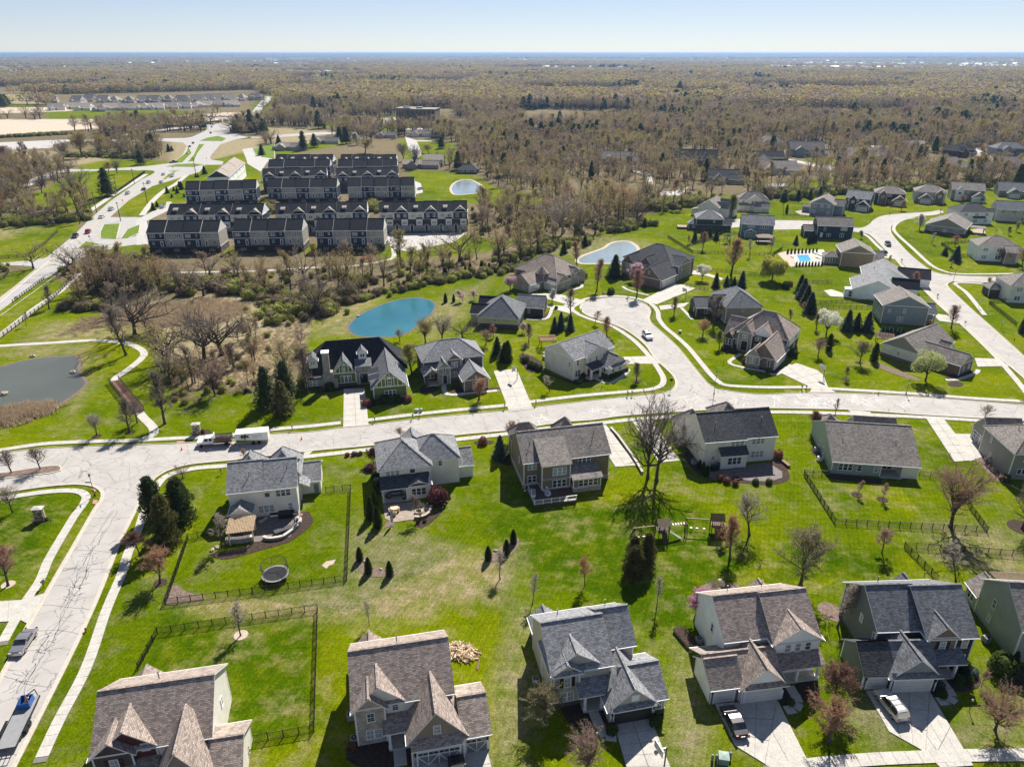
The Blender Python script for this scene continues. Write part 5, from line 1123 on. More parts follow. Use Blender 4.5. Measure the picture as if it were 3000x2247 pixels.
def unit_front(label,x,y,rot,wd,wall,gab,group,lower=True):
 h=House(label,x,y,rot,cat='town house',roof='r_black',wall=wall,group=group,name='town_house')
 h.blk(.02,wd-.02,0,11,8.8,'rx',12.4+(.2 if gab else 0),ov=.4,ovg=0,corners=False,base='brickdk',bh=5.5,gable='offwhite')
 for w_ in(.12,wd-.12):q=MB();q.box(w_-.1,w_+.1,-.05,.05,5.6,8.65);h.part('corner_trim',q,'white')
 q=MB();q.box(.05,wd-.05,-.45,-.05,8.45,8.7);h.part('eave_trim',q,'white')
 if gab:
  h.blk(.5,wd-.3,.25,6,8.8,'ry',11.0,wall='navy',gable='navy',ov=.45,ovg=.35,roof='r_tan',corners=False,z0=8.5).truss(wd*.3,wd*.74,.2,9.9,10.9,t=.2)
  h.win('f',wd*.3,6.4,.75,1.4,2,0).win('f',wd*.75,6.4,.75,1.4,2,0)
 else:
  h.blk(wd*.36,wd*.62,1.7,5,10.6,'shed',11.4,wall='white',roof='r_tan',ov=.3,ovg=.15,z0=9,corners=False).win('f',wd*.49,9.75,.6,.8,2,1,'fix')
  h.win('f',wd*.28,6.4,.8,1.3,2,0).win('f',wd*.75,6.4,.8,1.3,2,0)
 if lower:
  h.blk(wd*.5,wd*.92,-.9,0,5.6,'shed',6.1,wall='white',roof='r_black',ov=.2,ovg=.1,z0=2.8,corners=False).win('f',wd*.71,3.5,.6,1.2,3,-1)
  h.door('f',wd*.18,.5,1.0,2.2,0,'black');h.blk(wd*.06,wd*.32,-1.5,0,3.1,'ry',3.9,walls=False,ov=.1).col(wd*.08,-1.4,.3,2.8,.22).col(wd*.3,-1.4,.3,2.8,.22)
  h.gdoor('f',wd*.68,4.2,2.2,0,'bluegrey',True,wins=False)
 return h
def terrace(kind,A,B,n,zz,names,where,group,start=0,lower=True):
 rot=math.atan2(B[1]-A[1],B[0]-A[0]);wd=math.dist(A,B)/n
 pos=['leftmost','second','third','fourth','fifth','sixth']
 for i in range(n):
  t=i/n;x,y=lerp(A,B,t);x+=-math.sin(rot)*.4;y+=math.cos(rot)*.4
  wall=TM[(i+start)%2]
  nm={0:'leftmost',n-1:'rightmost'}.get(i,pos[i]+' from left')
  colr='navy' if wall=='navy' else 'pale grey'
  if kind=='b':unit_back('%s town house, %s in %s'%(colr,nm,where),x,y,math.degrees(rot),wd,wall,i%2==0,group)
  else:unit_front('%s gabled town house, %s in %s'%(colr,nm,where)if(i+start)%2==0 else '%s town house with box dormer, %s in %s'%(colr,nm,where),x,y,math.degrees(rot),wd,'navy' if(i+start)%2==0 else 'cream',(i+start)%2==0,group,lower)
def TE(c,a,b,z):return W(c,*a,z),W(c,*b,z)
terrace('b',*TE('b',(120,1166),(1050,1155),8.6),4,8.6,None,'the nearest left terrace','town houses of the nearest left terrace')
terrace('b',*TE('b',(1235,1145),(2140,1135),8.6),4,8.6,None,'the nearest middle terrace','town houses of the nearest middle terrace')
terrace('b',*TE('c',(195,1138),(1075,1130),8.6),4,8.6,None,'the nearest right terrace','town houses of the nearest right terrace')
terrace('f',*TE('b',(382,930),(1625,925),8.8),6,8.8,None,'the second-line left terrace','town houses of the second-line left terrace',1)
terrace('f',*TE('b',(1790,920),((865-2212)*1+2212+2123,895),8.8)if False else(W('b',1790,920,8.8),W('c',865,890,8.8)),6,8.8,None,'the second-line middle terrace','town houses of the second-line middle terrace',1)
terrace('f',W('c',1015,900,8.8),W('c',2165,885,8.8),6,8.8,None,'the second-line right terrace','town houses of the second-line right terrace',1)
terrace('b',W('b',622,615,8.6),W('b',1550,590,8.6),5,8.6,None,'the third-line left terrace','town houses of the third-line left terrace')
terrace('b',W('b',1692,580,8.6),W('c',470,570,8.6),5,8.6,None,'the third-line middle terrace','town houses of the third-line middle terrace')
terrace('b',W('c',610,568,8.6),W('c',1480,555,8.6),5,8.6,None,'the third-line right terrace','town houses of the third-line right terrace',1)
terrace('f',W('b',1628,440,8.8),W('c',345,415,8.8),5,8.8,None,'the fourth-line left terrace','town houses of the fourth-line left terrace',0,False)
terrace('f',W('c',465,435,8.8),W('c',1268,410,8.8),5,8.8,None,'the fourth-line right terrace','town houses of the fourth-line right terrace',0,False)
terrace('b',W('b',1700,310,8.6),W('c',380,300,8.6),4,8.6,None,'the fifth-line left terrace','town houses of the fifth-line left terrace',1)
terrace('b',W('c',480,305,8.6),W('c',1255,295,8.6),4,8.6,None,'the fifth-line right terrace','town houses of the fifth-line right terrace',1)
terrace('f',W('b',1790,238,8.8),W('c',415,238,8.8),5,8.8,None,'the farthest left terrace','town houses of the farthest left terrace',0,False)
terrace('f',W('c',510,238,8.8),W('c',1235,238,8.8),5,8.8,None,'the farthest right terrace','town houses of the farthest right terrace',0,False)
a=W('b',1190,440,8.8);b=W('b',1400,250,8.8)
rot=math.atan2(b[1]-a[1],b[0]-a[0]);wd=math.dist(a,b)/5
for i in range(5):
 x,y=lerp(a,b,i/5)
 h=House('pale-roofed end-on town house, %s from the near end of the slanting terrace'%('first','second','third','fourth','fifth')[i],x,y,math.degrees(rot),cat='town house',roof='r_tan',wall='offwhite',group='town houses of the slanting terrace',name='town_house')
 h.blk(.02,wd-.02,0,12,8.8,'rx',12.3+.25*(i%2),ovg=0,corners=False,gable='charcoal').win('f',wd*.3,6.3,.8,1.4,2,0).win('f',wd*.7,3.3,.8,1.4,2,0).win('f',wd*.3,3.3,.8,1.4,1,0)
# ------------------------------------------------------------- office block by the highway
x,y=W('12',1225,655)
ofc=House('dark brown three-storey office block with flat pale roof beyond the highway',x,y,-8,cat='office building',wall='brickdk',name='office_building')
def offb(x0,x1,y0,y1,h_):
 m=MB();m.box(x0,x1,y0,y1,0,h_);ofc.part('wall',m,'brick');m=MB();m.box(x0-.4,x1+.4,y0-.4,y1+.4,h_,h_+.7);ofc.part('roof',m,'r_tan')
 n=6
 for i in range(n):
  u=x0+(i+.5)*(x1-x0)/n;m=MB();m.box(u-.9,u+.9,y0-.12,y0+.02,1,h_-1.4);o=m.build('window',M['glass'],ofc.e)
offb(0,20,0,24,14);offb(20,50,-7,19,13.6)
for a_ in((8,15,6,12,14.7,16.2),(25,32,2,9,14.3,16)):m=MB();m.box(*a_);ofc.part('roof_plant',m,'midgrey')
# ------------------------------------------------------------- houses in the woods and beyond the highway
def far_house(label,c,X,Y,rot,wd,dp,e,r,roof,wall,group=None,wing=True,z=0):
 x,y=W(c,X,Y);h=House(label,x,y,rot,roof=roof,wall=wall,group=group)
 h.blk(-wd/2,wd/2,0,dp,e,random.choice(('hip','rx'))if wing!='g' else 'ry',r,corners=False)
 if wing:h.blk(-wd*.35,-wd*.05,-3,dp*.6,e*.9,'ry',e*.9+2.6,corners=False,roof=roof);h.blk(wd*.1,wd*.6,-2,dp*.5,3,'rx',5.4,corners=False)
 for u in(-.38,-.2,.02,.2,.38):h.win('f',u*wd,1,1.2,1.6,2,0,'fix');
 if e>5:
  for u in(-.3,.05,.35):h.win('f',u*wd,e-2,1.1,1.4,2,0,'fix')
 return h
far_house('dark blue-grey gabled house among bare trees, front facing us, with white trim','14',355,960,-8,26,14,6,11,'r_taupe','bluegrey')
far_house('pale house with small white cupola turret in the woods','14',50,890,-8,20,14,6,10,'r_taupe','beige')
far_house('black-roofed house behind the white cupola house lane','14',30,1030,-5,22,12,5.5,9,'r_black','beige')
far_house('charcoal hip-roofed mansion in the woods above the grass clearing','13',1600,1045,-10,34,18,5,11,'r_black','brickdk')
far_house('grey striped-roof house hidden by bare trees left of the charcoal mansion','13',940,1020,-10,26,14,4,8,'r_slate','taupe')
far_house('low tan-roofed house behind leafless trees, above the white blossoming pair','14',840,985,-8,30,18,3.5,8,'r_taupe','tan')
far_house('beige-roofed house beside a red-leaved tree in the woods','14',1300,930,10,18,14,5,9,'r_tan','beige')
far_house('steep black-roofed house with pale ridge lines in the right woods','14',1740,880,30,26,14,5,10,'r_black','taupe')
far_house('second steep black-roofed house just below the first in the right woods','14',1700,960,25,20,12,5,9,'r_black','brickdk')
far_house('blue-grey house with white gables at the far right edge','14',2100,950,-5,24,14,5.5,9.5,'r_slate','bluegrey')
far_house('grey hip-roofed house behind bare trees at the far right edge','14',2080,1085,-8,28,16,4,9,'r_taupe','taupe')
far_house('grey hip-roofed house with pale garage in the woods right of the blossoming trees','14',1580,1080,-8,26,16,4,8.5,'r_taupe','tan')
far_house('dark turreted roof just inside the far right edge','14',2190,700,0,20,12,6,11,'r_black','taupe')
far_house('brown-roofed house with lane in the left part of the right woods','14',110,1110,-6,26,15,4,8,'r_taupe','tan')
far_house('shaded grey-roofed house among trunks beyond the grass clearing','13',1870,1190,-8,20,12,4,8,'r_dark','taupe')
far_house('tan brick ranch house with skylights beside the small pond','12',1420,1060,-5,24,11,3,5.5,'r_tan','brickpale')
far_house('brown two-level house right of the skylit ranch house','12',1540,1045,-5,14,12,5,8,'r_tan','brickpale',wing=False)
far_house('small dark shed-like house between pond and trees','12',1830,1105,-5,14,9,3,5.5,'r_dark','brickdk',wing=False)
far_house('brown-roofed ranch house beside the curving lane left of the spruces','12',300,905,0,26,11,3,5.8,'r_tan','brickpale')
far_house('grey-roofed ranch house behind the dark spruce','12',600,850,0,24,11,3,5.8,'r_taupe','tan')
far_house('small grey-roofed house in a lawn gap beyond the terraces','12',1130,800,0,18,11,3,5.8,'r_taupe','tan')
far_house('pale-roofed house right of the lane junction beyond the terraces','12',1430,790,0,24,12,3,6,'r_taupe','beige')
far_house('grey gabled house near the highway among pink trees','13',720,735,10,26,12,4,8,'r_grey','tan')
far_house('pale-roofed house left of the willow-like yellow tree','13',330,765,0,24,12,3.5,6,'r_tan','beige')
far_house('dark-roofed house in front of the farther woods, left of the office','12',800,330,0,20,14,5,9,'r_dark','brickdk')
far_house('large grey house with white gables beyond the office roof','12',1410,325,0,26,16,6,10,'r_grey','offwhite')
far_house('white-gabled house on the skyline field edge','12',2180,300,0,26,16,6,10,'r_slate','offwhite')
G_='beige-roofed houses in rows beyond the highway'
row1=[(430,500,0),(640,505,1),(745,490,0),(870,500,1),(960,505,0),(1090,505,1),(1190,500,0),(1300,500,1),(1420,495,0),(1520,500,1),(1590,500,0),(1680,495,1),(1770,490,0),(1850,490,1),(1960,490,0),(2045,485,1)]
for i,(X,Y,k)in enumerate(row1):far_house('beige-roofed house, %s from left in the back row beyond the highway'%ORD[i],'11',X,Y,random.uniform(-20,20),18,20,4,11,random.choice(('r_tan','r_taupe')),random.choice(('beige','greige')),G_)
row2=[(480,565),(600,555),(700,565),(840,575),(940,560),(1080,565),(1210,560),(1330,560),(1450,555),(1560,550),(1640,545),(1740,540),(1850,535),(1980,535)]
for i,(X,Y)in enumerate(row2):far_house('grey-beige house, %s from left in the front row beyond the highway'%ORD[i],'11',X,Y,random.uniform(-25,25),20,22,3.6,9,random.choice(('r_taupe','r_tan')),random.choice(('beige','offwhite','tan')),'grey-beige houses nearest the highway')
for X,Y in((2160,480),(30,480)):far_house('grey house with white trim standing near the far main road' if X>1000 else 'grey gabled house at the far end of the far main road','11' if X>1000 else '12',X,Y,5,22,14,6,11,'r_taupe','tan')
far_house('dark-roofed house on a far clearing edge, top centre-left of the right woods','13',30,320,0,32,20,6,11,'r_dark','beige');far_house('pale-gabled house right beside the far dark-roofed one','13',170,325,0,28,18,6,10,'r_slate','offwhite')
# ------------------------------------------------------------- trees
M['twig']=leafm('grey_brown_twigs',[(.25,.205,.165),(.36,.30,.245)])
M['twigpale']=leafm('pale_grey_twigs',[(.33,.285,.235),(.45,.39,.32)])
M['twigdk']=leafm('dark_twigs',[(.16,.13,.107),(.245,.20,.17)])
M['bud_red']=leafm('red_buds',[(.38,.12,.08),(.48,.19,.12)])
M['bud_orange']=leafm('orange_buds',[(.44,.20,.09),(.54,.28,.13)])
M['bud_pink']=leafm('salmon_buds',[(.33,.15,.12),(.40,.20,.16)])
M['bud_yellow']=leafm('yellow_green_buds',[(.36,.36,.06),(.50,.48,.10)])
M['bud_gold']=leafm('golden_catkins',[(.32,.25,.06),(.40,.30,.07)])
M['bud_green']=leafm('fresh_green_leaves',[(.17,.22,.04),(.26,.30,.06)])
M['bud_olive']=leafm('olive_buds',[(.20,.19,.06),(.26,.24,.08)])
M['blossom']=leafm('white_blossom',[(.55,.54,.46),(.72,.71,.62)])
M['blossom_pink']=leafm('pink_blossom',[(.62,.25,.42),(.74,.42,.58)])
M['blossom_pale']=leafm('pale_pink_blossom',[(.66,.45,.52),(.78,.62,.66)])
M['paleleaf']=leafm('pale_green_young_leaves',[(.33,.37,.14),(.48,.50,.24)])
M['plum']=leafm('purple_leaves',[(.09,.035,.04),(.16,.06,.06)])
M['russet']=leafm('russet_leaves',[(.17,.075,.05),(.26,.12,.08)])
M['spruce']=leafm('dark_spruce_needles',[(.045,.068,.025),(.090,.115,.042)])
M['bluespruce']=leafm('blue_spruce_needles',[(.055,.085,.075),(.10,.135,.115)])
M['juniper']=leafm('olive_juniper_foliage',[(.07,.075,.022),(.15,.14,.05)])
M['arbor']=leafm('arborvitae_foliage',[(.035,.055,.012),(.075,.095,.022)])
M['boxwood']=leafm('clipped_evergreen',[(.045,.075,.012),(.10,.13,.025)])
M['straw']=leafm('dry_reeds',[(.36,.27,.17),(.50,.40,.28)])
class TG:
 def __init__(s,seed):s.r=random.Random(seed);s.w=MB();s.c=MB()
 def tube(s,pts,r0,r1,n,mb):
  k=len(pts)
  fr=[]
  for i in range(k):
   a=pts[max(i-1,0)];b=pts[min(i+1,k-1)];d=(b-a).normalized()
   u=Vector((0,0,1))if abs(d.z)<.9 else Vector((0,1,0));x=d.cross(u).normalized();fr.append((x,d.cross(x)))
  vs=[]
  for i,p in enumerate(pts):
   r=r0+(r1-r0)*i/(k-1);x,y=fr[i]
   for j in range(n):t=2*math.pi*j/n;vs.append(tuple(p+x*(r*math.cos(t))+y*(r*math.sin(t))))
  fs=[(i*n+j,i*n+(j+1)%n,(i+1)*n+(j+1)%n,(i+1)*n+j)for i in range(k-1)for j in range(n)]
  mb.add(vs,fs)
 def limb(s,p,d,L,seg,up,wob):
  pts=[p.copy()];d=d.normalized()
  for i in range(seg):
   d=(d+Vector((s.r.gauss(0,wob),s.r.gauss(0,wob),s.r.gauss(0,wob)+up))).normalized();p=p+d*(L/seg);pts.append(p.copy())
  return pts
 def twig(s,p,d,L,w,mi=0):
  r=s.r;d=(d+Vector((r.gauss(0,.5),r.gauss(0,.5),r.gauss(.1,.45)))).normalized();q=p+d*L
  x=d.cross(Vector((r.random()-.5,r.random()-.5,r.random()-.5))).normalized()*w
  s.c.add([tuple(p-x),tuple(p+x),tuple(q)],[(0,1,2)],mi);return q,d
 def leaf(s,p,sz,mi=1):
  r=s.r;a=Vector((r.gauss(0,1),r.gauss(0,1),r.gauss(0,1))).normalized();b=a.cross(Vector((r.random(),r.random(),r.random()-.5))).normalized()
  s.c.add([tuple(p+a*sz),tuple(p-a*sz*.5+b*sz*.8),tuple(p-a*sz*.5-b*sz*.8)],[(0,1,2)],mi)
def bare(shape,seed,nl,ns,nt,tw=.018,leaf=0,lsz=.1,sides=5,mats=('bark','twig','twig'),names=None):
 g=TG(seed);r=g.r;V=Vector
 trunks=[(V((0,0,0)),V((0,0,1)))]
 P={'oval':(.20,1.0,65,3.1,.10),'round':(.22,.9,50,3.9,.08),'spread':(.20,.65,32,5.2,.03),'forest':(.42,1.0,52,2.5,.10),'fan':(.14,.45,62,5.0,.04),'vase':(.14,.6,68,4.0,.06),'young':(.3,1.0,55,2.3,.12),'shrub':(.02,.3,58,3.6,.05)}[shape]
 z0,z1,el,R,up=P
 ht=9.0 if shape in('oval','forest','young')else(6.5 if shape=='round' else 4.0 if shape in('spread','vase')else 2.5 if shape=='fan' else .6)
 rt={'forest':.16,'young':.11,'shrub':.05,'spread':.34,'fan':.24}.get(shape,.19)
 tp=g.limb(V((0,0,0)),V((r.gauss(0,.04),r.gauss(0,.04),1)),ht,6,0,.04)
 g.tube(tp,rt,.04 if ht>6 else rt*.6,sides+1,g.w)
 if shape!='shrub':g.tube([V((0,0,-.2)),V((0,0,.5))],rt*1.6,rt*.95,sides+1,g.w)
 for i in range(nl):
  t=i/(nl-1);hz_=z0*10+(min(z1*10,ht)-z0*10)*(t**.9);k=hz_/ht*6;i0=min(int(k),5);p=tp[i0].lerp(tp[i0+1],k-i0)
  az=i*2.4+r.uniform(-.5,.5);e=R_(el+r.uniform(-12,12)+(20*t if shape in('oval','round','forest','young')else 0))
  d=V((math.cos(az)*math.cos(e),math.sin(az)*math.cos(e),math.sin(e)))
  if shape in('oval','forest','young','round'):L=R*(1.15-.62*abs(t-.25)*1.1)*r.uniform(.8,1.12)
  else:L=R*r.uniform(.85,1.3)*(1.25 if shape in('vase','fan','spread')else 1)
  L=min(L,(10.2-p.z)/max(.3,math.sin(min(1.5,e+up*3))))
  lp=g.limb(p,d,L,5,up,.10 if shape!='spread' else .17);lr=rt*(.42 if shape not in('fan','vase','spread')else .55)*(1-.5*t)
  g.tube(lp,lr,.012,4 if sides>3 else 3,g.w)
  for j in range(ns):
   u=.18+.8*(j+r.random()*.6)/ns;k=min(u,.98)*5;i1=int(k);q=lp[i1].lerp(lp[i1+1],k-i1);dd=(lp[i1+1]-lp[i1]).normalized()
   sd_=dd.cross(V((r.gauss(0,1),r.gauss(0,1),r.gauss(0,1)))).normalized();d2=(dd*.75+sd_*.85+V((0,0,.22))).normalized()
   L2=L*(.48-.22*u)*r.uniform(.7,1.2);sp2=g.limb(q,d2,L2,3,.08,.14)
   if sides>3:g.tube(sp2,lr*.36,.006,3,g.w)
   else:
    x=d2.cross(V((0,0,1))).normalized()*lr*.3;g.w.add([tuple(q-x),tuple(q+x),tuple(sp2[-1])],[(0,1,2)])
   for m in range(nt):
    w_=r.random();k2=w_*2.99;i2=int(k2);q2=sp2[i2].lerp(sp2[i2+1],k2-i2)
    tq,td=g.twig(q2,d2,r.uniform(.35,.95)*(.8 if shape!='shrub' else 1),tw)
    if leaf:
     for _ in range(int(leaf)+(1 if r.random()<leaf%1 else 0)):g.leaf(q2.lerp(tq,r.uniform(.4,1.05)),lsz*r.uniform(.6,1.2))
 tm=g.w.mesh('trunk',M[mats[0]]);cm=g.c.mesh('crown',[M[mats[1]],M[mats[2]]])
 return tm,cm
def conifer(seed,kind,mats,n=1500):
 g=TG(seed);r=g.r;V=Vector
 g.tube([V((0,0,-.2)),V((0,0,9.6))],.16,.02,5,g.w)
 if kind=='spruce':prof=lambda z:2.15*(1-z/10)**.85+.06;z0=.5
 elif kind=='arbor':prof=lambda z:1.5*math.sin(math.pi*min(1,(z/10*.62+.38)))**.8*(1 if z<8 else 1);z0=.1
 elif kind=='pine':prof=lambda z:2.6*(1-(z/10))**.55*(1+.25*math.sin(z*3));z0=1.2
 else:prof=lambda z:2.7*math.sqrt(max(0,1-((z-3.6)/6.5)**2))*(1-.03*z);z0=.1
 core=[(max(.02,prof(z)*(.62 if kind in('spruce','pine')else .72 if kind=='arbor' else .55)),z)for z in[z0+(9.8-z0)*i/9 for i in range(10)]]
 g.c.lathe((0,0,0),core,9)
 for i in range(n):
  if kind in('spruce','pine'):
   lv=r.randint(0,20)+r.gauss(0,.12);z=z0+(9.75-z0)*max(0,min(1,lv/20));az=r.random()*6.283;az=round(az*7/6.283+lv*.37)*6.283/7+r.gauss(0,.20)if r.random()<.75 else az
   R=prof(z)*(1+.16*math.sin(az*3+lv*1.7));f=r.uniform(.45,1.03);p=V((math.cos(az)*R*f,math.sin(az)*R*f,z-.28*R*f*.8+r.gauss(0,.08)))
   out=V((math.cos(az),math.sin(az),-.25));s_=r.uniform(.28,.5)*(.6+.4*(1-z/10))
   side=V((-math.sin(az),math.cos(az),0))*s_*.42+V((0,0,r.gauss(0,.1)))
   g.c.add([tuple(p-side),tuple(p+side),tuple(p+out*s_*1.2)],[(0,1,2)],0)
  else:
   z=z0+(9.9-z0)*r.random()**1.05;az=r.random()*6.283;lump=1+.09*math.sin(az*4+z*2.1+seed)+.06*math.sin(az*7-z*3)
   lump+=(.16*math.sin(az*2+z*1.3+seed*2)+.1*math.sin(az*5-z*2.6)if kind=='juniper' else 0);R=prof(z)*lump*(r.uniform(.78,1.05)if kind=='arbor' else r.uniform(.55,1.12));p=V((math.cos(az)*R,math.sin(az)*R,z+r.gauss(0,.1)))
   n_=V((math.cos(az),math.sin(az),.5));s_=r.uniform(.2,.42);a=V((r.gauss(0,.5),r.gauss(0,.5),1)).normalized();b=n_.cross(a).normalized()
   g.c.add([tuple(p+a*s_+n_*.16),tuple(p-b*s_*.6),tuple(p+b*s_*.6)],[(0,1,2)],0)
 return g.w.mesh('trunk',M['bark']),g.c.mesh('crown',[M[mats]])
def leafy(seed,kind,mats,n=3600):
 g=TG(seed);r=g.r;V=Vector
 g.tube([V((0,0,-.2)),V((.1,0,1.2)),V((0,.1,4.5))],.28,.14,6,g.w)
 blobs=[(V((0,0,6.2)),2.6)]*2
 for i in range(11):
  az=i*2.4+r.uniform(-.4,.4);el=r.uniform(-.7,1.0);rr=r.uniform(1.6,3.0);blobs.append((V((math.cos(az)*rr,math.sin(az)*rr,5.8+el*2.1)),r.uniform(.9,1.6)))
  g.tube([V((0,0,2.0)),V((math.cos(az)*1.1,math.sin(az)*1.1,4.0)),V((math.cos(az)*2.4,math.sin(az)*2.4,5.6+el*1.6))],.12,.03,4,g.w)
 for i in range(n):
  c,R=r.choice(blobs);d=V((r.gauss(0,1),r.gauss(0,1),r.gauss(0,1))).normalized();p=c+d*R*r.uniform(.75,1.05)
  if kind=='willow':
   L=r.uniform(.8,2.6)*(1 if d.z<.3 else .5);x=V((r.uniform(-1,1),r.uniform(-1,1),0)).normalized()*.07
   g.c.add([tuple(p-x),tuple(p+x),tuple(p+V((d.x*.4,d.y*.4,-L)))],[(0,1,2)],0)
  else:g.leaf(p,r.uniform(.12,.24),0)
 return g.w.mesh('trunk',M['bark']),g.c.mesh('crown',[M[mats]])
def bushm(seed,mat,n=420,flat=.75):
 g=TG(seed);r=g.r
 g.c.lathe((0,0,0),[(.45,0),(.78,.3),(.8,.8),(.6,1.25),(.2,1.5)],9)
 for i in range(n):
  z=r.random()**.8;az=r.random()*6.283;R=math.sqrt(max(.02,1-(z-.35)**2*1.9))*(1+.1*math.sin(az*3+seed))*r.uniform(.85,1.08)
  p=Vector((math.cos(az)*R,math.sin(az)*R,z*1.75*r.uniform(.9,1.04)));g.leaf(p,r.uniform(.1,.2),0)
 return g.c.mesh('foliage',[M[mat]])
TREES={}
def tk(kind):
 if kind in TREES:return TREES[kind]
 base,_,col=kind.partition(':');col,_,v=col.partition('.');sd=int(v or 0)*17+hash_(base)
 S={'oval':('oval',20,9,19),'round':('round',20,10,19),'spread':('spread',14,12,24),'fan':('fan',14,12,24),'vase':('vase',18,10,24),'young':('young',14,6,16),'shrub':('shrub',14,6,14),'forest':('forest',12,6,9)}
 if base in S:
  sh,nl,ns,nt=S[base]
  lf={'red':(.9,.075),'orange':(1.2,.08),'pink':(.8,.07),'yellow':(2.0,.09),'gold':(1.6,.085),'green':(2.6,.10),'olive':(1.4,.08),'blossom':(3.2,.12),'blossom_pink':(3.2,.12),'blossom_pale':(3.2,.12),'plum':(4,.12),'russet':(2.4,.09)}.get(col,(0,0))
  tw_='twigpale' if col=='pale' else 'twigdk' if col=='dark' else 'twig'
  bm={'red':'bud_red','orange':'bud_orange','pink':'bud_pink','yellow':'bud_yellow','gold':'bud_gold','green':'bud_green','olive':'bud_olive'}.get(col,col if col in M else 'twig')
  if lf[0]>=2:tw_=tw_;
  tk_=bare(sh,sd,nl,ns,nt,.02 if base!='young' else .028,lf[0],lf[1]*(1.5 if base=='young' else 1),5,('barklt' if col=='sycamore' else 'bark','twigpale' if col=='sycamore' else tw_,bm))
 elif base in('spruce','arbor','pine','juniper'):
  tk_=conifer(sd,base,{'spruce':'spruce','blue':'bluespruce','arbor':'arbor','juniper':'juniper'}.get(col or base,'spruce'),4200 if base=='juniper' else 1900)
 elif base in('leafy','willow'):tk_=leafy(sd,base,{'yellow':'bud_yellow','green':'bud_green','blossom':'blossom','paleleaf':'paleleaf'}.get(col,'bud_green'),5200 if base=='willow' else 3800)
 elif base=='bush':tk_=(None,bushm(sd,col))
 TREES[kind]=tk_
 return tk_
def hash_(s):return sum(ord(ch)*(i+3)for i,ch in enumerate(s))%997
BW={'oval':1.45,'round':1.3,'young':1.7,'vase':1.35,'fan':1.2,'spread':1.15,'shrub':1.2,'forest':1.3,'spruce':1.25,'pine':1.15}
def tree(kind,x,y,h,label,group=None,wf=1.0,cat=None,name=None,z=0,rz=None):
 tm,cm=tk(kind);base=kind.split(':')[0]
 nm=name or{'spruce':'spruce_tree','arbor':'arborvitae','pine':'pine_tree','juniper':'juniper','bush':'bush','shrub':'shrub','young':'young_tree'}.get(base,'tree')
 rz=random.uniform(0,6.28)if rz is None else rz
 if base=='bush':
  o=obj(nm,cm,None,(x,y,z),rz,(h/1.75*wf,h/1.75*wf,h/1.75));return tag(o,label,cat or 'bush',group)
 e=empty(nm,(x,y,z),rz,label,cat or('shrub' if base=='shrub' else 'tree'),group)
 if base in BW:wf*=BW[base]
 k=h/10;e.scale=(k*wf,k*wf,k)
 obj('trunk',tm,e);obj('crown',cm,e)
 return e
def T(kind,c,X,Y,Yt,label,group=None,wf=1.0,**kw):
 x,y=W(c,X,Y);h=hgt(c,X,Y,Yt);return tree(kind,x,y,h,label,group,wf,**kw)
T('vase:dark.3','33',1215,640,-95,'tallest bare tree, three stems, between the two driveways of the brown and greige houses',wf=.62)
T('spread:dark.5','33',1290,665,40,'bare tree leaning beside the tallest one, above its long branching shadow',wf=.55)
T('round:pale.1','33',2080,1130,760,'round bare tree between the orange tree and the play towers',wf=1.0)
T('oval:orange.1','33',1915,1330,1010,'orange-budded tree beside the brown play tower')
T('young:russet.1','33',1855,1180,1060,'small rust-red tree below the curled slide',wf=1.2)
T('round:olive.2','34',305,1560,1030,'broad yellowish bare tree in the lawn above the white and slate houses',wf=1.0)
T('vase:red.3','34',1585,1060,520,'tall tree with red-tipped twigs by the black fence corner',wf=.95)
T('young:pink.2','34',1000,1280,1080,'small pinkish young tree in the open lawn beside the fence',wf=1.3)
T('young:pale.3','34',1630,1515,1280,'small grey young tree inside the lower right fence',wf=1.4)
T('young:pink.4','34',785,790,675,'left of two knee-high saplings behind the sea-green ranch');T('young:pink.5','34',1005,830,700,'right of two knee-high saplings behind the sea-green ranch')
T('round:dark.4','34',2195,1075,700,'dark bare tree in a mulch ring at the right edge')
T('oval:russet.2','34',400,240,65,'russet-leaved tree beside the sea-green ranch front corner',wf=1.1)
T('oval:pale.5','34',600,110,-30,'slim bare street tree before the sea-green ranch house',wf=.8)
T('round:pale.6','34',1870,145,10,'bare street tree behind the right-edge grey house',wf=1.3)
T('young:pale.7','43',235,260,30,'grey sapling left of the grey-shingled house rear corner',wf=.8);T('young:orange.8','33',680,1555,1330,'slim orange-tipped sapling above the grey-shingled house',wf=.8)
T('young:pale.9','43',1290,300,40,'thin grey sapling between grey-shingled and white houses',wf=.7);T('shrub:olive.1','33',1780,1590,1420,'olive multi-stem shrub in the mulch bed behind the white house',wf=1.1)
T('round:blossom_pink.1','43',1610,400,130,'pink blossoming tree at the white house corner',wf=.9)
T('young:pale.10','42',995,440,255,'tiny white-grey sapling above the pale brick house',wf=.7)
T('young:pale.11','41',2052,530,290,'bare grey young tree inside the green fenced lawn',wf=1.2)
T('round:orange.3','31',1365,1540,1240,'orange-red tree by the fence corner of the terrace house',wf=1.15)
T('round:russet.4','31',1190,1290,1090,'rust-coloured tree over the pavement below the three dark evergreens',wf=1.15)
T('round:red.5','31',70,1560,1220,'red-twigged tree in a pale mulch ring at the left edge',wf=1.1)
T('young:pale.12','31',1885,1230,960,'small white-barked clump beside the wooden pergola',wf=1.1)
T('spread:pink.6','31',1560,640,545,'low spreading pink-budded tree behind the dark evergreens',wf=1.3)
T('round:pink.7','31',2080,470,390,'pink-budded tree behind the beige house with the pergola',wf=1.4)
T('young:dark.13','31',1890,610,560,'small bare shrub tree at the left end of the pergola house',wf=1.3)
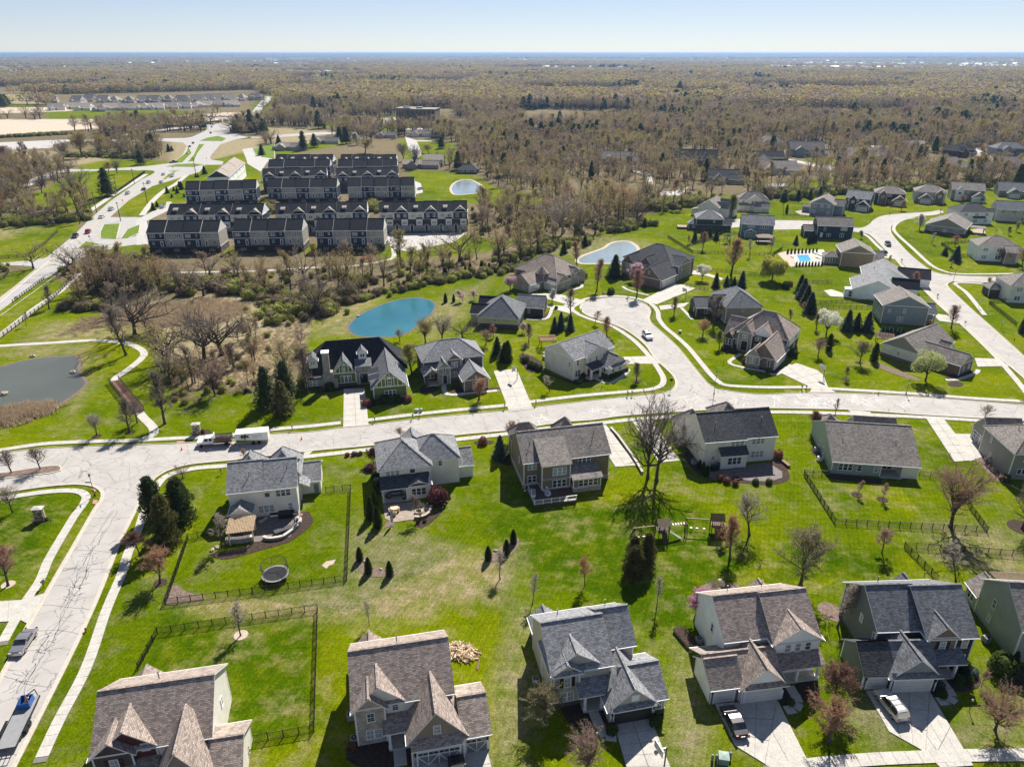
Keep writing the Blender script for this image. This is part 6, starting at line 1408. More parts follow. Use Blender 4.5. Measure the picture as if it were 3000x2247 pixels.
for i,(X,Y,Yt,wf)in enumerate(((1330,1000,640,1.05),(1560,1010,650,1.2),(1440,1210,800,1.0))):
 T('juniper:juniper.%d'%i if i==2 else 'juniper:spruce.%d'%i,'31',X,Y,Yt,('left rear','right rear','front, olive-toned')[i]+' dark evergreen of the three at the street corner',wf=wf*.85)
T('round:pale.14','31',825,280,70,'pale round bare tree left of the footbridge',wf=1.0);T('oval:dark.15','31',1105,255,-20,'bare tree left of the path below the footbridge',wf=1.1)
T('oval:dark.16','31',1405,180,-230,'tall grey bare tree right of the path below the footbridge',wf=1.0);T('round:dark.17','31',1170,170,-30,'dark bare tree by the foot of the footbridge',wf=1.1)
T('round:dark.18','31',100,600,400,'left bare tree in the road median',wf=1.1);T('round:dark.19','31',345,570,370,'right bare tree in the road median',wf=1.1);T('round:pale.20','31',110,935,690,'pale bare tree on the corner lawn by the stone pillar',wf=1.0)
T('spruce:blue.1','32',2110,470,275,'stout spruce left of the brown house with the deck',wf=1.2)
for i,(X,Y,Yt)in enumerate(((1045,900,745),(1010,990,800),(1070,1060,880))):T('arbor:arbor.%d'%i,'32',X,Y,Yt,('rear','left','front')[i]+' tall arborvitae of three beside the hip-roofed patio',wf=(1.0,1.05,1.2)[i])
for i,(c,X,Y,Yt)in enumerate((('32',915,1345,1230),('32',990,1450,1320),('32',1170,1475,1350),('32',2010,1340,1220),('32',2165,1285,1165),('33',70,1195,1080))):
 T('arbor:arbor.%d'%(i%3),c,X,Y,Yt,'small conical evergreen, '+('left of the three in the left crescent bed','middle of the three in the left crescent bed','right of the three in the left crescent bed','lowest of the three in the right crescent bed','middle of the three in the right crescent bed','topmost of the three in the right crescent bed')[i],wf=1.35)
T('bush:plum.1','32',1580,850,725,'round dark purple shrub right of the hip-roofed house bay',wf=1.0);T('round:plum.2','32',1035,520,385,'small round purple tree left of the hip-roofed house',wf=1.1)
T('young:dark.21','32',1440,1000,810,'small bare tree on the patio edge of the hip-roofed house',wf=1.3);T('young:pale.22','32',2110,1505,1300,'pale sapling below the right crescent bed',wf=1.1)
T('round:pink.8','32',1270,300,200,'pink-grey street tree behind the hip-roofed house',wf=1.2);T('round:pink.9','33',40,320,140,'pink-budded tree at the left gable of the brown house',wf=1.0)
T('juniper:juniper.4','33',1100,1480,1230,'front evergreen of the mid-lawn clump',wf=1.15);T('juniper:juniper.5','33',1205,1400,1120,'right rear evergreen of the mid-lawn clump',wf=.85);T('juniper:juniper.6','33',1090,1400,1150,'left rear evergreen of the mid-lawn clump',wf=.95)
for i,(X,Y,Yt)in enumerate(((1655,560,485),(1685,590,505),(1715,625,535))):T('arbor:arbor.%d'%i,'33',X,Y,Yt,('rear','middle','front')[i]+' arborvitae of three left of the circular patio',wf=1.3)
T('spread:pale.10','33',1540,400,250,'white-barked spreading shrub tree left of the greige house',wf=1.2)
T('round:olive.5','43',330,1290,970,'broad olive budding tree in front of the grey-shingled house',wf=1.15);T('vase:pink.11','43',685,1700,1330,'pinkish bare tree beside the dark brown garage door house drive',wf=1.0)
T('round:russet.6','44',590,1130,760,'grey-russet twiggy tree right of the white house porch',wf=.95);T('round:orange.7','44',545,1450,1060,'dense orange-red tree between the white and slate houses',wf=1.0);T('vase:red.8','44',1965,1335,1010,'airy red-orange tree on the lawn at the bottom right',wf=1.1)
T('oval:pale.23','44',620,460,90,'bare pale tree between the white and slate houses',wf=.75);T('young:pink.24','44',1850,960,830,'small pinkish sapling right of the slate house porch bed',wf=1.0)
T('arbor:arbor.1','44',2105,830,665,'arborvitae in the bed before the sage house',wf=1.1);T('bush:boxwood.3','44',2010,840,700,'rounded evergreen left of the sage house arborvitae',wf=1.0);T('bush:bluespruce.4','44',1760,860,810,'blue-green mounded shrub right of the slate house porch',wf=1.4)
T('pine:spruce.1','22',130,1490,1140,'left of three big spruces by the half-timbered house',wf=1.0);T('pine:spruce.2','22',290,1400,1090,'rear tallest of three big spruces by the half-timbered house',wf=1.1);T('pine:juniper.3','22',265,1560,1260,'front brown-green spruce of three by the half-timbered house',wf=1.1)
T('oval:dark.25','22',475,1380,1010,'bare tree against the left end of the half-timbered house',wf=.8);T('oval:yellow.9','22',1360,1215,950,'yellow-green budding tree between the half-timbered and brick houses',wf=1.1);T('vase:gold.10','22',1475,945,740,'golden-twigged tree above the brick house roof',wf=1.1)
T('vase:pale.26','22',1615,930,690,'pale bare fan-shaped tree right of the teal pond',wf=1.0);T('spread:dark.27','22',1790,905,740,'dark spreading bare tree left of the yellow house',wf=1.2);T('round:pale.28','22',1255,930,820,'pale bare shrub tree at the pond shore',wf=1.3);T('oval:orange.11','22',1930,1430,1250,'orange-red tree in front of the brick house garage',wf=1.5)
T('spruce:spruce.3','22',2085,1050,890,'left spruce of two beside the brick house drive',wf=1.2);T('spruce:spruce.4','22',2150,1100,940,'right spruce of two beside the brick house drive',wf=1.4);T('round:pink.29','22',1990,960,820,'pinkish bare tree before the yellow house base',wf=1.3);T('young:red.30','22',2055,900,800,'small bright red shrub tree by the yellow house base',wf=1.5)
T('juniper:arbor.7','23',20,1110,930,'dark egg-shaped evergreen left of the cream house deck',wf=.8)
for i,(X,Y,Yt)in enumerate(((420,850,720),(475,830,680),(555,840,700))):T('spruce:blue.%d'%(i+2),'23',X,Y,Yt,('left','middle','right')[i]+' blue spruce of the row of three in the centre lawn',wf=1.1)
T('oval:orange.12','23',870,905,730,'orange tree on the lawn inside the pavement curve',wf=1.2);T('oval:dark.31','23',560,700,500,'bare grey tree left of the turning circle',wf=1.3);T('oval:blossom.2','23',400,605,500,'small white-blossoming tree by the turreted house drive',wf=1.2);T('round:pink.13','23',235,690,570,'pinkish twiggy tree against the yellow house garage',wf=1.3)
T('round:blossom_pale.3','23',150,860,770,'small pale pink blossoming tree by the yellow house',wf=1.2);T('oval:olive.14','23',200,945,790,'olive budding tree left of the blue spruces',wf=1.0);T('young:dark.32','23',150,1050,930,'bare sapling left of the cream house',wf=1.3);T('young:pale.33','23',380,1360,1230,'leafless white sapling below the cream house side wall',wf=1.4)
T('oval:olive.15','23',1120,1270,1130,'sapling in a white stone ring on the corner lawn',wf=1.2);T('young:green.16','23',905,1015,920,'little green sapling right of the cream house',wf=1.2);T('young:red.17','23',765,790,680,'slim red-tipped sapling above the cream house roof',wf=1.1)
T('round:blossom_pale.4','23',1110,420,260,'pale pink weeping tree before the dark brick mansion',wf=1.2);T('oval:red.18','23',1120,560,330,'red-budded tree at the head of the turning circle',wf=1.1);T('spruce:spruce.6','23',935,385,190,'broad spruce left of the dark brick mansion',wf=1.5);T('oval:red.19','23',780,505,250,'red-topped slender tree left of the turning circle',wf=.9);T('oval:red.20','23',615,300,95,'red-topped tree beside the pale pond',wf=1.0)
T('leafy:blossom.5','23',1680,410,260,'white-blossoming tree by the mansion pool terrace',wf=1.2);T('oval:orange.21','23',1925,370,75,'tall orange-brown tree behind the dark taupe house',wf=1.2)
for i,(X,Y,Yt)in enumerate(((1795,470,345),(1885,460,370),(1950,460,380),(2015,470,330))):T('spruce:%s.%d'%('blue' if i%2 else 'spruce',i),'23',X,Y,Yt,('first','second','third','fourth')[i]+' spruce from left in the row behind the dark taupe house',wf=1.2)
T('oval:gold.22','23',1440,710,560,'small yellow-tinted tree left of the dark taupe house',wf=1.1);T('round:orange.23','23',1685,880,735,'orange tree in front of the dark taupe house',wf=1.4);T('oval:dark.34','23',1780,790,540,'dark bare tree against the dark taupe house',wf=1.2);T('oval:green.24','23',1825,990,850,'bright green budding tree left of the stone-and-brick house',wf=1.1)
T('round:blossom_pale.6','23',70,420,350,'pale blossoming shrub tree left of the turreted house',wf=1.6);T('bush:juniper.5','23',670,390,340,'rounded bare shrub right of the turreted house',wf=1.0)
T('willow:yellow.25','24',60,420,190,'large yellow-green weeping willow in the back garden',wf=1.35);T('leafy:paleleaf.7','24',1370,1270,1000,'dense pale-green ball-crowned tree against the taupe ranch',wf=1.15);T('round:green.26','24',1375,1265,1010,'inner leafy crown of the ball-crowned tree',wf=.95)if False else None
T('leafy:blossom.8','24',525,880,655,'white-blossoming pear tree in the right gardens',wf=1.1);T('round:olive.27','24',810,1120,910,'round olive tree left of the taupe ranch house',wf=1.1);T('young:olive.28','24',690,1260,1155,'leaning sapling in the corner lawn mulch ring',wf=1.1);T('round:pink.30','24',455,1060,900,'pinkish bare tree beside the angled driveway',wf=1.1)
for i,(X,Y,Yt)in enumerate(((300,520,360),(325,570,390),(355,620,450),(385,690,510),(400,700,560))):T('spruce:%s.%d'%('blue' if i%2 else 'spruce',i),'24',X,Y,Yt,('first, farthest','second','third','fourth','fifth, nearest')[i]+' spruce of the dense slanting row',wf=1.25)
for i,(X,Y,Yt)in enumerate(((700,840,660),(780,835,685),(870,850,675))):T('spruce:%s.%d'%(('blue','spruce','blue')[i],i+1),'24',X,Y,Yt,('left','middle','right')[i]+' spruce of three left of the blue-grey house',wf=1.25)
T('young:red.31','24',320,690,600,'small red-topped tree by the dense spruce row',wf=1.2);T('oval:dark.35','24',440,830,700,'dark bare tree at the end of the spruce row',wf=1.2);T('juniper:arbor.8','24',545,1010,870,'dark upright evergreen beside the angled driveway',wf=.75);T('juniper:arbor.9','24',930,1100,950,'dark rounded evergreen at the taupe ranch corner',wf=.8);T('oval:gold.32','24',215,760,670,'yellow budding tree behind the stone-and-brick house',wf=1.2)
for i,(X,Y,Yt,k)in enumerate(((1275,500,350,'red'),(1590,820,620,'pink'),(1900,500,395,'pink'),(1590,300,245,'pale'),(1060,260,200,'pink'),(1200,430,340,'pale'))):T('oval:%s.%d'%(k,40+i),'24',X,Y,Yt,'street tree '+('with red buds beside the sloping street','with pink buds by the blue-grey house drive','with pink buds at the cream house corner','sapling on the corner lawn of the side street','with pink buds behind the black-roofed garage','sapling beside the white ranch house')[i],wf=1.1)
T('spruce:spruce.2','24',1530,195,130,'small dark spruce on the right corner lawn',wf=1.6);T('spruce:blue.3','24',1625,250,115,'larger blue spruce on the right corner lawn',wf=1.3);T('round:red.33','24',2020,260,150,'red-grey tree against the white right-edge house',wf=1.3);T('round:red.34','24',2190,300,130,'red-leaved tree at the right frame edge by the white house',wf=1.2);T('young:red.35','24',1620,90,30,'small red tree in the fenced corner of the right gardens',wf=1.6)
T('juniper:arbor.10','24',2190,860,740,'evergreen at the right frame edge by the black fence',wf=.9);T('oval:orange.36','24',1380,830,750,'orange-leaved tree at the blue-grey house corner',wf=1.6)
for i in range(6):T('spruce:%s.%d'%('spruce' if i%2 else 'blue',i),'24',1000+i*35,880-i*3,800+i*2,'low evergreen, number %s from left, in the strip below the blue-grey house'%('one','two','three','four','five','six')[i],'low evergreens in the strip between blue-grey house and ranch',wf=1.5)
for i,(X,Y,Yt,k,lb)in enumerate(((190,480,400,'spruce:spruce.1','dark spruce in the fenced garden, left of four'),(250,470,385,'spruce:blue.2','spruce in the fenced garden, second of four'),(303,440,370,'spruce:spruce.3','spruce in the fenced garden, third of four'),(350,465,385,'spruce:spruce.4','spruce in the fenced garden, rightmost of four'),(250,540,415,'oval:red.50','red-topped sapling beside the garden fence'),(148,500,435,'young:orange.51','tiny orange sapling in the fenced garden'),(600,590,470,'young:pale.52','pale sapling near the dusty blue house fence'),(755,560,440,'young:pale.53','pale sapling by the dark garden pavilion'),(458,300,140,'oval:green.54','pale green budding tree by the short lane house'),(860,175,90,'spruce:spruce.5','dark spruce left of the row behind the lane lawn'),(960,170,95,'spruce:blue.1','second spruce of the row behind the lane lawn'),(1048,160,85,'spruce:spruce.2','third spruce of the row behind the lane lawn'),(1120,160,70,'spruce:blue.3','fourth spruce of the row behind the lane lawn'),(943,500,430,'spruce:blue.4','lone spruce on the lawn left of the navy house'),(875,265,200,'arbor:arbor.1','upright evergreen by the lane-side fire circle'))):
 T(k,'d',X,Y,Yt,lb,wf=1.3 if 'spruce' in k else 1.1)
G_='young evergreens round the swimming pool terrace'
for i in range(9):T('arbor:arbor.%d'%(i%3),'24',195+i*31,185-i*1.5,140-i*.5,'conical evergreen, %s from left in the row behind the pool'%ORD[i],'conical evergreens in the row behind the pool',wf=1.3)
for i in range(9):T('arbor:arbor.%d'%(i%3),'24',270+i*27,292-i*.5,250,'conical evergreen, %s from left in the row before the pool'%ORD[i],'conical evergreens in the row in front of the pool',wf=1.3)
for i in range(5):T('arbor:arbor.%d'%(i%3),'d',1035+i*14,490-i*2,425,'upright evergreen, %s from left in the bed by the navy house'%ORD[i],'upright evergreens in the bed by the navy house',wf=1.1)
T('oval:blossom.9','e',548,410,310,'white-blossoming tree by the gabled ranch inside the bend',wf=1.2);T('spruce:blue.2','e',795,620,520,'blue spruce by the fence of the inner bend lawn',wf=1.4);T('spruce:spruce.3','e',725,585,530,'smaller spruce by the fence of the inner bend lawn',wf=1.5);T('young:red.55','e',795,520,450,'small red tree behind the inner bend fence',wf=1.5);T('young:pale.56','e',635,505,430,'bare sapling on the inner bend lawn',wf=1.1)
for i,(X,Y,Yt,k,lb)in enumerate(((193,275,232,'round:blossom_pink.2','pink-leaved small tree before the charcoal gabled house'),(350,250,210,'round:russet.57','russet tree before the second back-row house'),(425,275,200,'round:gold.58','yellow-green tree before the second back-row house drive'),(835,222,160,'round:red.59','red tree between two back-row houses'),(980,225,185,'round:gold.60','golden small tree before the half-timbered back-row house'),(695,290,260,'round:pink.61','pink-grey tree by the outer bend kerb'),(150,470,420,'oval:green.62','light green sapling by the inside of the road mouth'),(1165,445,390,'oval:green.63','leafy green sapling in the right gardens'),(1215,420,355,'oval:yellow.64','yellow-green tree in the right gardens'),(1075,440,400,'young:pale.65','pale sapling in the right gardens'),(1130,640,540,'round:russet.66','russet bare tree hugging the white right-edge house'),(480,140,105,'spruce:spruce.1','small spruce between back-row houses'))):
 T(k,'e',X,Y,Yt,lb,wf=1.2)
for i,(X,Y,Yt)in enumerate(((995,540,490),(1100,520,470),(1185,490,435),(1290,480,415),(1360,455,400),(1475,440,385),(1540,415,355),(1645,405,300),(1710,385,335),(1815,370,290),(1857,350,265),(1953,345,250),(2018,330,260),(2115,330,235),(2195,310,225))):
 T('arbor:arbor.%d'%(i%3),'22',X,Y,Yt,'small evergreen, '+('1st 2nd 3rd 4th 5th 6th 7th 8th 9th 10th 11th 12th 13th 14th 15th'.split()[i])+' from left, along the creek wood edge above the pond','small evergreens planted along the creek wood',wf=1.4)
for X,Y,Yt,k,lb in((1645,600,520,'arbor:arbor.1','evergreen pair member left, right of the teal pond'),(1715,595,530,'arbor:arbor.2','evergreen pair member right, right of the teal pond'),(1795,595,500,'young:blossom_pale.1','left of two pale pink saplings above the yellow house'),(1888,580,500,'young:blossom_pale.2','right of two pale pink saplings above the yellow house'),(2200,500,370,'round:blossom_pale.7','pale pink tree left of the turreted house roof')):T(k,'22',X,Y,Yt,lb,wf=1.3)
for X,Y,Yt,lb in((500,180,70,'first conical evergreen above the turreted house'),(680,120,20,'second conical evergreen above the turreted house'),(40,315,240,'conical evergreen left of the turreted house'),(1190,1590-500*2.91,0,'')):
 if lb:T('spruce:spruce.3','23',X,Y,Yt,lb,wf=1.2)
for X,Y,Yt,k,wf,lb in((1150,875,450,'spread:dark.71',1.0,'tallest dark tree standing at the marsh edge behind the curved path'),(1075,1050,660,'oval:dark.72',.95,'bare tree inside the path loop by the grey pond'),(1425,1095,730,'spread:dark.73',.95,'twin-stemmed bare tree right of the path loop'),(1745,1085,660,'spread:dark.74',1.0,'dark crooked bare tree in the meadow middle'),(1895,1050,640,'spread:dark.75',1.15,'broadest dark bare tree in the meadow'),(1410,1200,1080,'round:yellow.76',1.6,'bright yellow-green tree above the footbridge'),(1835,1395,1080,'vase:pink.77',1.0,'slender bare tree at the meadow-lawn edge'),(2000,1160,960,'oval:dark.78',1.1,'thin bare tree right in the meadow'),(2075,1360,1200,'shrub:pink.79',1.0,'bushy bare shrub beside the riding mower'),(420,655,470,'oval:dark.80',1.2,'bare tree by the path fence'),(225,805,690,'young:dark.81',.9,'sapling in a mulch ring below the path fence')):
 T(k,'21',X,Y,Yt,lb,wf=wf)
T('shrub:dark.82','22',410,950,720,'big bare thicket shrub left of the teal pond',wf=1.0);T('shrub:pink.83','22',240,990,870,'low bare thicket in the meadow right part',wf=1.3)
T('spread:dark.84','22',545,700,400,'grey bare tree at the creek wood edge, left of the pond',wf=1.0);T('spread:dark.85','22',780,560,370,'wide dark bare tree at the creek wood edge above the pond',wf=1.2)
for X,Y,Yt,k,wf,lb in((990,1300,760,'fan:dark.90',.85,'largest fan-shaped bare tree beside the arterial road'),(1400,1220,840,'pine:spruce.8',1.1,'big dark pine beside the arterial road'),(350,1110,740,'fan:dark.91',.9,'fan-shaped bare tree second from left above the wood'),(190,1350,900,'fan:dark.92',.9,'dark fan-shaped bare tree at the far left'),(665,990,700,'vase:dark.93',.9,'bare tree at the lane bend left of the arterial road'),(1410,920,760,'round:red.94',1.3,'red-leaved tree behind the roadside pine'),(1830,810,620,'pine:spruce.9',1.3,'dark pine at the first road junction'),(1520,930,730,'vase:dark.95',1.0,'bare tree between red tree and junction'),(545,1180,930,'vase:dark.96',1.1,'slim bare tree above the left wood thicket'),(830,750,480,'vase:dark.97',1.1,'bare tree standing above the left thicket'),(1300,660,400,'round:gold.98',1.3,'golden tree left of centre beyond the arterial road'),(1060,720,360,'round:gold.99',1.3,'tall golden-brown tree beyond the arterial road'),(1580,700,500,'vase:dark.100',1.0,'bare tree right of the golden ones'),(330,610,545,'spruce:spruce.4',1.5,'small round evergreen beside the highway')):
 T(k,'a',X,Y,Yt,lb,wf=wf)
for n_,(X,Y,Yt,lb)in enumerate(((770,440,385,'spruce'),(800,440,390,'spruce'),(885,400,290,'tall'),(585,600,490,'a'),(530,650,570,'b'),(485,620,560,'c'),(555,560,490,'d'),(400,650,560,'e'),(460,705,650,'f'),(220,870,765,'g'),(270,825,750,'h'),(620,700,650,'i'),(420,110,10,'j'),(460,100,30,'k'),(1625,155,10,'l'))):
 i='spruce tall a b c d e f g h i j k l'.split().index(lb)if lb in 'spruce tall a b c d e f g h i j k l'.split()else 0
 T('spruce:spruce.%d'%(i%4),'b',X,Y,Yt,'small dark spruce on the terrace verge, '+('upper left by the slanting terrace','upper right by the slanting terrace','','nearest the third-line terrace wall','middle of the upper cluster','left of the upper cluster','right of the upper cluster','leftmost, standing by the path','small one below the middle cluster','lower left beside the white suv','lower right beside the white suv','at the third-line terrace corner','','','')[n_]if lb not in('tall','j','k','l')else{'tall':'taller spruce at the slanting terrace corner','j':'left dark evergreen in the roundabout scrub','k':'right dark evergreen in the roundabout scrub','l':'lone spruce beside the curving lane beyond the slanting terrace'}[lb],'small spruces on the terrace verge' if lb not in('tall','j','k','l')else None,wf=1.4)
for X,Y,Yt,k,wf,lb in((435,905,735,'pine:spruce.3',1.0,'large dark spruce among the houses beyond the terraces'),(745,830,700,'spruce:spruce.5',1.6,'blackest spruce beyond the terraces'),(800,850,700,'pine:spruce.6',1.2,'dark spruce right of the blackest one'),(225,860,775,'spruce:spruce.1',1.5,'small dark spruce by the curving lane house'),(530,880,760,'pine:juniper.2',1.2,'brownish spruce beyond the left terraces'),(905,790,690,'round:orange.110',1.3,'orange rounded tree beyond the terraces'),(890,860,760,'oval:blossom.111',1.6,'white-flowering tree beyond the terraces'),(960,930,800,'round:gold.112',1.8,'broad golden tree right behind the far terraces'),(1500,930,850,'round:gold.113',1.8,'golden-yellow round tree by the parking lane'),(1780,990,860,'round:red.114',1.3,'coral-red tree beside the skylit ranch house'),(1850,1010,870,'round:olive.115',1.3,'olive tree right of the coral-red one'),(1610,890,780,'pine:spruce.7',1.3,'dark spruce right of the parking lane'),(1380,1060,850,'vase:dark.116',1.0,'bare tree before the skylit ranch house'),(1290,1000,830,'round:dark.117',1.3,'dark bare tree at the end of the far right terrace'),(500,500,435,'leafy:yellow.118',1.1,'lime round tree in the far woods left'),(1120,380,320,'leafy:yellow.119',1.2,'lime tree by the far field'),(930,330,280,'round:yellow.120',1.6,'yellow tree by the far left field houses'),(530,400,345,'spruce:spruce.2',1.6,'dark pointed spruce in the far woods'),(760,540,470,'spruce:spruce.3',1.8,'black spruce in the far left woods')):
 T(k,'12',X,Y,Yt,lb,wf=wf)
for X,Y,Yt,k,wf,lb in((1010,930,725,'spread:yellow.130',1.0,'big lime-yellow willow in the middle woods'),(225,800,740,'oval:blossom.131',1.5,'white oval tree left in the middle woods'),(1950,760,630,'leafy:green.132',1.2,'broad olive tree in the right middle woods'),(600,500,415,'round:orange.133',1.6,'orange spot tree in the far middle woods'),(1115,500,430,'round:plum.134',1.4,'magenta-plum tree in the far middle woods'),(490,1620,1240,'spread:sycamore.135',.8,'white-barked sycamore at the wood edge'),(1120,1530,1340,'spread:dark.136',.9,'dark bare tree at the lawn-wood corner'),(655,1590,1400,'spread:dark.137',.9,'dark crooked tree at the front of the wood'),(1005,1540,1230,'forest:orange.138',1.2,'orange-topped slim tree at the wood edge'),(935,1500,1210,'forest:orange.139',1.2,'second orange-topped slim tree at the wood edge'),(1190,1555,1480,'spruce:spruce.1',1.4,'small evergreen at the fence corner by the wood')):
 T(k,'13',X,Y,Yt,lb,wf=wf)
for X,Y,Yt,k,wf,lb in((1110,1090,960,'round:blossom.140',1.2,'left of two tall white-blossoming trees in the right woods'),(1230,1110,1000,'round:blossom.141',1.2,'right of two tall white-blossoming trees in the right woods'),(1250,930,840,'round:red.142',1.3,'red-crowned tree in the right woods'),(1850,940,860,'round:red.143',1.3,'coral tree beside the steep black roofs'),(2080,990,920,'round:red.144',1.6,'pink-red low tree at the far right edge'),(1510,870,750,'pine:spruce.4',1.0,'black spruce in the right woods'),(1600,760,690,'round:red.145',1.3,'red tree right of the black spruce'),(490,820,620,'forest:gold.146',1.8,'golden-topped forest tree behind the blue-grey gabled house'),(160,1340,1240,'spruce:spruce.5',1.3,'dark spruce at the left of the wood edge row'),(280,1330,1245,'spruce:blue.1',1.3,'second spruce of the wood edge row'),(385,1310,1235,'spruce:spruce.2',1.3,'third spruce of the wood edge row'),(130,920,870,'spruce:spruce.3',1.3,'spruce by the white cupola house')):
 T(k,'14',X,Y,Yt,lb,wf=wf)
# ------------------------------------------------------------- woods: sampled tree by tree, nearest ones are things, the rest one mass
def fleaf(name,stops):
 k=NM(name);pn=k.noise(.012,k.pos(),3,.6);col=k.ramp(k.math('FRACT',k.math('ADD',k.math('MULTIPLY',k.rnd(),.5),k.math('MULTIPLY',pn,1.3)))if name!='woodland_twigs' else k.rnd(),stops);k.t.nodes[-1].color_ramp.interpolation='CONSTANT' if False else 'LINEAR'
 n=k.noise(.25,k.pos(),3);col=k.mix(1,col,k.ramp(n,[(.3,.8),(.7,1.25)]),'MULTIPLY')
 k.set('Base Color',col);k.set('Roughness',.85);k.set('Specular IOR Level',.1);translucent(k,col,.4);return k.m
M['f_twig']=fleaf('woodland_twigs',[(0,(.22,.165,.12)),(.5,(.29,.225,.17)),(.8,(.39,.325,.26)),(1,(.30,.23,.175))])
M['f_bud']=fleaf('woodland_buds',[(0,(.23,.17,.12)),(.45,(.30,.23,.16)),(.54,(.26,.22,.09)),(.68,(.34,.30,.08)),(.82,(.44,.40,.09)),(.90,(.42,.25,.09)),(.96,(.36,.35,.10)),(1,(.42,.13,.09))])
M['f_bush']=fleaf('woodland_understorey',[(0,(.19,.145,.10)),(.5,(.24,.19,.12)),(.75,(.22,.22,.07)),(1,(.32,.34,.08))])
def fmesh(seed,shape,nl,ns,nt,tw,leaf,lsz):
 g_t,g_c=bare(shape,seed,nl,ns,nt,tw,leaf,lsz,3,('bark','f_twig','f_bud'))
 return g_t,g_c
FV=[fmesh(200+i,sh,12,7,10,.030,.75,.12)for i,sh in enumerate(('vase','forest','round','spread','vase','round'))]
def join_src(name,parts):
 bm=bmesh.new();mats=[]
 vs=[];fs=[];mi=[]
 for me_ in parts:
  b=len(vs);vs+=[tuple(v.co)for v in me_.vertices];off=len(mats);mats+=list(me_.materials)
  for p in me_.polygons:fs.append([b+i for i in p.vertices]);mi.append(off+p.material_index)
 bm.free()
 me_=bpy.data.meshes.new(name);me_.from_pydata(vs,[],fs);[me_.materials.append(m)for m in mats];me_.polygons.foreach_set('material_index',mi);me_.update()
 return bpy.data.objects.new(name,me_)
def clump(seed,n=150):
 g=TG(seed);r=g.r
 g.w.add([(-.15,0,0),(.15,0,0),(0,0,8)],[(0,1,2)]);g.w.add([(0,-.15,0),(0,.15,0),(0,0,8)],[(0,1,2)])
 for i in range(n):
  z=r.random();az=r.random()*6.283;R=3.6*math.sqrt(max(.03,1-((z-.5)/.55)**2))*r.uniform(.5,1.0);p=Vector((math.cos(az)*R,math.sin(az)*R,2.2+z*8));g.leaf(p,r.uniform(.35,.7),1 if r.random()<.6 else 0)
 return g.w.mesh('trunk',M['bark']),g.c.mesh('crown',[M['f_twig'],M['f_bud']])
SRC=bpy.data.collections.new('woodland_sources')
for i,(a_,b_)in enumerate(FV):SRC.objects.link(join_src('s%02d'%i,(a_,b_)))
SRC2=bpy.data.collections.new('far_woodland_sources')
for i in range(4):SRC2.objects.link(join_src('t%02d'%i,clump(300+i)))
SRC2.objects.link(join_src('t04',conifer(77,'pine','spruce',200)))
SRC3=bpy.data.collections.new('understorey_sources')
for i in range(3):
 o_=bpy.data.objects.new('u%02d'%i,bushm(60+i,'f_bush',170));SRC3.objects.link(o_)
ev_=join_src('s06',conifer(78,'pine','spruce',700));SRC.objects.link(ev_)
def scatter(name,pts,coll,label=None):
 pts=np.array(pts,np.float32);me_=bpy.data.meshes.new(name);me_.vertices.add(len(pts));me_.vertices.foreach_set('co',pts[:,:3].ravel())
 for nm_,ty,col_ in(('sc','FLOAT',3),('sz','FLOAT',5),('vi','INT',4),('rz','FLOAT',6)):
  a=me_.attributes.new(nm_,ty,'POINT');a.data.foreach_set('value',pts[:,col_].astype(np.int32 if ty=='INT' else np.float32))
 o=bpy.data.objects.new(name,me_);COL.objects.link(o);tag(o,kind='stuff')
 ng=bpy.data.node_groups.new(name,'GeometryNodeTree');ng.interface.new_socket('Geometry',in_out='INPUT',socket_type='NodeSocketGeometry');ng.interface.new_socket('Geometry',in_out='OUTPUT',socket_type='NodeSocketGeometry')
 N=ng.nodes.new;L=ng.links.new;gi=N('NodeGroupInput');go_=N('NodeGroupOutput');ip=N('GeometryNodeInstanceOnPoints');ci=N('GeometryNodeCollectionInfo')
 ci.inputs['Collection'].default_value=coll;ci.inputs['Separate Children'].default_value=True;ci.inputs['Reset Children'].default_value=True
 def at(n,t):q=N('GeometryNodeInputNamedAttribute');q.data_type=t;q.inputs[0].default_value=n;return q.outputs['Attribute']
 ip.inputs['Pick Instance'].default_value=True
 L(gi.outputs[0],ip.inputs['Points']);L(ci.outputs[0],ip.inputs['Instance']);L(at('vi','INT'),ip.inputs['Instance Index'])
 cx=N('ShaderNodeCombineXYZ');a_=at('rz','FLOAT');L(a_,cx.inputs[2]);L(cx.outputs[0],ip.inputs['Rotation'])
 cs=N('ShaderNodeCombineXYZ');s1=at('sc','FLOAT');s2=at('sz','FLOAT');L(s1,cs.inputs[0]);L(s1,cs.inputs[1]);L(s2,cs.inputs[2]);L(cs.outputs[0],ip.inputs['Scale'])
 L(ip.outputs[0],go_.inputs[0]);md=o.modifiers.new('scatter','NODES');md.node_group=ng
 return o
BLD=[(o.location.x,o.location.y,o['category'])for o in SC.objects if o.parent is None and o.get('category')in('house','town house','office building')]
BX=np.array([(b[0],b[1])for b in BLD])
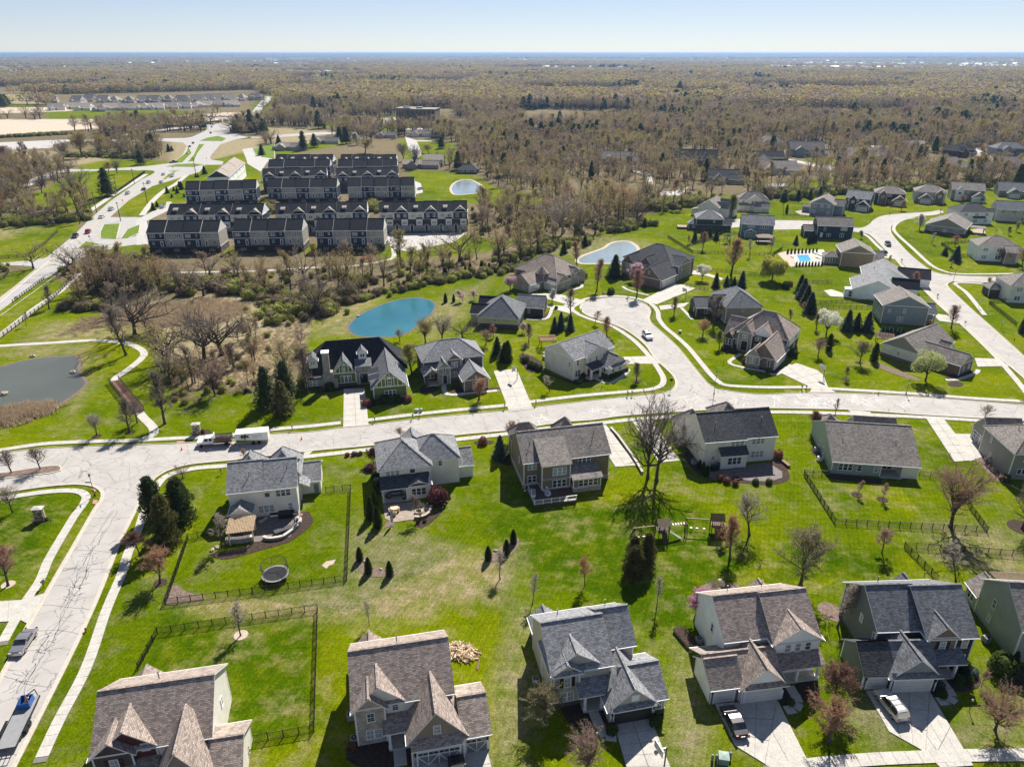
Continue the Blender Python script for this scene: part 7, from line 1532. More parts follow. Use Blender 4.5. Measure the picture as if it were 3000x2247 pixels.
Z['clear']=[DP((-300,284),(205,284),(245,300),(185,352),(-300,348)),DP((335,285),(470,285),(470,352),(360,350)),DP((820,255),(1010,255),(1010,285),(820,285)),DP((1060,150),(1290,148),(1290,156),(1060,158)),DP((1480,180),(1700,176),(1700,184),(1480,187)),DP((600,158),(760,156),(760,162),(600,165)),DP((110,205),(560,195),(570,243),(100,246)),DP((300,560),(1150,520),(1150,545),(700,570),(330,580)),DP((860,240),(980,235),(1000,275),(860,280)),DP((1130,250),(1350,250),(1350,268),(1130,272)),
  DP((230,360),(520,330),(900,300),(1020,470),(980,560),(300,560),(200,500)),DP((1460,330),(1560,335),(1550,365),(1460,362)),DP((1700,318),(1785,312),(1795,345),(1705,345)),DP((1990,340),(2212,335),(2212,362),(1990,366)),
  DP((600,400-0),(1020,400),(1020,470),(600,470)),DP((1400,200),(1580,200),(1580,215),(1400,212)),DP((1220,385),(1330,395),(1330,420),(1210,415)),DP((1100,128),(1200,128),(1200,132),(1100,132))]
def excl(P):
 bad=np.zeros(len(P),bool)
 for k_ in('lawn','wild','dirt','clear'):
  for pl in Z[k_]:bad|=pip(P,pl)
 for pl in ROADS:
  pa=np.array(pl)
  bb=(P[:,0]>pa[:,0].min())&(P[:,0]<pa[:,0].max())&(P[:,1]>pa[:,1].min())&(P[:,1]<pa[:,1].max())
  if bb.any():idx_=np.where(bb)[0];bad[idx_]|=pip(P[idx_],pl)
 for bx_ in BX[BX[:,1]<900]:
  bad|=(np.abs(P[:,0]-bx_[0])<12)&(P[:,1]>bx_[1]-30)&(P[:,1]<bx_[1]+14)
 return bad
def cand(ya,yb,sp_):
 out=[]
 rows=int((yb-ya)/sp_)
 for i in range(rows):
  y=ya+i*sp_;hw=.80*(y*.91+31)+20;n=int(2*hw/sp_)
  if n<=0:continue
  out.append(np.stack([np.linspace(-hw,hw,n)+rngn.uniform(-.48,.48,n)*sp_,y+rngn.uniform(-.48,.48,n)*sp_],1))
 return np.concatenate(out)
P1=cand(165,700,8.6);P1=P1[~excl(P1)]
den=np.sin(P1[:,0]*.031+2)*np.cos(P1[:,1]*.027+1)+np.sin(P1[:,0]*.011-P1[:,1]*.019)
P1=P1[(den>-1.1)|(rngn.rand(len(P1))<.45)]
P1=P1[np.argsort(P1[:,1])]
def wood_name(x,y):
 if y<330 and x<30:return 'bare tree in the creek wood between the teal pond and the terraces','trees of the creek wood'
 if x<-100:return 'bare tree in the wood left of the arterial road','trees of the wood left of the arterial road'
 return 'bare tree in the wide wood right of the town houses','trees of the wood right of the town houses'
nobj=0;pts=[]
for i,(x,y)in enumerate(P1):
 h=random.uniform(7,14)if y<275 else random.uniform(9,16);k=random.choice((0,0,1,1,5,5,2,2,3,4));wf=random.uniform(1.0,1.5)*(1.35 if k in(1,)else 1)
 px,py=proj(x,y,0)
 if nobj<290 and-20<px<3020:
  lb,gp=wood_name(x,y);e=empty('woodland_tree',(x,y,0),random.uniform(0,6.28),lb,'tree',gp);e.scale=(h/10*wf,)*2+(h/10,)
  obj('trunk',FV[k][0],e);obj('crown',FV[k][1],e);nobj+=1
 else:
  if random.random()<.05:k=6
  pts.append((x,y,0,h/10*wf,k,h/10,random.uniform(0,6.28)))
for poly,n_,h0,h1 in(([(1500,1050),(2212,870),(2212,1330),(1900,1380),(1560,1420)],26,3,8),([(560,560),(900,420),(1300,430),(1500,470),(1200,560),(700,640)],40,8,14)):
 pl=[W('21',*p)for p in poly];pa=np.array(pl);c_=0
 while c_<n_:
  x,y=random.uniform(pa[:,0].min(),pa[:,0].max()),random.uniform(pa[:,1].min(),pa[:,1].max())
  if pip(np.array([[x,y]]),pl)[0]:h=random.uniform(h0,h1);pts.append((x,y,0,h/10*1.3,random.choice((0,1,4)),h/10,random.uniform(0,6.28)));c_+=1
scatter('woodland',pts,SRC)
def band(name,ya,yb,sp_,coll,hs,nv,ev=.06,gap=-.95,zz=False):
 P=cand(ya,yb,sp_);P=P[~excl(P)]
 f=3000/ya
 den=np.sin(P[:,0]*.0042*f+P[:,1]*.0008*f)+np.sin(P[:,1]*.0035*f+1.7)+.7*np.sin(P[:,0]*.0011*f-P[:,1]*.0023*f+.5)
 keep=(den>gap);P=P[keep];n=len(P);h=rngn.uniform(*hs,n)*np.where(rngn.rand(n)<.1,1.2,1)
 vi=rngn.randint(0,nv,n);pa_=np.sin(P[:,0]*.0075*f**.7+.6)*np.sin(P[:,1]*.006*f**.7+P[:,0]*.002+2);vi=np.where(rngn.rand(n)<np.where(pa_>.72,.6,ev*.5),nv,vi)
 zv=ZG(P[:,0],P[:,1])
 wf=rngn.uniform(1.3,2.0,n)
 A=np.column_stack([P,zv,h/10*wf*(sp_/9 if sp_>12 else 1)**.8,vi,h/10,rngn.uniform(0,6.28,n)])
 print(name,n);return scatter(name,A,coll)
band('distant_woodland',700,1150,10.0,SRC,(12,19),6)
band('far_woodland',1150,2600,13.0,SRC2,(12,19),4)
band('farther_woodland',2600,6500,30,SRC2,(12,18),4,.12,-.55)
band('horizon_woodland',6500,24000,95,SRC2,(13,19),4,.10,-.35)
P3=cand(165,430,4.2);P3=P3[~excl(P3)];n=len(P3)
P3=P3[rngn.rand(n)<.34];n=len(P3);h=rngn.uniform(1.0,3.2,n)
scatter('understorey',np.column_stack([P3,np.zeros(n),h/1.75*rngn.uniform(.8,1.3,n),rngn.randint(0,3,n),h/1.75,rngn.uniform(0,6.28,n)]),SRC3)
hp=[]
for c,a,b,m_,ht,ww in(('21',(1500,1420),(2150,1300),16,1.6,6),('22',(150,760),(430,700),34,2.6,7),('22',(60,700),(-80,1200),14,1.8,9),('a',(0,1560),(900,1540),150,3.0,10),('a',(950,700),(1900,720),160,3.4,9),('11',(0,800),(560,770),110,3.2,5),('11',(1000,745),(1950,660),120,2.8,5),('21',(560,640),(900,650),45,2.6,4),('21',(1350,430),(2212,500),110,3.0,9),('22',(0,520),(700,700),120,3.0,8),('22',(700,620),(1500,440),60,2.2,2.5),('22',(1500,430),(2212,330),70,2.6,4),('23',(0,240),(620,80),60,2.8,6),('13',(1060,1410),(1700,1360),130,4.0,8),('14',(0,1310),(1300,1230),200,4.2,10),('14',(1300,1230),(2212,1180),90,3.5,8),('13',(850,1600),(1170,1530),50,3.0,8),('12',(990,1380),(1070,1440),30,3.2,6),('b',(1650,760),(1780,900),40,3.2,5),('c',(870,740),(1000,900),40,3.4,6)):
 A_,B_=W(c,*a),W(c,*b)
 for i in range(m_):
  t=random.random();x,y=lerp(A_,B_,t);x+=random.gauss(0,ww*.45);y+=random.gauss(0,ww*.45);h=ht*random.uniform(.5,1.2)
  hp.append((x,y,0,h/1.75*random.uniform(.8,1.3),random.randint(0,2),h/1.75,random.uniform(0,6.28)))
scatter('thicket',hp,SRC3)
g=TG(5);r=g.r
for i in range(40):
 p=Vector((r.gauss(0,.5),r.gauss(0,.5),0));q=p+Vector((r.gauss(0,.18),r.gauss(0,.18),r.uniform(.6,1.2)));x=Vector((r.uniform(-1,1),r.uniform(-1,1),0)).normalized()*.05;g.c.add([tuple(p-x),tuple(p+x),tuple(q)],[(0,1,2)])
SRC4=bpy.data.collections.new('reed_sources');SRC4.objects.link(bpy.data.objects.new('r0',g.c.mesh('reeds',[M['straw']])))
rp=[]
def fillz(c,poly,n,s0,s1):
 pl=[W(c,*p)for p in poly];pa=np.array(pl);k_=0
 while k_<n:
  P=np.column_stack([rngn.uniform(pa[:,0].min(),pa[:,0].max(),400),rngn.uniform(pa[:,1].min(),pa[:,1].max(),400)]);P=P[pip(P,pl)]
  for x,y in P[:n-k_]:x+=random.gauss(0,1.5);y+=random.gauss(0,1.5);s_=random.uniform(s0,s1);rp.append((x,y,0,s_*1.3,0,s_,random.uniform(0,6.28)))
  k_+=len(P[:n-k_])
fillz('21',[(530,880),(700,790),(950,700),(1250,640),(1800,580),(2080,620),(2100,680),(1900,760),(1500,800),(1100,790),(760,820),(600,870)],1500,.5,1.1)
fillz('21',[(-60,1620),(0,1570),(150,1510),(300,1500),(380,1520),(330,1560),(150,1590),(0,1640)],320,.9,1.6)
fillz('21',[(1480,1080),(2212,860),(2212,1340),(1900,1390),(1500,1480),(1450,1300)],900,.25,.6)
fillz('22',[(0,900),(420,760),(500,860),(430,1150),(0,1300)],600,.25,.6)
scatter('dry_reeds',rp,SRC4)
mb=MB()
for X0_,X1_,Y0_,Y1_,n in((0,420,150,176,700),(380,800,158,170,120),(1650,2212,138,162,700),(1500,1800,148,156,60),(560,700,140,150,40),(1150,1500,146,150,40),(0,600,128,140,150),(700,2212,124,134,160)):
 for i in range(n):
  x,y=W('D',random.uniform(X0_,X1_),random.uniform(Y0_,Y1_));s_=random.uniform(10,19);a=random.uniform(0,3.1);ux,uy=math.cos(a)*s_,math.sin(a)*s_;e=random.uniform(6,9);t=e+random.uniform(4,7);v_=[(x-ux+uy*.6,y-uy-ux*.6),(x+ux+uy*.6,y+uy-ux*.6),(x+ux-uy*.6,y+uy+ux*.6),(x-ux-uy*.6,y-uy+ux*.6)]
  vs=[(p[0],p[1],0)for p in v_]+[(p[0],p[1],e)for p in v_]+[((v_[0][0]+v_[3][0])/2,(v_[0][1]+v_[3][1])/2,t),((v_[1][0]+v_[2][0])/2,(v_[1][1]+v_[2][1])/2,t)]
  mb.add(vs,[(0,1,5,4),(1,2,6,5),(2,3,7,6),(3,0,4,7),(4,8,7),(5,6,9)],0);mb.add([vs[4],vs[5],vs[9],vs[8],vs[6],vs[7]],[(0,1,2,3),(4,5,3,2)],1 if random.random()<.7 else 2)
tag(mb.build('far_settlement',[M['offwhite'],M['concrete'],M['white']]),kind='stuff')
# ------------------------------------------------------------- fences
PK={}
def fence(label,pts,h=1.2,m='black',bay=1.8,gap=.11,wood=False,group=None):
 pl=pts;x0,y0=pl[0];e=empty('fence',(x0,y0,0),0,label,'fence',group)
 npan=0
 for a,b in zip(pl,pl[1:]):
  L=math.dist(a,b);n=max(1,round(L/bay));an=math.atan2(b[1]-a[1],b[0]-a[0]);bl=L/n
  for i in range(n+1):
   p=lerp(a,b,i/n);k=('post',h,m,wood)
   if k not in PK:
    q=MB();w_=.05 if not wood else .09;q.box(-w_,w_,-w_,w_,0,h+.08);PK[k]=q.mesh('post',M[m])
   if npan<280 and(i<n):obj('post',PK[k],e,(p[0]-x0,p[1]-y0,0),an)
  for i in range(n):
   p=lerp(a,b,i/n);k=('bay',round(bl,1),h,m,wood)
   if npan>=280:break
   npan+=1
   if not wood:
    for nm,z_ in(('rail',.12),('rail',h-.12)):
     kk=('rail',round(bl,1),m)
     if kk not in PK:q=MB();q.box(0,bl,-.02,.02,-.022,.022);PK[kk]=q.mesh('rail',M[m])
     obj('rail',PK[kk],e,(p[0]-x0,p[1]-y0,z_),an)
    if k not in PK:
     q=MB();c=int(bl/gap)
     for j in range(c):u=(j+.5)*bl/c;q.box(u-.011,u+.011,-.011,.011,.05,h-.0)
     PK[k]=q.mesh('pickets',M[m])
    tag(obj('pickets',PK[k],e,(p[0]-x0,p[1]-y0,0),an),kind='stuff')
   else:
    for j in range(wood):
     kk=('wrail',round(bl,1),m)
     if kk not in PK:q=MB();q.box(0,bl,-.025,.025,-.07,.07);PK[kk]=q.mesh('rail',M[m])
     obj('rail',PK[kk],e,(p[0]-x0,p[1]-y0,h*(j+.7)/wood),an)
 return e
fence('black picket fence round the pergola house lawn',WL('32',(625,762),(838,737),(805,1515),(0,1625),'41',(1413,265),'31',(1605,1170),(1770,1132)))
fence('black picket fence enclosing the dark green lawn at lower left',WL('41',(1180,820),(1345,512),'42',(555,312),(525,1345),(0,1437)))
fence('black picket fence around the sea-green ranch yard',WL('34',(560,622),(335,612),(600,1028),(1895,1105),(1725,870)))
fence('short black fence right of the sea-green ranch',WL('34',(1315,625),(1600,650)))
fence('black picket fence at the right edge below the ranch yard',WL('34',(2500,1345),(2212,1310),(1190,1232),(1480,1522)))
fence('long black fence from the lane garden to the spruce row',WL('d',(-10,450),(178,565),(400,572),(640,580),(775,580),(840,540),(845,500)),1.3)
fence('black fence dividing the upper back gardens',WL('d',(135,518),(300,470),(420,412),(520,425)),1.3)
fence('black fence round the fire circle garden',WL('d',(848,190),(850,285),(1100,300)),1.2);fence('black fence behind the fire circle garden',WL('d',(890,195),(1060,210)),1.2)
fence('black fence before the white ranch house, upper run',WL('24',(370,440),(575,438)),1.2);fence('black fence before the white ranch house, middle run',WL('24',(430,612),(925,600)),1.2);fence('black fence before the white ranch house, lower run',WL('24',(440,652),(925,655)),1.2)
fence('black fence on the inner bend lawn',WL('24',(1790,85),(1505,112),(1660,215),(1760,215)),1.3);fence('black fence round the lawn at the right edge',WL('24',(2100,590),(1912,615),(2150,805)),1.3)
fence('black pool-terrace fence left of the taupe house',WL('23',(1570,310),(1760,335),(2212,375)),1.2);fence('black fence by the mansion drive',WL('23',(1540,460),(1740,505)),1.2)
fence('brown four-rail ranch fence along the upper left field',WL('21',(-300,250),(0,232),(225,213),(300,165),(380,110),(500,-5)),1.4,'wooddk',3.0,wood=4)
fence('brown rail fence curve at the left edge',WL('21',(-100,300),(40,305),(80,345),(40,395),(-60,450)),1.4,'wooddk',3.0,wood=4)
fence('brown rail fence along the roadside path',WL('21',(-200,1030),(0,915),(230,740),(430,600),(600,420)),1.4,'wooddk',2.6,wood=3)
fence('black guard fence on the arterial creek crossing',WL('21',(110,605),(250,500),(390,395)),1.1,'wooddk',2.0,wood=2)
fence('black fence along the left wood by the arterial road',WL('a',(1020,1400),(1250,1300),(1520,1170),(1880,915)),1.5,bay=3)
# ------------------------------------------------------------- vehicles
def car(label,x,y,az,kind='sedan',paint=(.4,.4,.4),metal=.4,name=None,cat='car',group=None):
 e=empty(name or 'parked_car',(x,y,.03),az,label,cat,group);P=carpaint('car_paint',paint,metal)
 L,Wd,Ht={'sedan':(4.8,1.82,1.45),'suv':(4.8,1.9,1.75),'wagon':(4.75,1.88,1.75),'pickup':(5.7,2.0,1.9)}[kind]
 prof={'sedan':[(-.5,.42),(-.5,.72),(-.46,.90),(-.33,.97),(-.19,1.40),(-.05,1.45),(.08,1.42),(.24,.98),(.44,.84),(.49,.66),(.5,.35)],
   'suv':[(-.5,.45),(-.5,.95),(-.46,1.62),(-.36,1.74),(-.05,1.75),(.08,1.68),(.22,1.12),(.44,1.02),(.49,.80),(.5,.42)],
   'wagon':[(-.5,.45),(-.5,.95),(-.45,1.60),(-.36,1.72),(-.03,1.74),(.09,1.66),(.21,1.12),(.44,1.0),(.49,.80),(.5,.42)],
   'pickup':[(-.5,.55),(-.5,1.12),(-.17,1.12),(-.15,1.80),(.08,1.88),(.14,1.78),(.22,1.28),(.46,1.18),(.5,.9),(.5,.5)]}[kind]
 b=MB();n=len(prof);rows=[]
 for yy,inset in((-.5,.06),(-.47,0),(.47,0),(.5,.06)):
  r_=[]
  for u,z in prof:
   k=1.0 if z<1.0 else 1-.22*(z-1.0)/.7
   zz=z-(inset if z>.5 else-inset*.5);r_.append((u*L*(1-inset*.15),yy*Wd*k,zz))
  rows.append(r_)
 vs=[p for r_ in rows for p in r_]
 fs=[(k*n+i,k*n+i+1,(k+1)*n+i+1,(k+1)*n+i)for k in range(3)for i in range(n-1)]
 fs+=[tuple(range(n))[::-1],tuple(range(3*n,4*n)),(0,n,2*n,3*n),(n-1,4*n-1,3*n-1,2*n-1)]
 b.add(vs,fs);b.sm=False;b.build('body',P,e)
 zb=1.0 if kind=='sedan' else 1.12;zt=Ht-.07
 u={'sedan':(-.335,-.20,.07,.235),'suv':(-.475,-.44,.07,.215),'wagon':(-.47,-.43,.08,.205),'pickup':(-.152,-.148,.10,.215)}[kind]
 for sg in(-1,1):
  w0=.5*Wd*(1-.0)+.006;w1=.5*Wd*(1-.22*(zt-1)/.7)+.004
  cuts=[u[1]*.98+.0,(u[1]+u[2])/2,u[2]+.03]if kind!='pickup' else[u[1]+.01,u[2]]
  for i in range(len(cuts)-1):
   a0,a1=cuts[i]+.012,cuts[i+1]-.012
   g=MB();g.add([(a0*L-(.06*L if i==0 and kind=='sedan' else 0),sg*w0,zb),(a1*L+(.10*L if i==len(cuts)-2 else 0),sg*w0,zb),(a1*L,sg*w1,zt),(a0*L,sg*w1,zt)],[(0,1,2,3)if sg<0 else(3,2,1,0)]);g.build('side_window',M['carglass'],e)
 def glass(nm,ua,za,ub,zb_):
  wa=Wd*.5*.9*(1 if za<1 else 1-.22*(za-1)/.7);wb=Wd*.5*.88*(1-.22*(zb_-1)/.7);g=MB();du=.006*(1 if ub<ua else-1)
  g.add([(ua*L-du*0,-wa,za+.012),(ua*L,wa,za+.012),(ub*L,wb,zb_+.012),(ub*L,-wb,zb_+.012)],[(0,1,2,3)if ub<ua else(3,2,1,0)]);g.build(nm,M['carglass'],e)
 glass('windscreen',u[3],zb+.0,u[2]+.015,zt+.02)if kind!='sedan' else glass('windscreen',.225,1.02,.09,1.395)
 glass('rear_window',u[0],zb+.02,u[1],zt)if kind!='sedan' else glass('rear_window',-.32,1.0,-.20,1.37)
 for sx in(-.31,.31):
  for sg in(-1,1):
   q=MB();c=(sx*L,sg*(Wd*.5-.1),.34);q.cyl((c[0],c[1]-.11,c[2]),(c[0],c[1]+.11,c[2]),.34,n=14);o=q.build('wheel',M['tyre'],e)
   q=MB();q.cyl((c[0],c[1]+sg*.105,c[2]),(c[0],c[1]+sg*.125,c[2]),.21,n=10);q.build('rim',M['rim'],o)
 for sg in(-1,1):
  q=MB();q.box(L*.475,L*.497,sg*Wd*.38-.16,sg*Wd*.38+.16,.66,.80);q.build('headlight',M['lamplens'],e)
  q=MB();q.box(-L*.503,-L*.48,sg*Wd*.40-.12,sg*Wd*.40+.12,.78,.98);q.build('tail_light',M['red'],e)
  q=MB();q.box(L*.14,L*.17,sg*(Wd*.5+.03)-.09,sg*(Wd*.5+.03)+.09,1.0,1.12);q.build('mirror',P,e)
 if kind in('wagon','suv'):
  for sg in(-1,1):q=MB();q.box(-L*.35,L*.03,sg*.62-.03,sg*.62+.03,1.78,1.84);q.build('roof_rail',M['black'],e)
  for uu in(-.2,-.05):q=MB();q.box(uu*L-.03,uu*L+.03,-.62,.62,1.80,1.85);q.build('crossbar',M['black'],e)
 q=MB();q.box(-L*.504,-L*.49,-.26,.26,.62,.76);q.build('number_plate',M['white'],e)
 return e
def carp(label,c,a,b,kind,paint,metal=.4,**kw):
 A_,B_=W(c,*a),W(c,*b);return car(label,(A_[0]+B_[0])/2,(A_[1]+B_[1])/2,math.atan2(B_[1]-A_[1],B_[0]-A_[0]),kind,paint,metal,**kw)
carp('silver sedan parked facing us on the lower left street','41',(270,520),(150,700),'sedan',(.42,.40,.39),.7)
carp('black sedan with silver roof on the white house drive','43',(2000,1385),(1900,1190),'sedan',(.03,.025,.028),.4)
carp('silver wagon with roof rails on the slate house drive','44',(1150,1250),(990,1050),'wagon',(.62,.60,.56),.4)
carp('white crossover driving out of the turning circle','23',(1190,880),(1235,925),'suv',(.72,.72,.72),.1)
carp('black pickup-like suv on the sloping side street','24',(1035,100),(1065,135),'suv',(.02,.02,.022),.3);carp('blue suv on the drive beside the brown house','24',(1030,195),(945,195),'suv',(.05,.09,.14),.4)
x_,y_=W('42',1760,1660);car('black car nosed towards the crossed garage door, cut by the bottom edge',x_,y_-1.2,R_(102),'suv',(.012,.012,.013),.3)
for i,(X,Y,dx,dy,kd,col,lb)in enumerate(((645,45,12,-14,'pickup',(.03,.035,.05),'dark pickup nearest on the arterial road'),(755,8,14,-14,'suv',(.40,.01,.015),'red suv behind the dark pickup on the arterial road'))):carp(lb,'21',(X-dx,Y-dy),(X+dx,Y+dy),kd,col)
for X,Y,kd,col,lb in((1320,1500,'sedan',(.7,.7,.7),'white sedan at the crossing on the arterial road'),(1445,1400,'suv',(.7,.7,.7),'white suv third in the arterial queue'),(1660,1190,'suv',(.7,.7,.68),'white van-like suv below the pine'),(1865,1140,'sedan',(.04,.05,.06),'dark grey sedan in the opposite lane'),(1930,1050,'suv',(.7,.7,.7),'white suv on the bend before the junction'),(2090,1045,'sedan',(.6,.6,.62),'silver sedan in the bend lane'),(2120,945,'sedan',(.65,.65,.65),'white sedan leaving the junction')):carp(lb,'a',(X-35,Y+22),(X+35,Y-22),kd,col)
carp('white suv on the terrace lane kerb','b',(310,860),(375,815),'suv',(.7,.7,.7));carp('white suv by the slip lane island','b',(440,450),(490,425),'suv',(.7,.7,.7));carp('black car parked between the nearest terraces','b',(1140,1185),(1240,1175),'sedan',(.01,.01,.01));carp('white car at the end of the third-line right terrace','c',(1535,605),(1575,595),'sedan',(.7,.7,.7))
carp('maroon pickup turning at the junction','11',(1455,1015),(1510,1010),'pickup',(.12,.01,.02));carp('white sedan north of the junction','11',(1590,945),(1605,930),'sedan',(.7,.7,.7));carp('dark sedan north of the junction','11',(1610,885),(1628,870),'sedan',(.02,.02,.03));carp('blue-grey car nearest the second roundabout','11',(1640,855),(1656,840),'sedan',(.05,.08,.10));carp('dark car on the highway bridge','11',(1790,770),(1805,752),'sedan',(.02,.02,.03));carp('pale car past the highway bridge','11',(1800,720),(1812,700),'sedan',(.3,.4,.5));carp('blue car past the highway bridge','11',(1805,695),(1830,685),'suv',(.3,.45,.6))
for i in range(14):x_,y_=W('12',855+i*28,655+(i%3)*9);car('car in the office parking lot beyond the highway',x_,y_,R_(80),'sedan',random.choice(((.6,.6,.6),(.05,.05,.06),(.3,.3,.32),(.08,.1,.2))),group='cars in the office parking lot')
for i in range(12):x_,y_=W('11',1760+i*20,620+(i%2)*5);car('car in the queue on the far highway ramp',x_,y_,R_(5),'sedan',random.choice(((.6,.6,.6),(.05,.05,.06),(.2,.2,.25))),group='cars queueing on the far highway ramp')
for X,Y,c_,lb in((1030,655,(.25,.25,.28),'dark small car behind the first lorry'),(1075,685,(.5,.5,.5),'pale van on the building site'),(1110,684,(.5,.5,.52),'silver car on the building site'),(1160,683,(.05,.05,.06),'dark car on the building site'),(1235,680,(.5,.5,.5),'right pale car on the building site')):x_,y_=W('11',X,Y);car(lb,x_,y_,0,'suv',c_)
def box_truck(label,x,y,az,Lt,cabcol):
 e=empty('articulated_lorry',(x,y,0),az,label,'lorry')
 q=MB();q.box(-Lt,0,-1.25,1.25,1.1,4.0);q.build('trailer_box',M['white'],e);q=MB();q.box(.6,2.6,-1.2,1.2,.8,3.4);q.box(2.6,4.0,-1.05,1.05,.8,1.9);q.build('cab',carpaint('cab_paint',cabcol),e);q=MB();q.box(2.55,2.66,-1.0,1.0,2.1,3.1);q.build('windscreen',M['carglass'],e);q=MB();q.box(-Lt,3.2,-.5,.5,.7,1.1);q.build('chassis',M['black'],e)
 for u in(-Lt+1,-Lt+2.3,.9,3.3):
  for sg in(-1,1):q=MB();q.cyl((u,sg*1.1-.15,.5),(u,sg*1.1+.15,.5),.5,n=10);q.build('wheel',M['tyre'],e)
for X,L_,cc,lb in((905,14,(.05,.06,.08),'white lorry with dark cab, leftmost on the highway'),(1240,14,(.35,.02,.03),'white lorry with red cab on the highway'),(1395,8,(.5,.5,.5),'short white lorry, rightmost on the highway')):x_,y_=W('11',X,645);box_truck(lb,x_,y_,math.pi,-0 or L_,cc)
x_,y_=W('31',1845,355);A_=W('31',1700,372);B_=W('31',1960,350);az=math.atan2(A_[1]-B_[1],A_[0]-B_[0])
e=empty('crew_cab_truck',(x_,y_,0),az,'white crew-cab work truck with brown stake body heaped with mulch','truck');P=carpaint('truck_white',(.72,.72,.72),.05)
q=MB();q.add([(.3,-.98,.7),(3.6,-.98,.7),(3.6,.98,.7),(.3,.98,.7),(.3,-.98,1.35),(3.6,-.95,1.2),(3.6,.95,1.2),(.3,.98,1.35)],[(0,3,2,1),(4,5,6,7),(0,1,5,4),(1,2,6,5),(2,3,7,6),(3,0,4,7)]);q.add([(.3,-.97,1.35),(2.5,-.97,1.3),(1.95,-.84,2.05),(.4,-.84,2.1),(.3,.97,1.35),(2.5,.97,1.3),(1.95,.84,2.05),(.4,.84,2.1)],[(0,1,2,3),(7,6,5,4),(3,2,6,7),(1,5,6,2),(0,3,7,4)]);q.build('cab',P,e)
for sg in(-1,1):
 for a0,a1 in((.5,1.15),(1.3,2.05)):q=MB();q.add([(a0,sg*.975,1.4),(a1,sg*.975,1.38),(a1-.1,sg*.87,1.95),(a0+.02,sg*.87,1.97)],[(0,1,2,3)if sg<0 else(3,2,1,0)]);q.build('side_window',M['carglass'],e)
q=MB();q.add([(2.44,-.85,1.36),(2.44,.85,1.36),(2.02,.76,1.98),(2.02,-.76,1.98)],[(0,1,2,3)]);q.build('windscreen',M['carglass'],e)
q=MB();q.box(-3.2,3.4,-.45,.45,.5,.8);q.build('chassis',M['black'],e);q=MB();q.box(-3.3,.2,-1.1,1.1,.9,1.05);q.build('bed',M['wooddk'],e)
for sg in(-1,1):
 for zz in(1.15,1.4,1.65,1.9):q=MB();q.box(-3.3,.2,sg*1.08-.03,sg*1.08+.03,zz-.09,zz+.09);q.build('stake_board',M['wooddk'],e)
q=MB();q.ball((-1.6,0,1.1),(1.5,.95,.75),10,6,0,.08);q.build('mulch_load',M['mulch'],e);q=MB();q.box(.15,.35,-1.0,1.0,1.3,2.5);q.build('headboard',P,e)
for u,r_ in((2.7,.42),(-2.2,.42)):
 for sg in(-1,1):q=MB();q.cyl((u,sg*.95-.14,r_),(u,sg*.95+.14,r_),r_,n=12);q.build('wheel',M['tyre'],e)
A_=W('31',2020,345);B_=W('32',150,320);az=math.atan2(A_[1]-B_[1],A_[0]-B_[0]);x_,y_=lerp(A_,B_,.5);L_=math.dist(A_,B_)*.97
e=empty('covered_trailer',(x_,y_,0),az,'white box trailer painted with a green tree, hitched behind the work truck','trailer')
q=MB();q.box(-L_/2,L_/2,-1.2,1.2,.6,2.75);q.build('body',M['white'],e);q=MB();q.box(L_/2,L_/2+1.3,-.06,.06,.5,.62);q.build('tow_bar',M['black'],e)
for u in(-.9,.2):
 for sg in(-1,1):q=MB();q.cyl((u-.4,sg*1.18-.1,.38),(u-.4,sg*1.18+.12,.38),.38,n=12);q.build('wheel',M['tyre'],e)
q=MB();y1_=1.206;pts_=[(-L_/2+.1,.66),(L_/2-.1,.66),(L_/2-.1,1.35),(1.8,1.2),(0,1.0),(-2,.85),(-L_/2+.1,.8)]
q.add([(a,y1_,b)for a,b in pts_],[tuple(range(len(pts_)))[::-1]]);q.build('painted_meadow',M['lawn_plain'],e)
q=MB();q.box(1.35,1.5,y1_-.01,y1_+.004,1.1,1.7);q.build('painted_trunk',M['bark'],e);q=MB()
for i in range(26):a_=i*.9;q.add([(1.42+math.cos(a_)*.2*i**.45+d_[0],y1_+.003+i*.0003,2.0+math.sin(a_)*.11*i**.45+d_[1])for d_ in((-.17,-.1),(.17,-.12),(.2,.1),(-.1,.16))],[(3,2,1,0)])
tag(q.build('painted_leaves',M['boxwood'],e),kind='stuff')
def text(s_,size,m,parent,loc,rot,name='lettering'):
 cu=bpy.data.curves.new(name,'FONT');cu.body=s_;cu.size=size;cu.align_x='CENTER';cu.align_y='CENTER';cu.extrude=.003
 o=bpy.data.objects.new(name,cu);dg=bpy.context.evaluated_depsgraph_get();COL.objects.link(o);me_=bpy.data.meshes.new_from_object(o.evaluated_get(bpy.context.evaluated_depsgraph_get()));bpy.data.objects.remove(o)
 me_.materials.clear();me_.materials.append(M[m]);o=bpy.data.objects.new(name,me_);COL.objects.link(o);o.parent=parent;o.location=loc;o.rotation_euler=rot;return o
text('BrightView',.42,'green',e,(-1.2,y1_+.008,2.0),(math.pi/2,0,math.pi))
for c_,X,Y,lb in(('31',1550,402,'left of the truck'),('31',1738,392,'beside the truck front'),('31',1980,368,'between truck and trailer'),('31',2188,345,'beside the trailer wheels'),('32',418,313,'far right of the trailer')):
 x_,y_=W(c_,X,Y);e=empty('traffic_cone',(x_,y_,.02),0,'orange traffic cone '+lb,'traffic cone','cones round the work truck');q=MB();q.cyl((0,0,.04),(0,0,.75),.17,.03,10);q.build('cone',M['orange'],e);q=MB();q.box(-.22,.22,-.22,.22,0,.04);q.build('base',M['orange'],e)
A_=W('41',60,1520);B_=W('41',270,1080);az=math.atan2(B_[1]-A_[1],B_[0]-A_[0]);x_,y_=lerp(A_,B_,.5);L_=math.dist(A_,B_)
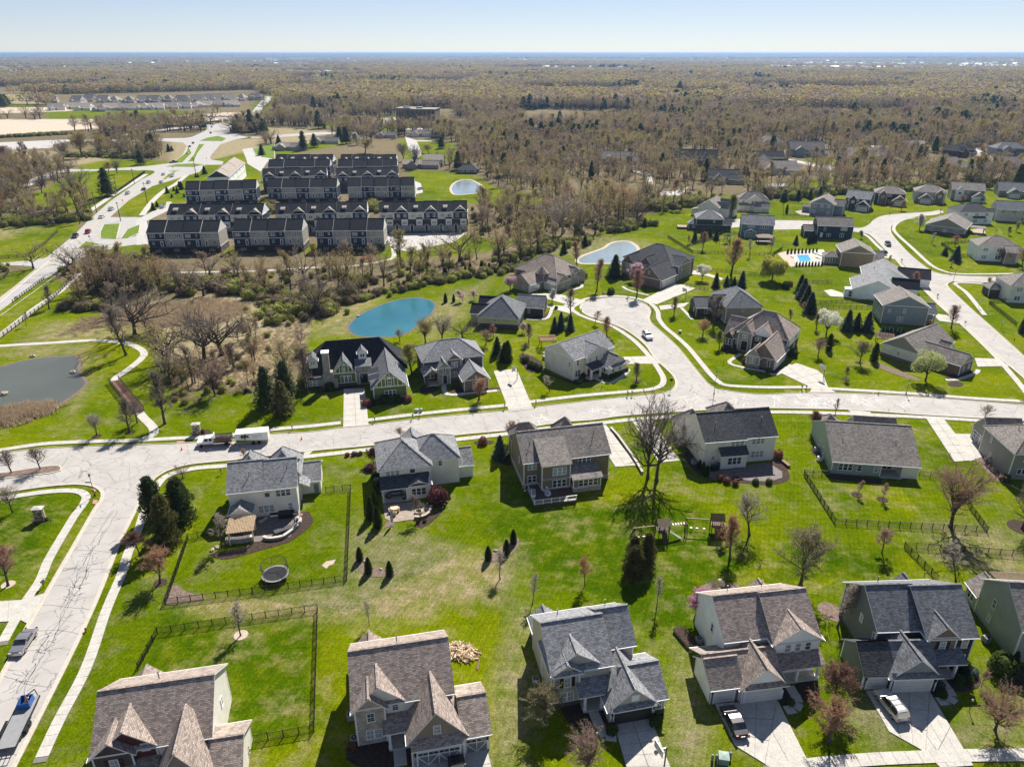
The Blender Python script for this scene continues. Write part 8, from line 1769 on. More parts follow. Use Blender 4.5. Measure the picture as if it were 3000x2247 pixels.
e=empty('flatbed_trailer',(x_,y_,0),az,'long flatbed trailer with weathered plank deck at the bottom left kerb','trailer')
for i in range(12):q=MB();w_=2.1/12;q.box(-L_/2,L_/2,-1.05+i*w_+.008,-1.05+(i+1)*w_-.008,.62,.68);q.build('plank',M['midgrey'],e)
q=MB();q.box(-L_/2,L_/2,-1.15,-1.06,.5,.72);q.build('side_rail',M['black'],e);q=MB();q.box(-L_/2,L_/2,1.06,1.15,.5,.72);q.build('side_rail',M['black'],e);q=MB();q.bar((L_/2,-.9,.55),(L_/2+1.3,0,.55),.1);q.bar((L_/2,.9,.55),(L_/2+1.3,0,.55),.1);q.build('drawbar',M['black'],e)
for u in(-1.3,-.4):
 for sg in(-1,1):q=MB();q.cyl((u,sg*1.28-.12,.4),(u,sg*1.28+.12,.4),.4,n=12);q.build('wheel',M['tyre'],e)
for sg in(-1,1):q=MB();q.box(-1.9,.2,sg*1.28-.16,sg*1.28+.16,.82,.87);q.build('mudguard',M['black'],e)
q=MB();[q.box(-L_/2-1.5,-L_/2,-1.0+i*.5-.03,-1.0+i*.5+.03,.55,.62)for i in range(5)];q.box(-L_/2-1.5,-L_/2-1.4,-1.05,1.05,.55,.63);q.build('ramp',M['black'],e)
ux,uy=math.cos(az),math.sin(az);bx_,by_=x_+ux*(L_/2-1.2),y_+uy*(L_/2-1.2)
e=empty('skip_bin',(bx_,by_,.68),az,'bright blue steel bin of tools strapped on the flatbed trailer','bin')
q=MB();q.box(-.75,.75,-.7,-.66,0,.85);q.box(-.75,.75,.66,.7,0,.85);q.box(-.75,-.71,-.66,.66,0,.85);q.box(.71,.75,-.66,.66,0,.85);q.box(-.75,.75,-.7,.7,0,.05);q.build('body',M['bluep'],e)
for i in range(7):q=MB();q.bar((random.uniform(-.6,.3),random.uniform(-.5,.5),.2),(random.uniform(-.4,.9),random.uniform(-.7,.7),random.uniform(.9,1.5)),.05);q.build('tool',M[random.choice(('yellow','metal','orange','wood'))],e)
# ------------------------------------------------------------- street furniture
def lamp_post(label,c,X,Y,h=4.7,sign=False):
 x_,y_=W(c,X,Y);e=empty('street_lamp',(x_,y_,0),0,label,'street lamp');q=MB();q.lathe((0,0,0),[(.16,0),(.16,.35),(.09,.5),(.06,.8),(.05,h-.7),(.09,h-.62)],8);q.build('post',M['black'],e)
 q=MB();q.lathe((0,0,h-.62),[(.09,0),(.17,.06),(.22,.42)],6);q.build('lantern_glass',M['lamplens'],e);q=MB();q.lathe((0,0,h-.2),[(.25,0),(.2,.1),(.03,.26),(.02,.36)],6);q.build('lantern_cap',M['black'],e)
 if sign:
  for a in(0,1):q=MB();q.bar((0,0,3.0+a*.28),((-1.1,0,3.0)if a==0 else(.5,-.6,3.28)),.03,.22);q.build('street_name_sign',M['darkgrey']if a==0 else M['white'],e)
 return e
lamp_post('black lantern lamp with street-name blades on the left corner','31',810,795,4.75,True);lamp_post('black lantern lamp with street-name blades at the turning-circle junction','23',1780,1383,6.0,True);lamp_post('tall lamp beside the taupe ranch lawn','24',1205,1385,3.6);lamp_post('corner lamp at the side street mouth','24',1605,435,4.6);
def yard_light(label,c,X,Y,h=2.2):
 x_,y_=W(c,X,Y);e=empty('garden_lamp',(x_,y_,0),0,label,'garden lamp');q=MB();q.cyl((0,0,0),(0,0,h-.3),.045,n=6);q.build('post',M['black'],e);q=MB();q.lathe((0,0,h-.3),[(.08,0),(.13,.05),(.13,.25),(.03,.36)],6);q.build('lantern',M['lamplens'],e)
yard_light('garden lamp in the shade of the slate house','44',1742,1170,2.0);yard_light('garden lamp beside the grey-shingled house path','43',775,1465,2.2);yard_light('garden lamp before the cream house','23',822,1335,2.4);yard_light('garden lamp on the stone-and-brick house lawn','23',1860,1140,2.4);yard_light('white garden lamp left of the dark deck','33',168,800,1.5)
def sign_post(label,c,X,Y,m,h=2.9,shape='oct',txt=None):
 x_,y_=W(c,X,Y);e=empty('road_sign',(x_,y_,0),R_(20)if shape=='oct' and txt else 0,label,'road sign');q=MB();q.cyl((0,0,0),(0,0,h),.04,n=6);q.build('post',M['black'],e);q=MB()
 if shape=='oct':q.cyl((0,-.03,h-.35),(0,-.06,h-.35),.42,n=8)
 elif shape=='diamond':q.cyl((0,-.03,h-.35),(0,-.06,h-.35),.5,n=4)
 else:q.box(-.3,.3,-.06,-.03,h-.75,h-.02)
 q.build('sign_plate',M[m],e)
 if txt:text(txt,.24,'white',e,(0,-.068,h-.35),(math.pi/2,0,0))
sign_post('red stop sign on the black post beside the three evergreens','31',1290,745,'red',3.1,'oct','STOP');sign_post('stop sign seen from behind at the turning-circle junction','23',1408,1350,'black',3.2)
for c_,X,Y,m_,sh_,lb in(('21',770,85,'midgrey','sq','back of a square sign beside the arterial island'),('21',412,212,'black','diamond','dark diamond sign near the ranch fence end'),('21',152,620,'green','sq','green sign beside the creek crossing'),('a',1600,1330,'yellow','diamond','orange diamond sign by the cream truck'),('11',1635,1000,'yellow','diamond','orange diamond sign left of the dual lanes'),('11',1765,1000,'yellow','diamond','orange diamond sign right of the dual lanes'),('11',1480,1080,'yellow','diamond','orange diamond sign on the oval island left'),('11',1650,1075,'yellow','diamond','orange diamond sign on the oval island right'),('24',1820,650,'white','sq','white sign on the right verge'),('24',2015,830,'white','sq','white board sign on the right verge'),('24',1572,355,'black','oct','dark sign on the corner lawn')):sign_post(lb,c_,X,Y,m_,2.8,sh_)
def mailbox(label,c,X,Y,rz=0):
 x_,y_=W(c,X,Y);e=empty('mailbox',(x_,y_,0),rz,label,'mailbox');q=MB();q.cyl((0,0,0),(0,0,1.05),.05,n=6);q.box(-.08,.08,-.25,.3,.75,.8);q.build('post',M['black'],e);q=MB();q.box(-.13,.13,-.3,.3,1.05,1.27);q.cyl((0,-.3,1.27),(0,.3,1.27),.13,n=8);q.build('box',M['black'],e)
for c_,X,Y,lb in(('41',378,118,'on the lower left verge near the silver sedan'),('32',340,235,'right of the box trailer'),('32',1043,165,'left of the half-timbered house drive apron'),('32',1367,140,'beside the two green utility boxes'),('32',2150,55,'before the brick house drive'),('23',262,1480,'left of the cream house corner'),('23',1043,1400,'left one of two near the junction'),('23',1080,1400,'right one of two near the junction'),('23',648,690,'on the left rim of the turning circle'),('23',730,585,'at the upper left of the turning circle'),('23',1045,580,'at the top of the turning circle'),('23',1255,690,'on the right rim of the turning circle'),('24',315,1350,'left one of two by the angled drive'),('24',352,1350,'right one of two by the angled drive'),('24',1470,565,'before the blue-grey house'),('24',1705,795,'lower right on the sloping street'),('24',1168,262,'beside the white ranch drive'),('e',425,632,'on the verge near the blue suv'),('e',673,875,'lowest on the sloping street verge'),('e',343,308,'outside the bend, right'),('e',210,360,'outside the bend, left'),('21',295,235,'by the ranch fence end')):mailbox('black mailbox '+lb,c_,X,Y)
def hydrant(label,c,X,Y):
 x_,y_=W(c,X,Y);e=empty('fire_hydrant',(x_,y_,0),0,label,'fire hydrant');q=MB();q.lathe((0,0,0),[(.14,0),(.14,.06),(.10,.08),(.10,.5),(.13,.55),(.09,.68),(.03,.76)],8);q.build('barrel',M['red'],e)
 for sg in(-1,1):q=MB();q.cyl((sg*.08,0,.42),(sg*.2,0,.42),.05,n=6);q.build('nozzle',M['red'],e)
hydrant('red hydrant on the verge of the lower left street','41',735,495);hydrant('red hydrant by the twin green utility boxes','32',1420,138);hydrant('red hydrant before the taupe ranch','24',967,1388);hydrant('red hydrant at the turning circle right','23',1220,628);hydrant('red hydrant on the corner of the side street','e',630,672);hydrant('red hydrant on the right verge','24',2128,925)
def ubox(label,c,X,Y,w=.9,h=.8,cyls=0):
 x_,y_=W(c,X,Y);e=empty('utility_box',(x_,y_,0),R_(-10),label,'utility box');q=MB();q.box(-w/2,w/2,-w/2,w/2,0,h);q.build('cabinet',M['green'],e);q=MB();q.add([(-w*.55,-w*.55,h),(w*.55,-w*.55,h),(w*.55,w*.55,h),(-w*.55,w*.55,h),(0,0,h+.12)],[(0,1,4),(1,2,4),(2,3,4),(3,0,4)]);q.build('lid',M['green'],e)
ubox('pale green transformer box on the lawn at the bottom','43',1858,1600,1.1,1.0)
for c_,X,Y,lb in(('43',1765,1590,'left of the transformer box'),('43',1798,1590,'between pedestal and transformer box'),('43',1917,1570,'right of the transformer box')):
 x_,y_=W(c_,X,Y);e=empty('utility_pedestal',(x_,y_,0),0,'small green pedestal '+lb,'utility box');q=MB();q.cyl((0,0,0),(0,0,.8),.16,n=8);q.build('tube',M['green'],e);q=MB();q.ball((0,0,.8),.17,8,4);q.build('dome',M['green'],e)
ubox('left green utility box beside the street mailbox','32',1400,80,.8,.8);ubox('right green utility box beside the street mailbox','32',1437,80,.6,.9);ubox('green utility box on the turning-circle lawn','23',1490,860,.8,.8);ubox('green box by the purple shrubs','32',897,440,.6,.7)
def acunit(label,c,X,Y,m='midgrey'):
 x_,y_=W(c,X,Y);e=empty('air_conditioner',(x_,y_,.08),R_(12),label,'air conditioner');q=MB();q.box(-.42,.42,-.42,.42,0,.85);q.build('housing',M[m],e);q=MB();q.cyl((0,0,.85),(0,0,.875),.34,n=14);q.build('fan_grille',M['black'],e);q=MB();q.cyl((0,0,.875),(0,0,.9),.09,n=8);q.build('hub',M['metal'],e)
acunit('air conditioner left of the grey-shingled house','43',262,935);acunit('air conditioner left of the pale brick house','42',838,1240);acunit('second unit left of the pale brick house','42',870,1440);acunit('air conditioner left of the sage house','44',1885,580);acunit('air conditioner left of the sea-green ranch','34',440,415);acunit('white generator left of the sea-green ranch','34',468,493,'white');acunit('air conditioner left of the greige house','33',1607,520);acunit('air conditioner left of the hip-roofed patio house','32',1055,680);acunit('tan unit left of the white house','43',1650,590);acunit('air conditioner beside the right-edge grey house','34',1930,510)
def hoop(label,c,X,Y,rz,h=3.4):
 x_,y_=W(c,X,Y);e=empty('basketball_hoop',(x_,y_,0),R_(rz),label,'basketball hoop');q=MB();q.cyl((0,0,0),(0,0,h),.09,n=8);q.build('pole',M['darkgrey'],e);q=MB();q.bar((0,0,h-.1),(0,-1.0,h-.1),.06);q.bar((0,0,h-.8),(0,-1.0,h-.3),.06);q.build('arm',M['metal'],e)
 q=MB();q.box(-.9,.9,-1.06,-1.02,h-.45,h+.65);q.build('backboard',M['lamplens'],e);q=MB()
 for i in range(12):a,b=2*math.pi*i/12,2*math.pi*(i+1)/12;q.bar((.23*math.cos(a),-1.35+.23*math.sin(a),h-.3),(.23*math.cos(b),-1.35+.23*math.sin(b),h-.3),.035)
 q.build('rim',M['orange'],e);q=MB();q.cyl((0,-1.35,h-.32),(0,-1.35,h-.7),.22,.13,10,caps=False);q.build('net',M['white'],e)
hoop('basketball hoop over the dark-garage house drive','43',1355,1650,-70);hoop('basketball hoop on the corner of the angled driveway','24',500,1240,-60,3.1);hoop('basketball hoop beside the brick house drive','23',102,1258,-60,3.1);hoop('basketball hoop at the mansion drive','23',1540,565,-60,3.1);hoop('white basketball hoop between the turreted garage wings','23',265,530,10,3.0);hoop('red-poled child basketball hoop on the paved terrace','m',628,605,100,2.0)
for c_,X,Y,Yt,lb in(('31',352,1000,880,'brown stone entrance pillar with pale cap on the corner lawn'),('31',1685,268,170,'brown stone entrance pillar with pale cap by the work truck')):
 x_,y_=W(c_,X,Y);e=empty('stone_pillar',(x_,y_,0),R_(8),lb,'pillar');q=MB();q.box(-.85,.85,-.6,.6,0,.35);q.build('plinth',M['stonebrown'],e)
 for j in range(7):
  for i in range(3):
   for sd_,(ux_,uy_)in enumerate(((1,0),(0,1))):
    pass
 q=MB();q.box(-.66,.66,-.46,.46,.35,2.45);q.build('core',M['joint'],e)
 for j in range(8):
  z0_=.36+j*.26;off_=(j%2)*.2
  for i in range(3):
   a0=-.7+i*.47+(off_ if i else 0);a1=min(.7,-.7+(i+1)*.47+off_-.02)
   for yy in(-1,1):q=MB();d_=random.uniform(0,.05);q.box(a0,a1,*(sorted((yy*.45,yy*(.51+d_)))),z0_,z0_+.24);q.build('stone',M['stonebrown' if random.random()<.6 else 'tanstone'],e)
  for xx in(-1,1):q=MB();q.box(*(sorted((xx*.65,xx*(.70+random.uniform(0,.05))))),-.44,-.02,z0_,z0_+.24);q.build('stone',M['stonebrown'],e);q=MB();q.box(*(sorted((xx*.65,xx*(.70+random.uniform(0,.05))))),.0,.44,z0_,z0_+.24);q.build('stone',M['tanstone'],e)
 q=MB();q.add([(-.9,-.66,2.45),(.9,-.66,2.45),(.9,.66,2.45),(-.9,.66,2.45),(-.9,-.66,2.58),(.9,-.66,2.58),(.9,.66,2.58),(-.9,.66,2.58),(0,0,2.8)],[(0,3,2,1),(0,1,5,4),(1,2,6,5),(2,3,7,6),(3,0,4,7),(4,5,8),(5,6,8),(6,7,8),(7,4,8)]);q.build('capstone',M['concrete'],e)
# ------------------------------------------------------------- gardens
def pergola(label,c4,h,m,nx,ny,posts=True,slat=None):
 A_,B_,C_,D_=c4;x_,y_=A_;e=empty('pergola',(x_,y_,0),math.atan2(B_[1]-A_[1],B_[0]-A_[0]),label,'pergola');w_=math.dist(A_,B_);d_=math.dist(A_,D_)
 for px_,py_ in((.3,.3),(w_-.3,.3),(w_-.3,d_-.3),(.3,d_-.3)):q=MB();q.box(px_-.09,px_+.09,py_-.09,py_+.09,0,h-.2);q.build('post',M[m],e)
 for py_ in(.3,d_-.3):q=MB();q.box(-.1,w_+.1,py_-.06,py_+.06,h-.2,h);q.build('beam',M[m],e)
 for i in range(nx):u=(i+.5)*w_/nx;q=MB();q.box(u-.04,u+.04,-.2,d_+.2,h,h+.16);q.build('rafter',M[m],e)
 for j in range(ny):v=(j+.5)*d_/ny;q=MB();q.box(-.1,w_+.1,v-.035,v+.035,h+.16,h+.22);q.build('slat',M[slat[j%len(slat)]]if slat else M[m],e)
 return e
W4=lambda c,z,*p:[W(c,a,b,z)for a,b in p]
pergola('wooden lattice pergola over the paved terrace kitchen',W4('31',2.8,(1925,1108),(2160,1078),(2185,960),(1935,988)),2.6,'woodnew',17,12)
pergola('rainbow-painted slatted pergola behind the cream house',W4('23',2.6,(300,935),(440,930),(440,885),(297,885)),2.6,'woodred',12,8,slat=('red','orange','yellow','green','bluep'))
pergola('dark red cedar pergola at the taupe ranch corner',W4('24',2.6,(955,905),(1115,925),(1130,868),(955,855)),2.6,'woodred',12,7)
pergola('grey lattice pergola behind the sage house',W4('44',2.6,(1980,60),(2260,62),(2260,0),(1965,0)),2.6,'wood',13,8)
def patio(pts,m,name='patio'):mb=MB();mb.prism(pts,0,.09);return struct(mb.build(name,M[m]))
patio(WL('m',(385,560),(655,540),(668,590),(600,690),(470,715),(395,720),(220,720),(215,600)),'pavers')
def wallrun(label,pts,h,m,cap='tanstone',wd=.45,name='garden_wall'):
 pl=resample(pts,.9);x_,y_=pl[0];e=empty(name,(x_,y_,0),0,label,'wall')
 for a,b in zip(pl,pl[1:]):
  an=math.atan2(b[1]-a[1],b[0]-a[0]);L_=math.dist(a,b)
  for k in range(max(1,int(h/.25))):
   q=MB();hh=h/max(1,int(h/.25));q.box(.01,L_-.01,-wd/2+random.uniform(0,.03),wd/2-random.uniform(0,.03),k*hh+.005,(k+1)*hh-.005);q.build('stone',M[m],e,(a[0]-x_,a[1]-y_,0),an)
  q=MB();q.box(-.02,L_+.0,-wd/2-.05,wd/2+.05,h,h+.07);q.build('capstone',M[cap],e,(a[0]-x_,a[1]-y_,0),an)
 return e
wallrun('curved pale seat wall edging the paved terrace',WL('m',(440,700),(475,712),(520,705),(555,700),(600,670),(640,635),(660,615),(665,590),(640,580)),.55,'stone','concrete');wallrun('long stone counter wall under the pergola',WL('m',(215,725),(300,722),(392,705)),.9,'stone','concrete',.7);wallrun('low step wall on the paved terrace',WL('m',(415,610),(440,600),(478,565)),.4,'stone','concrete')
def boxthing(name,label,c,X,Y,w,d,h,m,rz=0,cat='box',lid=None):
 x_,y_=W(c,X,Y);e=empty(name,(x_,y_,.09),R_(rz),label,cat);q=MB();q.box(-w/2,w/2,-d/2,d/2,.06,h);q.build('body',M[m],e);q=MB();q.box(-w/2-.03,w/2+.03,-d/2-.03,d/2+.03,h,h+.06);q.build('top',M[lid or m],e);q=MB();q.box(-w/2+.05,w/2-.05,-d/2+.05,d/2-.05,0,.06);q.build('plinth',M['black'],e);return e
boxthing('covered_hot_tub','large black-covered round tub beside the house wall','m',580,560,2.6,1.9,.8,'black',10,'hot tub');boxthing('fire_table','black covered rectangular table on the paved terrace','m',560,660,3.0,1.0,.55,'darkgrey',35,'table');boxthing('storage_bench','white storage bench by the terrace windows','m',510,565,1.6,.6,.5,'white',10,'bench','black');boxthing('outdoor_kitchen','dark grill counter under the pergola','m',285,690,1.6,.6,1.0,'darkgrey',12,'grill')
boxthing('raised_planter','long wooden raised bed left of the white house','43',1530,555,1.5,3.6,.4,'wood',22,'planter','mulch');boxthing('red_bench','reddish timber bench in the bed right of the greige house','34',180,530,.6,2.2,.4,'woodred',15,'bench')
def chair_(name,label,c,X,Y,rz,w=.75,m='darkgrey',z=.1,wide=1):
 x_,y_=W(c,X,Y,z);e=empty(name,(x_,y_,z),R_(rz),label,'sofa' if wide>1.4 else 'chair');q=MB();W_=w*wide;q.box(-W_/2,W_/2,-w/2,w/2,.1,.36);q.build('frame',M[m],e);q=MB();q.box(-W_/2+.08,W_/2-.08,-w/2+.06,w/2-.12,.36,.5);q.build('cushion',M['cushion'],e);q=MB();q.box(-W_/2,W_/2,w/2-.12,w/2,.36,.85);q.build('backrest',M[m],e)
 for sg in(-1,1):q=MB();q.box(sg*W_/2-.05,sg*W_/2+.05,-w/2,w/2,.36,.6);q.build('armrest',M[m],e)
 return e
chair_('garden_sofa','grey sofa at the left end of the dark deck','33',240,785,90,.8,'white',.62,2.4);chair_('armchair','rear grey armchair on the dark deck','33',340,750,-20,.8,'white',.62);chair_('armchair','front grey armchair on the dark deck','33',363,790,-60,.8,'white',.62);boxthing('coffee_table','small brown table among the deck armchairs','33',290,775,.7,1.2,.4,'wood',12,'table')
chair_('garden_sofa','long grey sofa under the covered patio','32',1225,785,12,.8,'darkgrey',.2,2.6);chair_('armchair','dark armchair at the left of the covered patio','32',1160,810,70,.8,'darkgrey',.2);chair_('armchair','dark armchair at the right of the covered patio','32',1295,815,-60,.8,'darkgrey',.2)
patio(WL('32',(1110,870),(1330,850),(1500,870),(1525,900),(1500,960),(1440,1000),(1340,1000),(1200,1020),(1130,990)),'pavers2');wallrun('curved dark seat wall on the hip-roofed house patio',WL('32',(1525,890),(1510,950),(1440,990),(1370,985)),.5,'stonebrown','tanstone')
def round_table(label,c,X,Y,r_,h,m,z=.1,cat='table'):
 x_,y_=W(c,X,Y);e=empty('round_table',(x_,y_,z),0,label,cat);q=MB();q.cyl((0,0,h-.05),(0,0,h),r_,n=16);q.build('tabletop',M[m],e);q=MB();q.cyl((0,0,0),(0,0,h-.05),.1,n=8);q.cyl((0,0,0),(0,0,.05),r_*.45,n=10);q.build('pedestal',M[m],e)
round_table('round orange-wood table on the tan patio','32',1210,925,.75,.75,'woodnew')
for i,(X,Y,rz)in enumerate(((1175,935,90),(1240,925,-90),(1212,955,180))):chair_('patio_chair','wooden chair '+('left of','right of','in front of')[i]+' the orange-wood table','32',X,Y,rz,.55,'woodnew')
x_,y_=W('32',1418,940);e=empty('fire_pit',(x_,y_,.1),0,'round stone fire pit on the tan patio','fire pit');q=MB();q.lathe((0,0,0),[(.75,0),(.75,.4),(.5,.42),(.48,.1)],14);q.build('stone_ring',M['tanstone'],e);q=MB();q.cyl((0,0,.05),(0,0,.12),.45,n=10);q.build('ash_bed',M['mulch'],e)
x_,y_=W('32',1190,1045);e=empty('closed_parasol',(x_,y_,0),0,'closed white patio umbrella on its stand','umbrella');q=MB();q.cyl((0,0,0),(0,0,3.2),.035,n=6);q.build('pole',M['metal'],e);q=MB();q.lathe((0,0,.7),[(.10,0),(.24,.3),(.26,1.2),(.15,2.2),(.03,2.5)],8);q.build('canopy',M['cushion'],e);q=MB();q.box(-.4,.4,-.4,.4,0,.08);q.build('base',M['darkgrey'],e)
patio(WL('33',(1735,635),(1790,660),(1950,650),(2100,668),(2212,670),'34',(60,668),(150,640),(150,590),(60,530),(0,515),'33',(2212,515),(1740,590)),'pavers');x_,y_=W('33',1970,650);e=empty('fire_pit',(x_,y_,.1),0,'low round red-brown fire bowl on the circular patio','fire pit');q=MB();q.lathe((0,0,0),[(.6,0),(.7,.25),(.55,.3),(.5,.1)],12);q.build('bowl',M['russet'],e);q=MB();q.cyl((0,0,.05),(0,0,.12),.5,n=10);q.build('ash_bed',M['mulch'],e)
boxthing('grill','black covered grill on the circular patio','33',1780,580,1.2,.7,1.1,'black',10,'grill');boxthing('grill','second black covered grill on the circular patio','33',1815,560,.8,.6,1.1,'darkgrey',10,'grill')
x_,y_=W('32',200,1490);e=empty('trampoline',(x_,y_,0),0,'black trampoline with net cage inside the fenced lawn','trampoline');q=MB();q.cyl((0,0,.80),(0,0,.82),1.75,n=28);q.build('jumping_mat',M['black'],e);q=MB()
for i in range(28):
 a,b=2*math.pi*i/28,2*math.pi*(i+1)/28;q.add([(1.76*math.cos(a),1.76*math.sin(a),.84),(1.76*math.cos(b),1.76*math.sin(b),.84),(2.1*math.cos(b),2.1*math.sin(b),.84),(2.1*math.cos(a),2.1*math.sin(a),.84)],[(3,2,1,0)])
q.build('pad',M['midgrey'],e)
for i in range(6):
 a=2*math.pi*i/6;c_,s_=math.cos(a)*2.1,math.sin(a)*2.1;q=MB();q.cyl((c_,s_,0),(c_,s_,.84),.03,n=5);q.build('leg',M['metal'],e);q=MB();q.cyl((c_,s_,.84),(c_*1.08,s_*1.08,1.8),.03,n=5);q.cyl((c_*1.08,s_*1.08,1.8),(c_*.98,s_*.98,2.7),.03,n=5);q.build('net_pole',M['black'],e)
q=MB()
for i in range(72):
 a=2*math.pi*i/72;q.bar((1.9*math.cos(a),1.9*math.sin(a),.85),(2.0*math.cos(a),2.0*math.sin(a),2.65),.012)
for z_ in[.85+.2*k for k in range(10)]:
 for i in range(36):a,b=2*math.pi*i/36,2*math.pi*(i+1)/36;q.bar((1.97*math.cos(a),1.97*math.sin(a),z_),(1.97*math.cos(b),1.97*math.sin(b),z_),.012)
tag(q.build('safety_net',M['black'],e),kind='stuff');q=MB()
for i in range(36):a,b=2*math.pi*i/36,2*math.pi*(i+1)/36;q.bar((2.05*math.cos(a),2.05*math.sin(a),2.7),(2.05*math.cos(b),2.05*math.sin(b),2.7),.05)
q.build('top_ring',M['black'],e)
def playset(label,x_,y_,rz,m,roofm,slide,curly=False,mir=1):
 e=empty('play_tower',(x_,y_,0),R_(rz),label,'play tower')
 for px_ in(-.9,.9):
  for py_ in(-.9,.9):q=MB();q.box(px_-.06,px_+.06,py_-.06,py_+.06,0,3.0);q.build('post',M[m],e)
 for i in range(8):q=MB();q.box(-.95,.95,-.95+i*.24,-.74+i*.24,1.45,1.5);q.build('floor_board',M[m],e)
 for sg in(-1,1):
  for i in range(7):t0,t1=i/7,(i+1)/7-.01;q=MB();q.add([(-1.15,sg*(0+1.15*t0),3.8-.95*t0),(1.15,sg*(0+1.15*t0),3.8-.95*t0),(1.15,sg*1.15*t1,3.8-.95*t1),(-1.15,sg*1.15*t1,3.8-.95*t1)],[(0,1,2,3)if sg>0 else(3,2,1,0)]);q.build('roof_slat',M[roofm],e)
 for py_ in(-.93,.93):
  for i in range(6):u=-.8+i*.3;q=MB();q.box(u-.03,u+.03,py_-.03,py_+.03,1.5,2.3);q.build('baluster',M[m],e)
 q=MB();q.box(-5.2*mir if mir>0 else .9,-.9 if mir>0 else 5.2,-.07,.07,2.35,2.5);q.build('swing_beam',M['wood'],e)
 for sg in(-1,1):q=MB();q.bar((-5.0*mir,0,2.45),(-5.2*mir,sg*1.1,0),.1);q.build('a_frame_leg',M[m],e)
 for u in(-2.0,-3.2,-4.2):
  for d_ in(-.2,.2):q=MB();q.cyl((u*mir+d_,0,.55),(u*mir+d_,0,2.4),.012,n=4);q.build('swing_rope',M['black'],e)
  q=MB();q.box(u*mir-.22,u*mir+.22,-.1,.1,.5,.55);q.build('swing_seat',M['white'],e)
 if curly:
  q=MB();pp=[(1.0+.75*math.sin(t*3.9),-.2-.75*(1-math.cos(t*3.9))*.8,1.55*(1-t)+.15)for t in[i/12 for i in range(13)]]
  for a,b in zip(pp,pp[1:]):q.cyl(a,b,.36,n=9,caps=False)
  q.build('tube_slide',M[slide],e)
 else:
  q=MB();q.bar((.9,-.6,1.5),(3.0,-1.2,.2),.55,.06);q.build('slide',M[slide],e)
  q=MB();q.box(.9,4.4,-.3,-.22,2.3,2.4);q.box(.9,4.4,.22,.3,2.3,2.4);q.build('monkey_bar_rail',M['wood'],e)
  for i in range(6):q=MB();q.box(1.3+i*.5,1.35+i*.5,-.25,.25,2.33,2.37);q.build('rung',M['metal'],e)
  for sg in(-1,1):q=MB();q.bar((4.3,sg*.3,2.4),(4.4,sg*.5,0),.1);q.build('post',M[m],e)
 q=MB();q.bar((0,-.95,1.45),(.0,-2.0,0),.9,.06);q.build('climbing_ramp',M[m],e)
x_,y_=W('p',165,400);playset('weathered play tower with green slide and monkey bars',x_,y_,10,'wooddk','wood','green');x_,y_=W('p',850,335);playset('brown play tower with curled tan tube slide',x_,y_,-6,'woodred','wooddk','woodnew',True)
x_,y_=W('d',430,490);playset('small dark play tower in the fenced upper garden',x_,y_,30,'wooddk','black','green')
M['lumber2']=plain('split_timber',(.48,.34,.21),.85,.3,3)
x_,y_=W('42',1780,670);e=empty('lumber_pile',(x_,y_,0),0,'heap of splintered fresh timber right of the pale brick house','lumber pile')
for i in range(170):
 a=random.uniform(0,6.28);r_=1.75*math.sqrt(random.random())*(1+.25*math.cos(a*2+.7));L_=random.uniform(.5,1.7)if random.random()<.85 else random.uniform(1.8,2.6);h_=max(.05,1.0*(1-r_/1.8))*random.uniform(.3,1.05);d_=Vector((random.gauss(0,1),random.gauss(0,1),random.gauss(0,.28))).normalized()*L_/2
 c_=Vector((r_*math.cos(a),r_*math.sin(a),h_+.06));q=MB();q.bar(c_-d_,c_+d_,random.choice((.09,.14,.19)),.045);q.build('timber',M[random.choice(('woodnew','woodnew','wood','lumber2'))],e)
for X,Y,an in((1900,700,80),(1930,700,75),(1925,780,85)):x_,y_=W('42',X,Y);e=empty('timber_post',(x_,y_,0),R_(an),'reddish timber offcut '+{1900:'nearest the lumber heap',1930:'upper, right of the lumber heap',1925:'lowest, right of the lumber heap'}[X],'timber');q=MB();q.box(-.9,.9,-.12,.0,0,.12);q.build('board',M['woodred'],e);q=MB();q.box(-.8,.6,.02,.14,0,.14);q.build('board',M['woodred'],e)
mb=MB();mb.prism(WL('32',(590,1385),(630,1350),(665,1345),(710,1335),(690,1375),(650,1390),(630,1415)),0,.04);struct(mb.build('bare_sandy_patch',M['tanstone']))
for c_,X,Y,lb in(('41',2055,525,'in the fenced dark lawn'),('31',70,1550,'round the red-twigged tree'),('23',1125,1275,'round the corner sapling'),('34',785,785,'left of two behind the ranch'),('34',1005,825,'right of two behind the ranch'),('31',1368,1535,'under the orange-red tree'),('34',2190,1060,'at the right edge'),('23',875,900,'under the orange tree'),('24',690,1258,'round the leaning sapling'),('24',805,1115,'round the olive tree'),('31',825,285,'under the pale bare tree'),('31',1110,255,'under the path tree')):
 x_,y_=W(c_,X,Y);mb=MB();r_=1.0 if 'edge' not in lb else 2.2;mb.cyl((x_,y_,0),(x_,y_,.05),r_,n=16);struct(mb.build('mulch_ring',M['mulch' if c_!='41' and X!=70 else 'tanstone']))
patio(WL('24',(210,165),(500,150),(520,180),(525,260),(480,288),(265,288),(240,230)),'concrete','pool_terrace');patio(WL('24',(110,185),(205,160),(240,230),(262,290),(225,300),(160,240)),'tanstone','stone_slope')
mb=MB();mb.prism(WL('24',(275,200),(370,197),(395,240),(375,252),(300,252)),.0,.12);struct(mb.build('pool_water',M['pool']));q=MB()
for X,Y,k in((235,215,0),(430,185,1),(470,200,2),(455,225,3)):boxthing('sun_lounger','white lounger on the pool terrace '+('left','rear','right rear','right')[k],'24',X,Y,.7,1.9,.35,'white',10*k,'lounger')
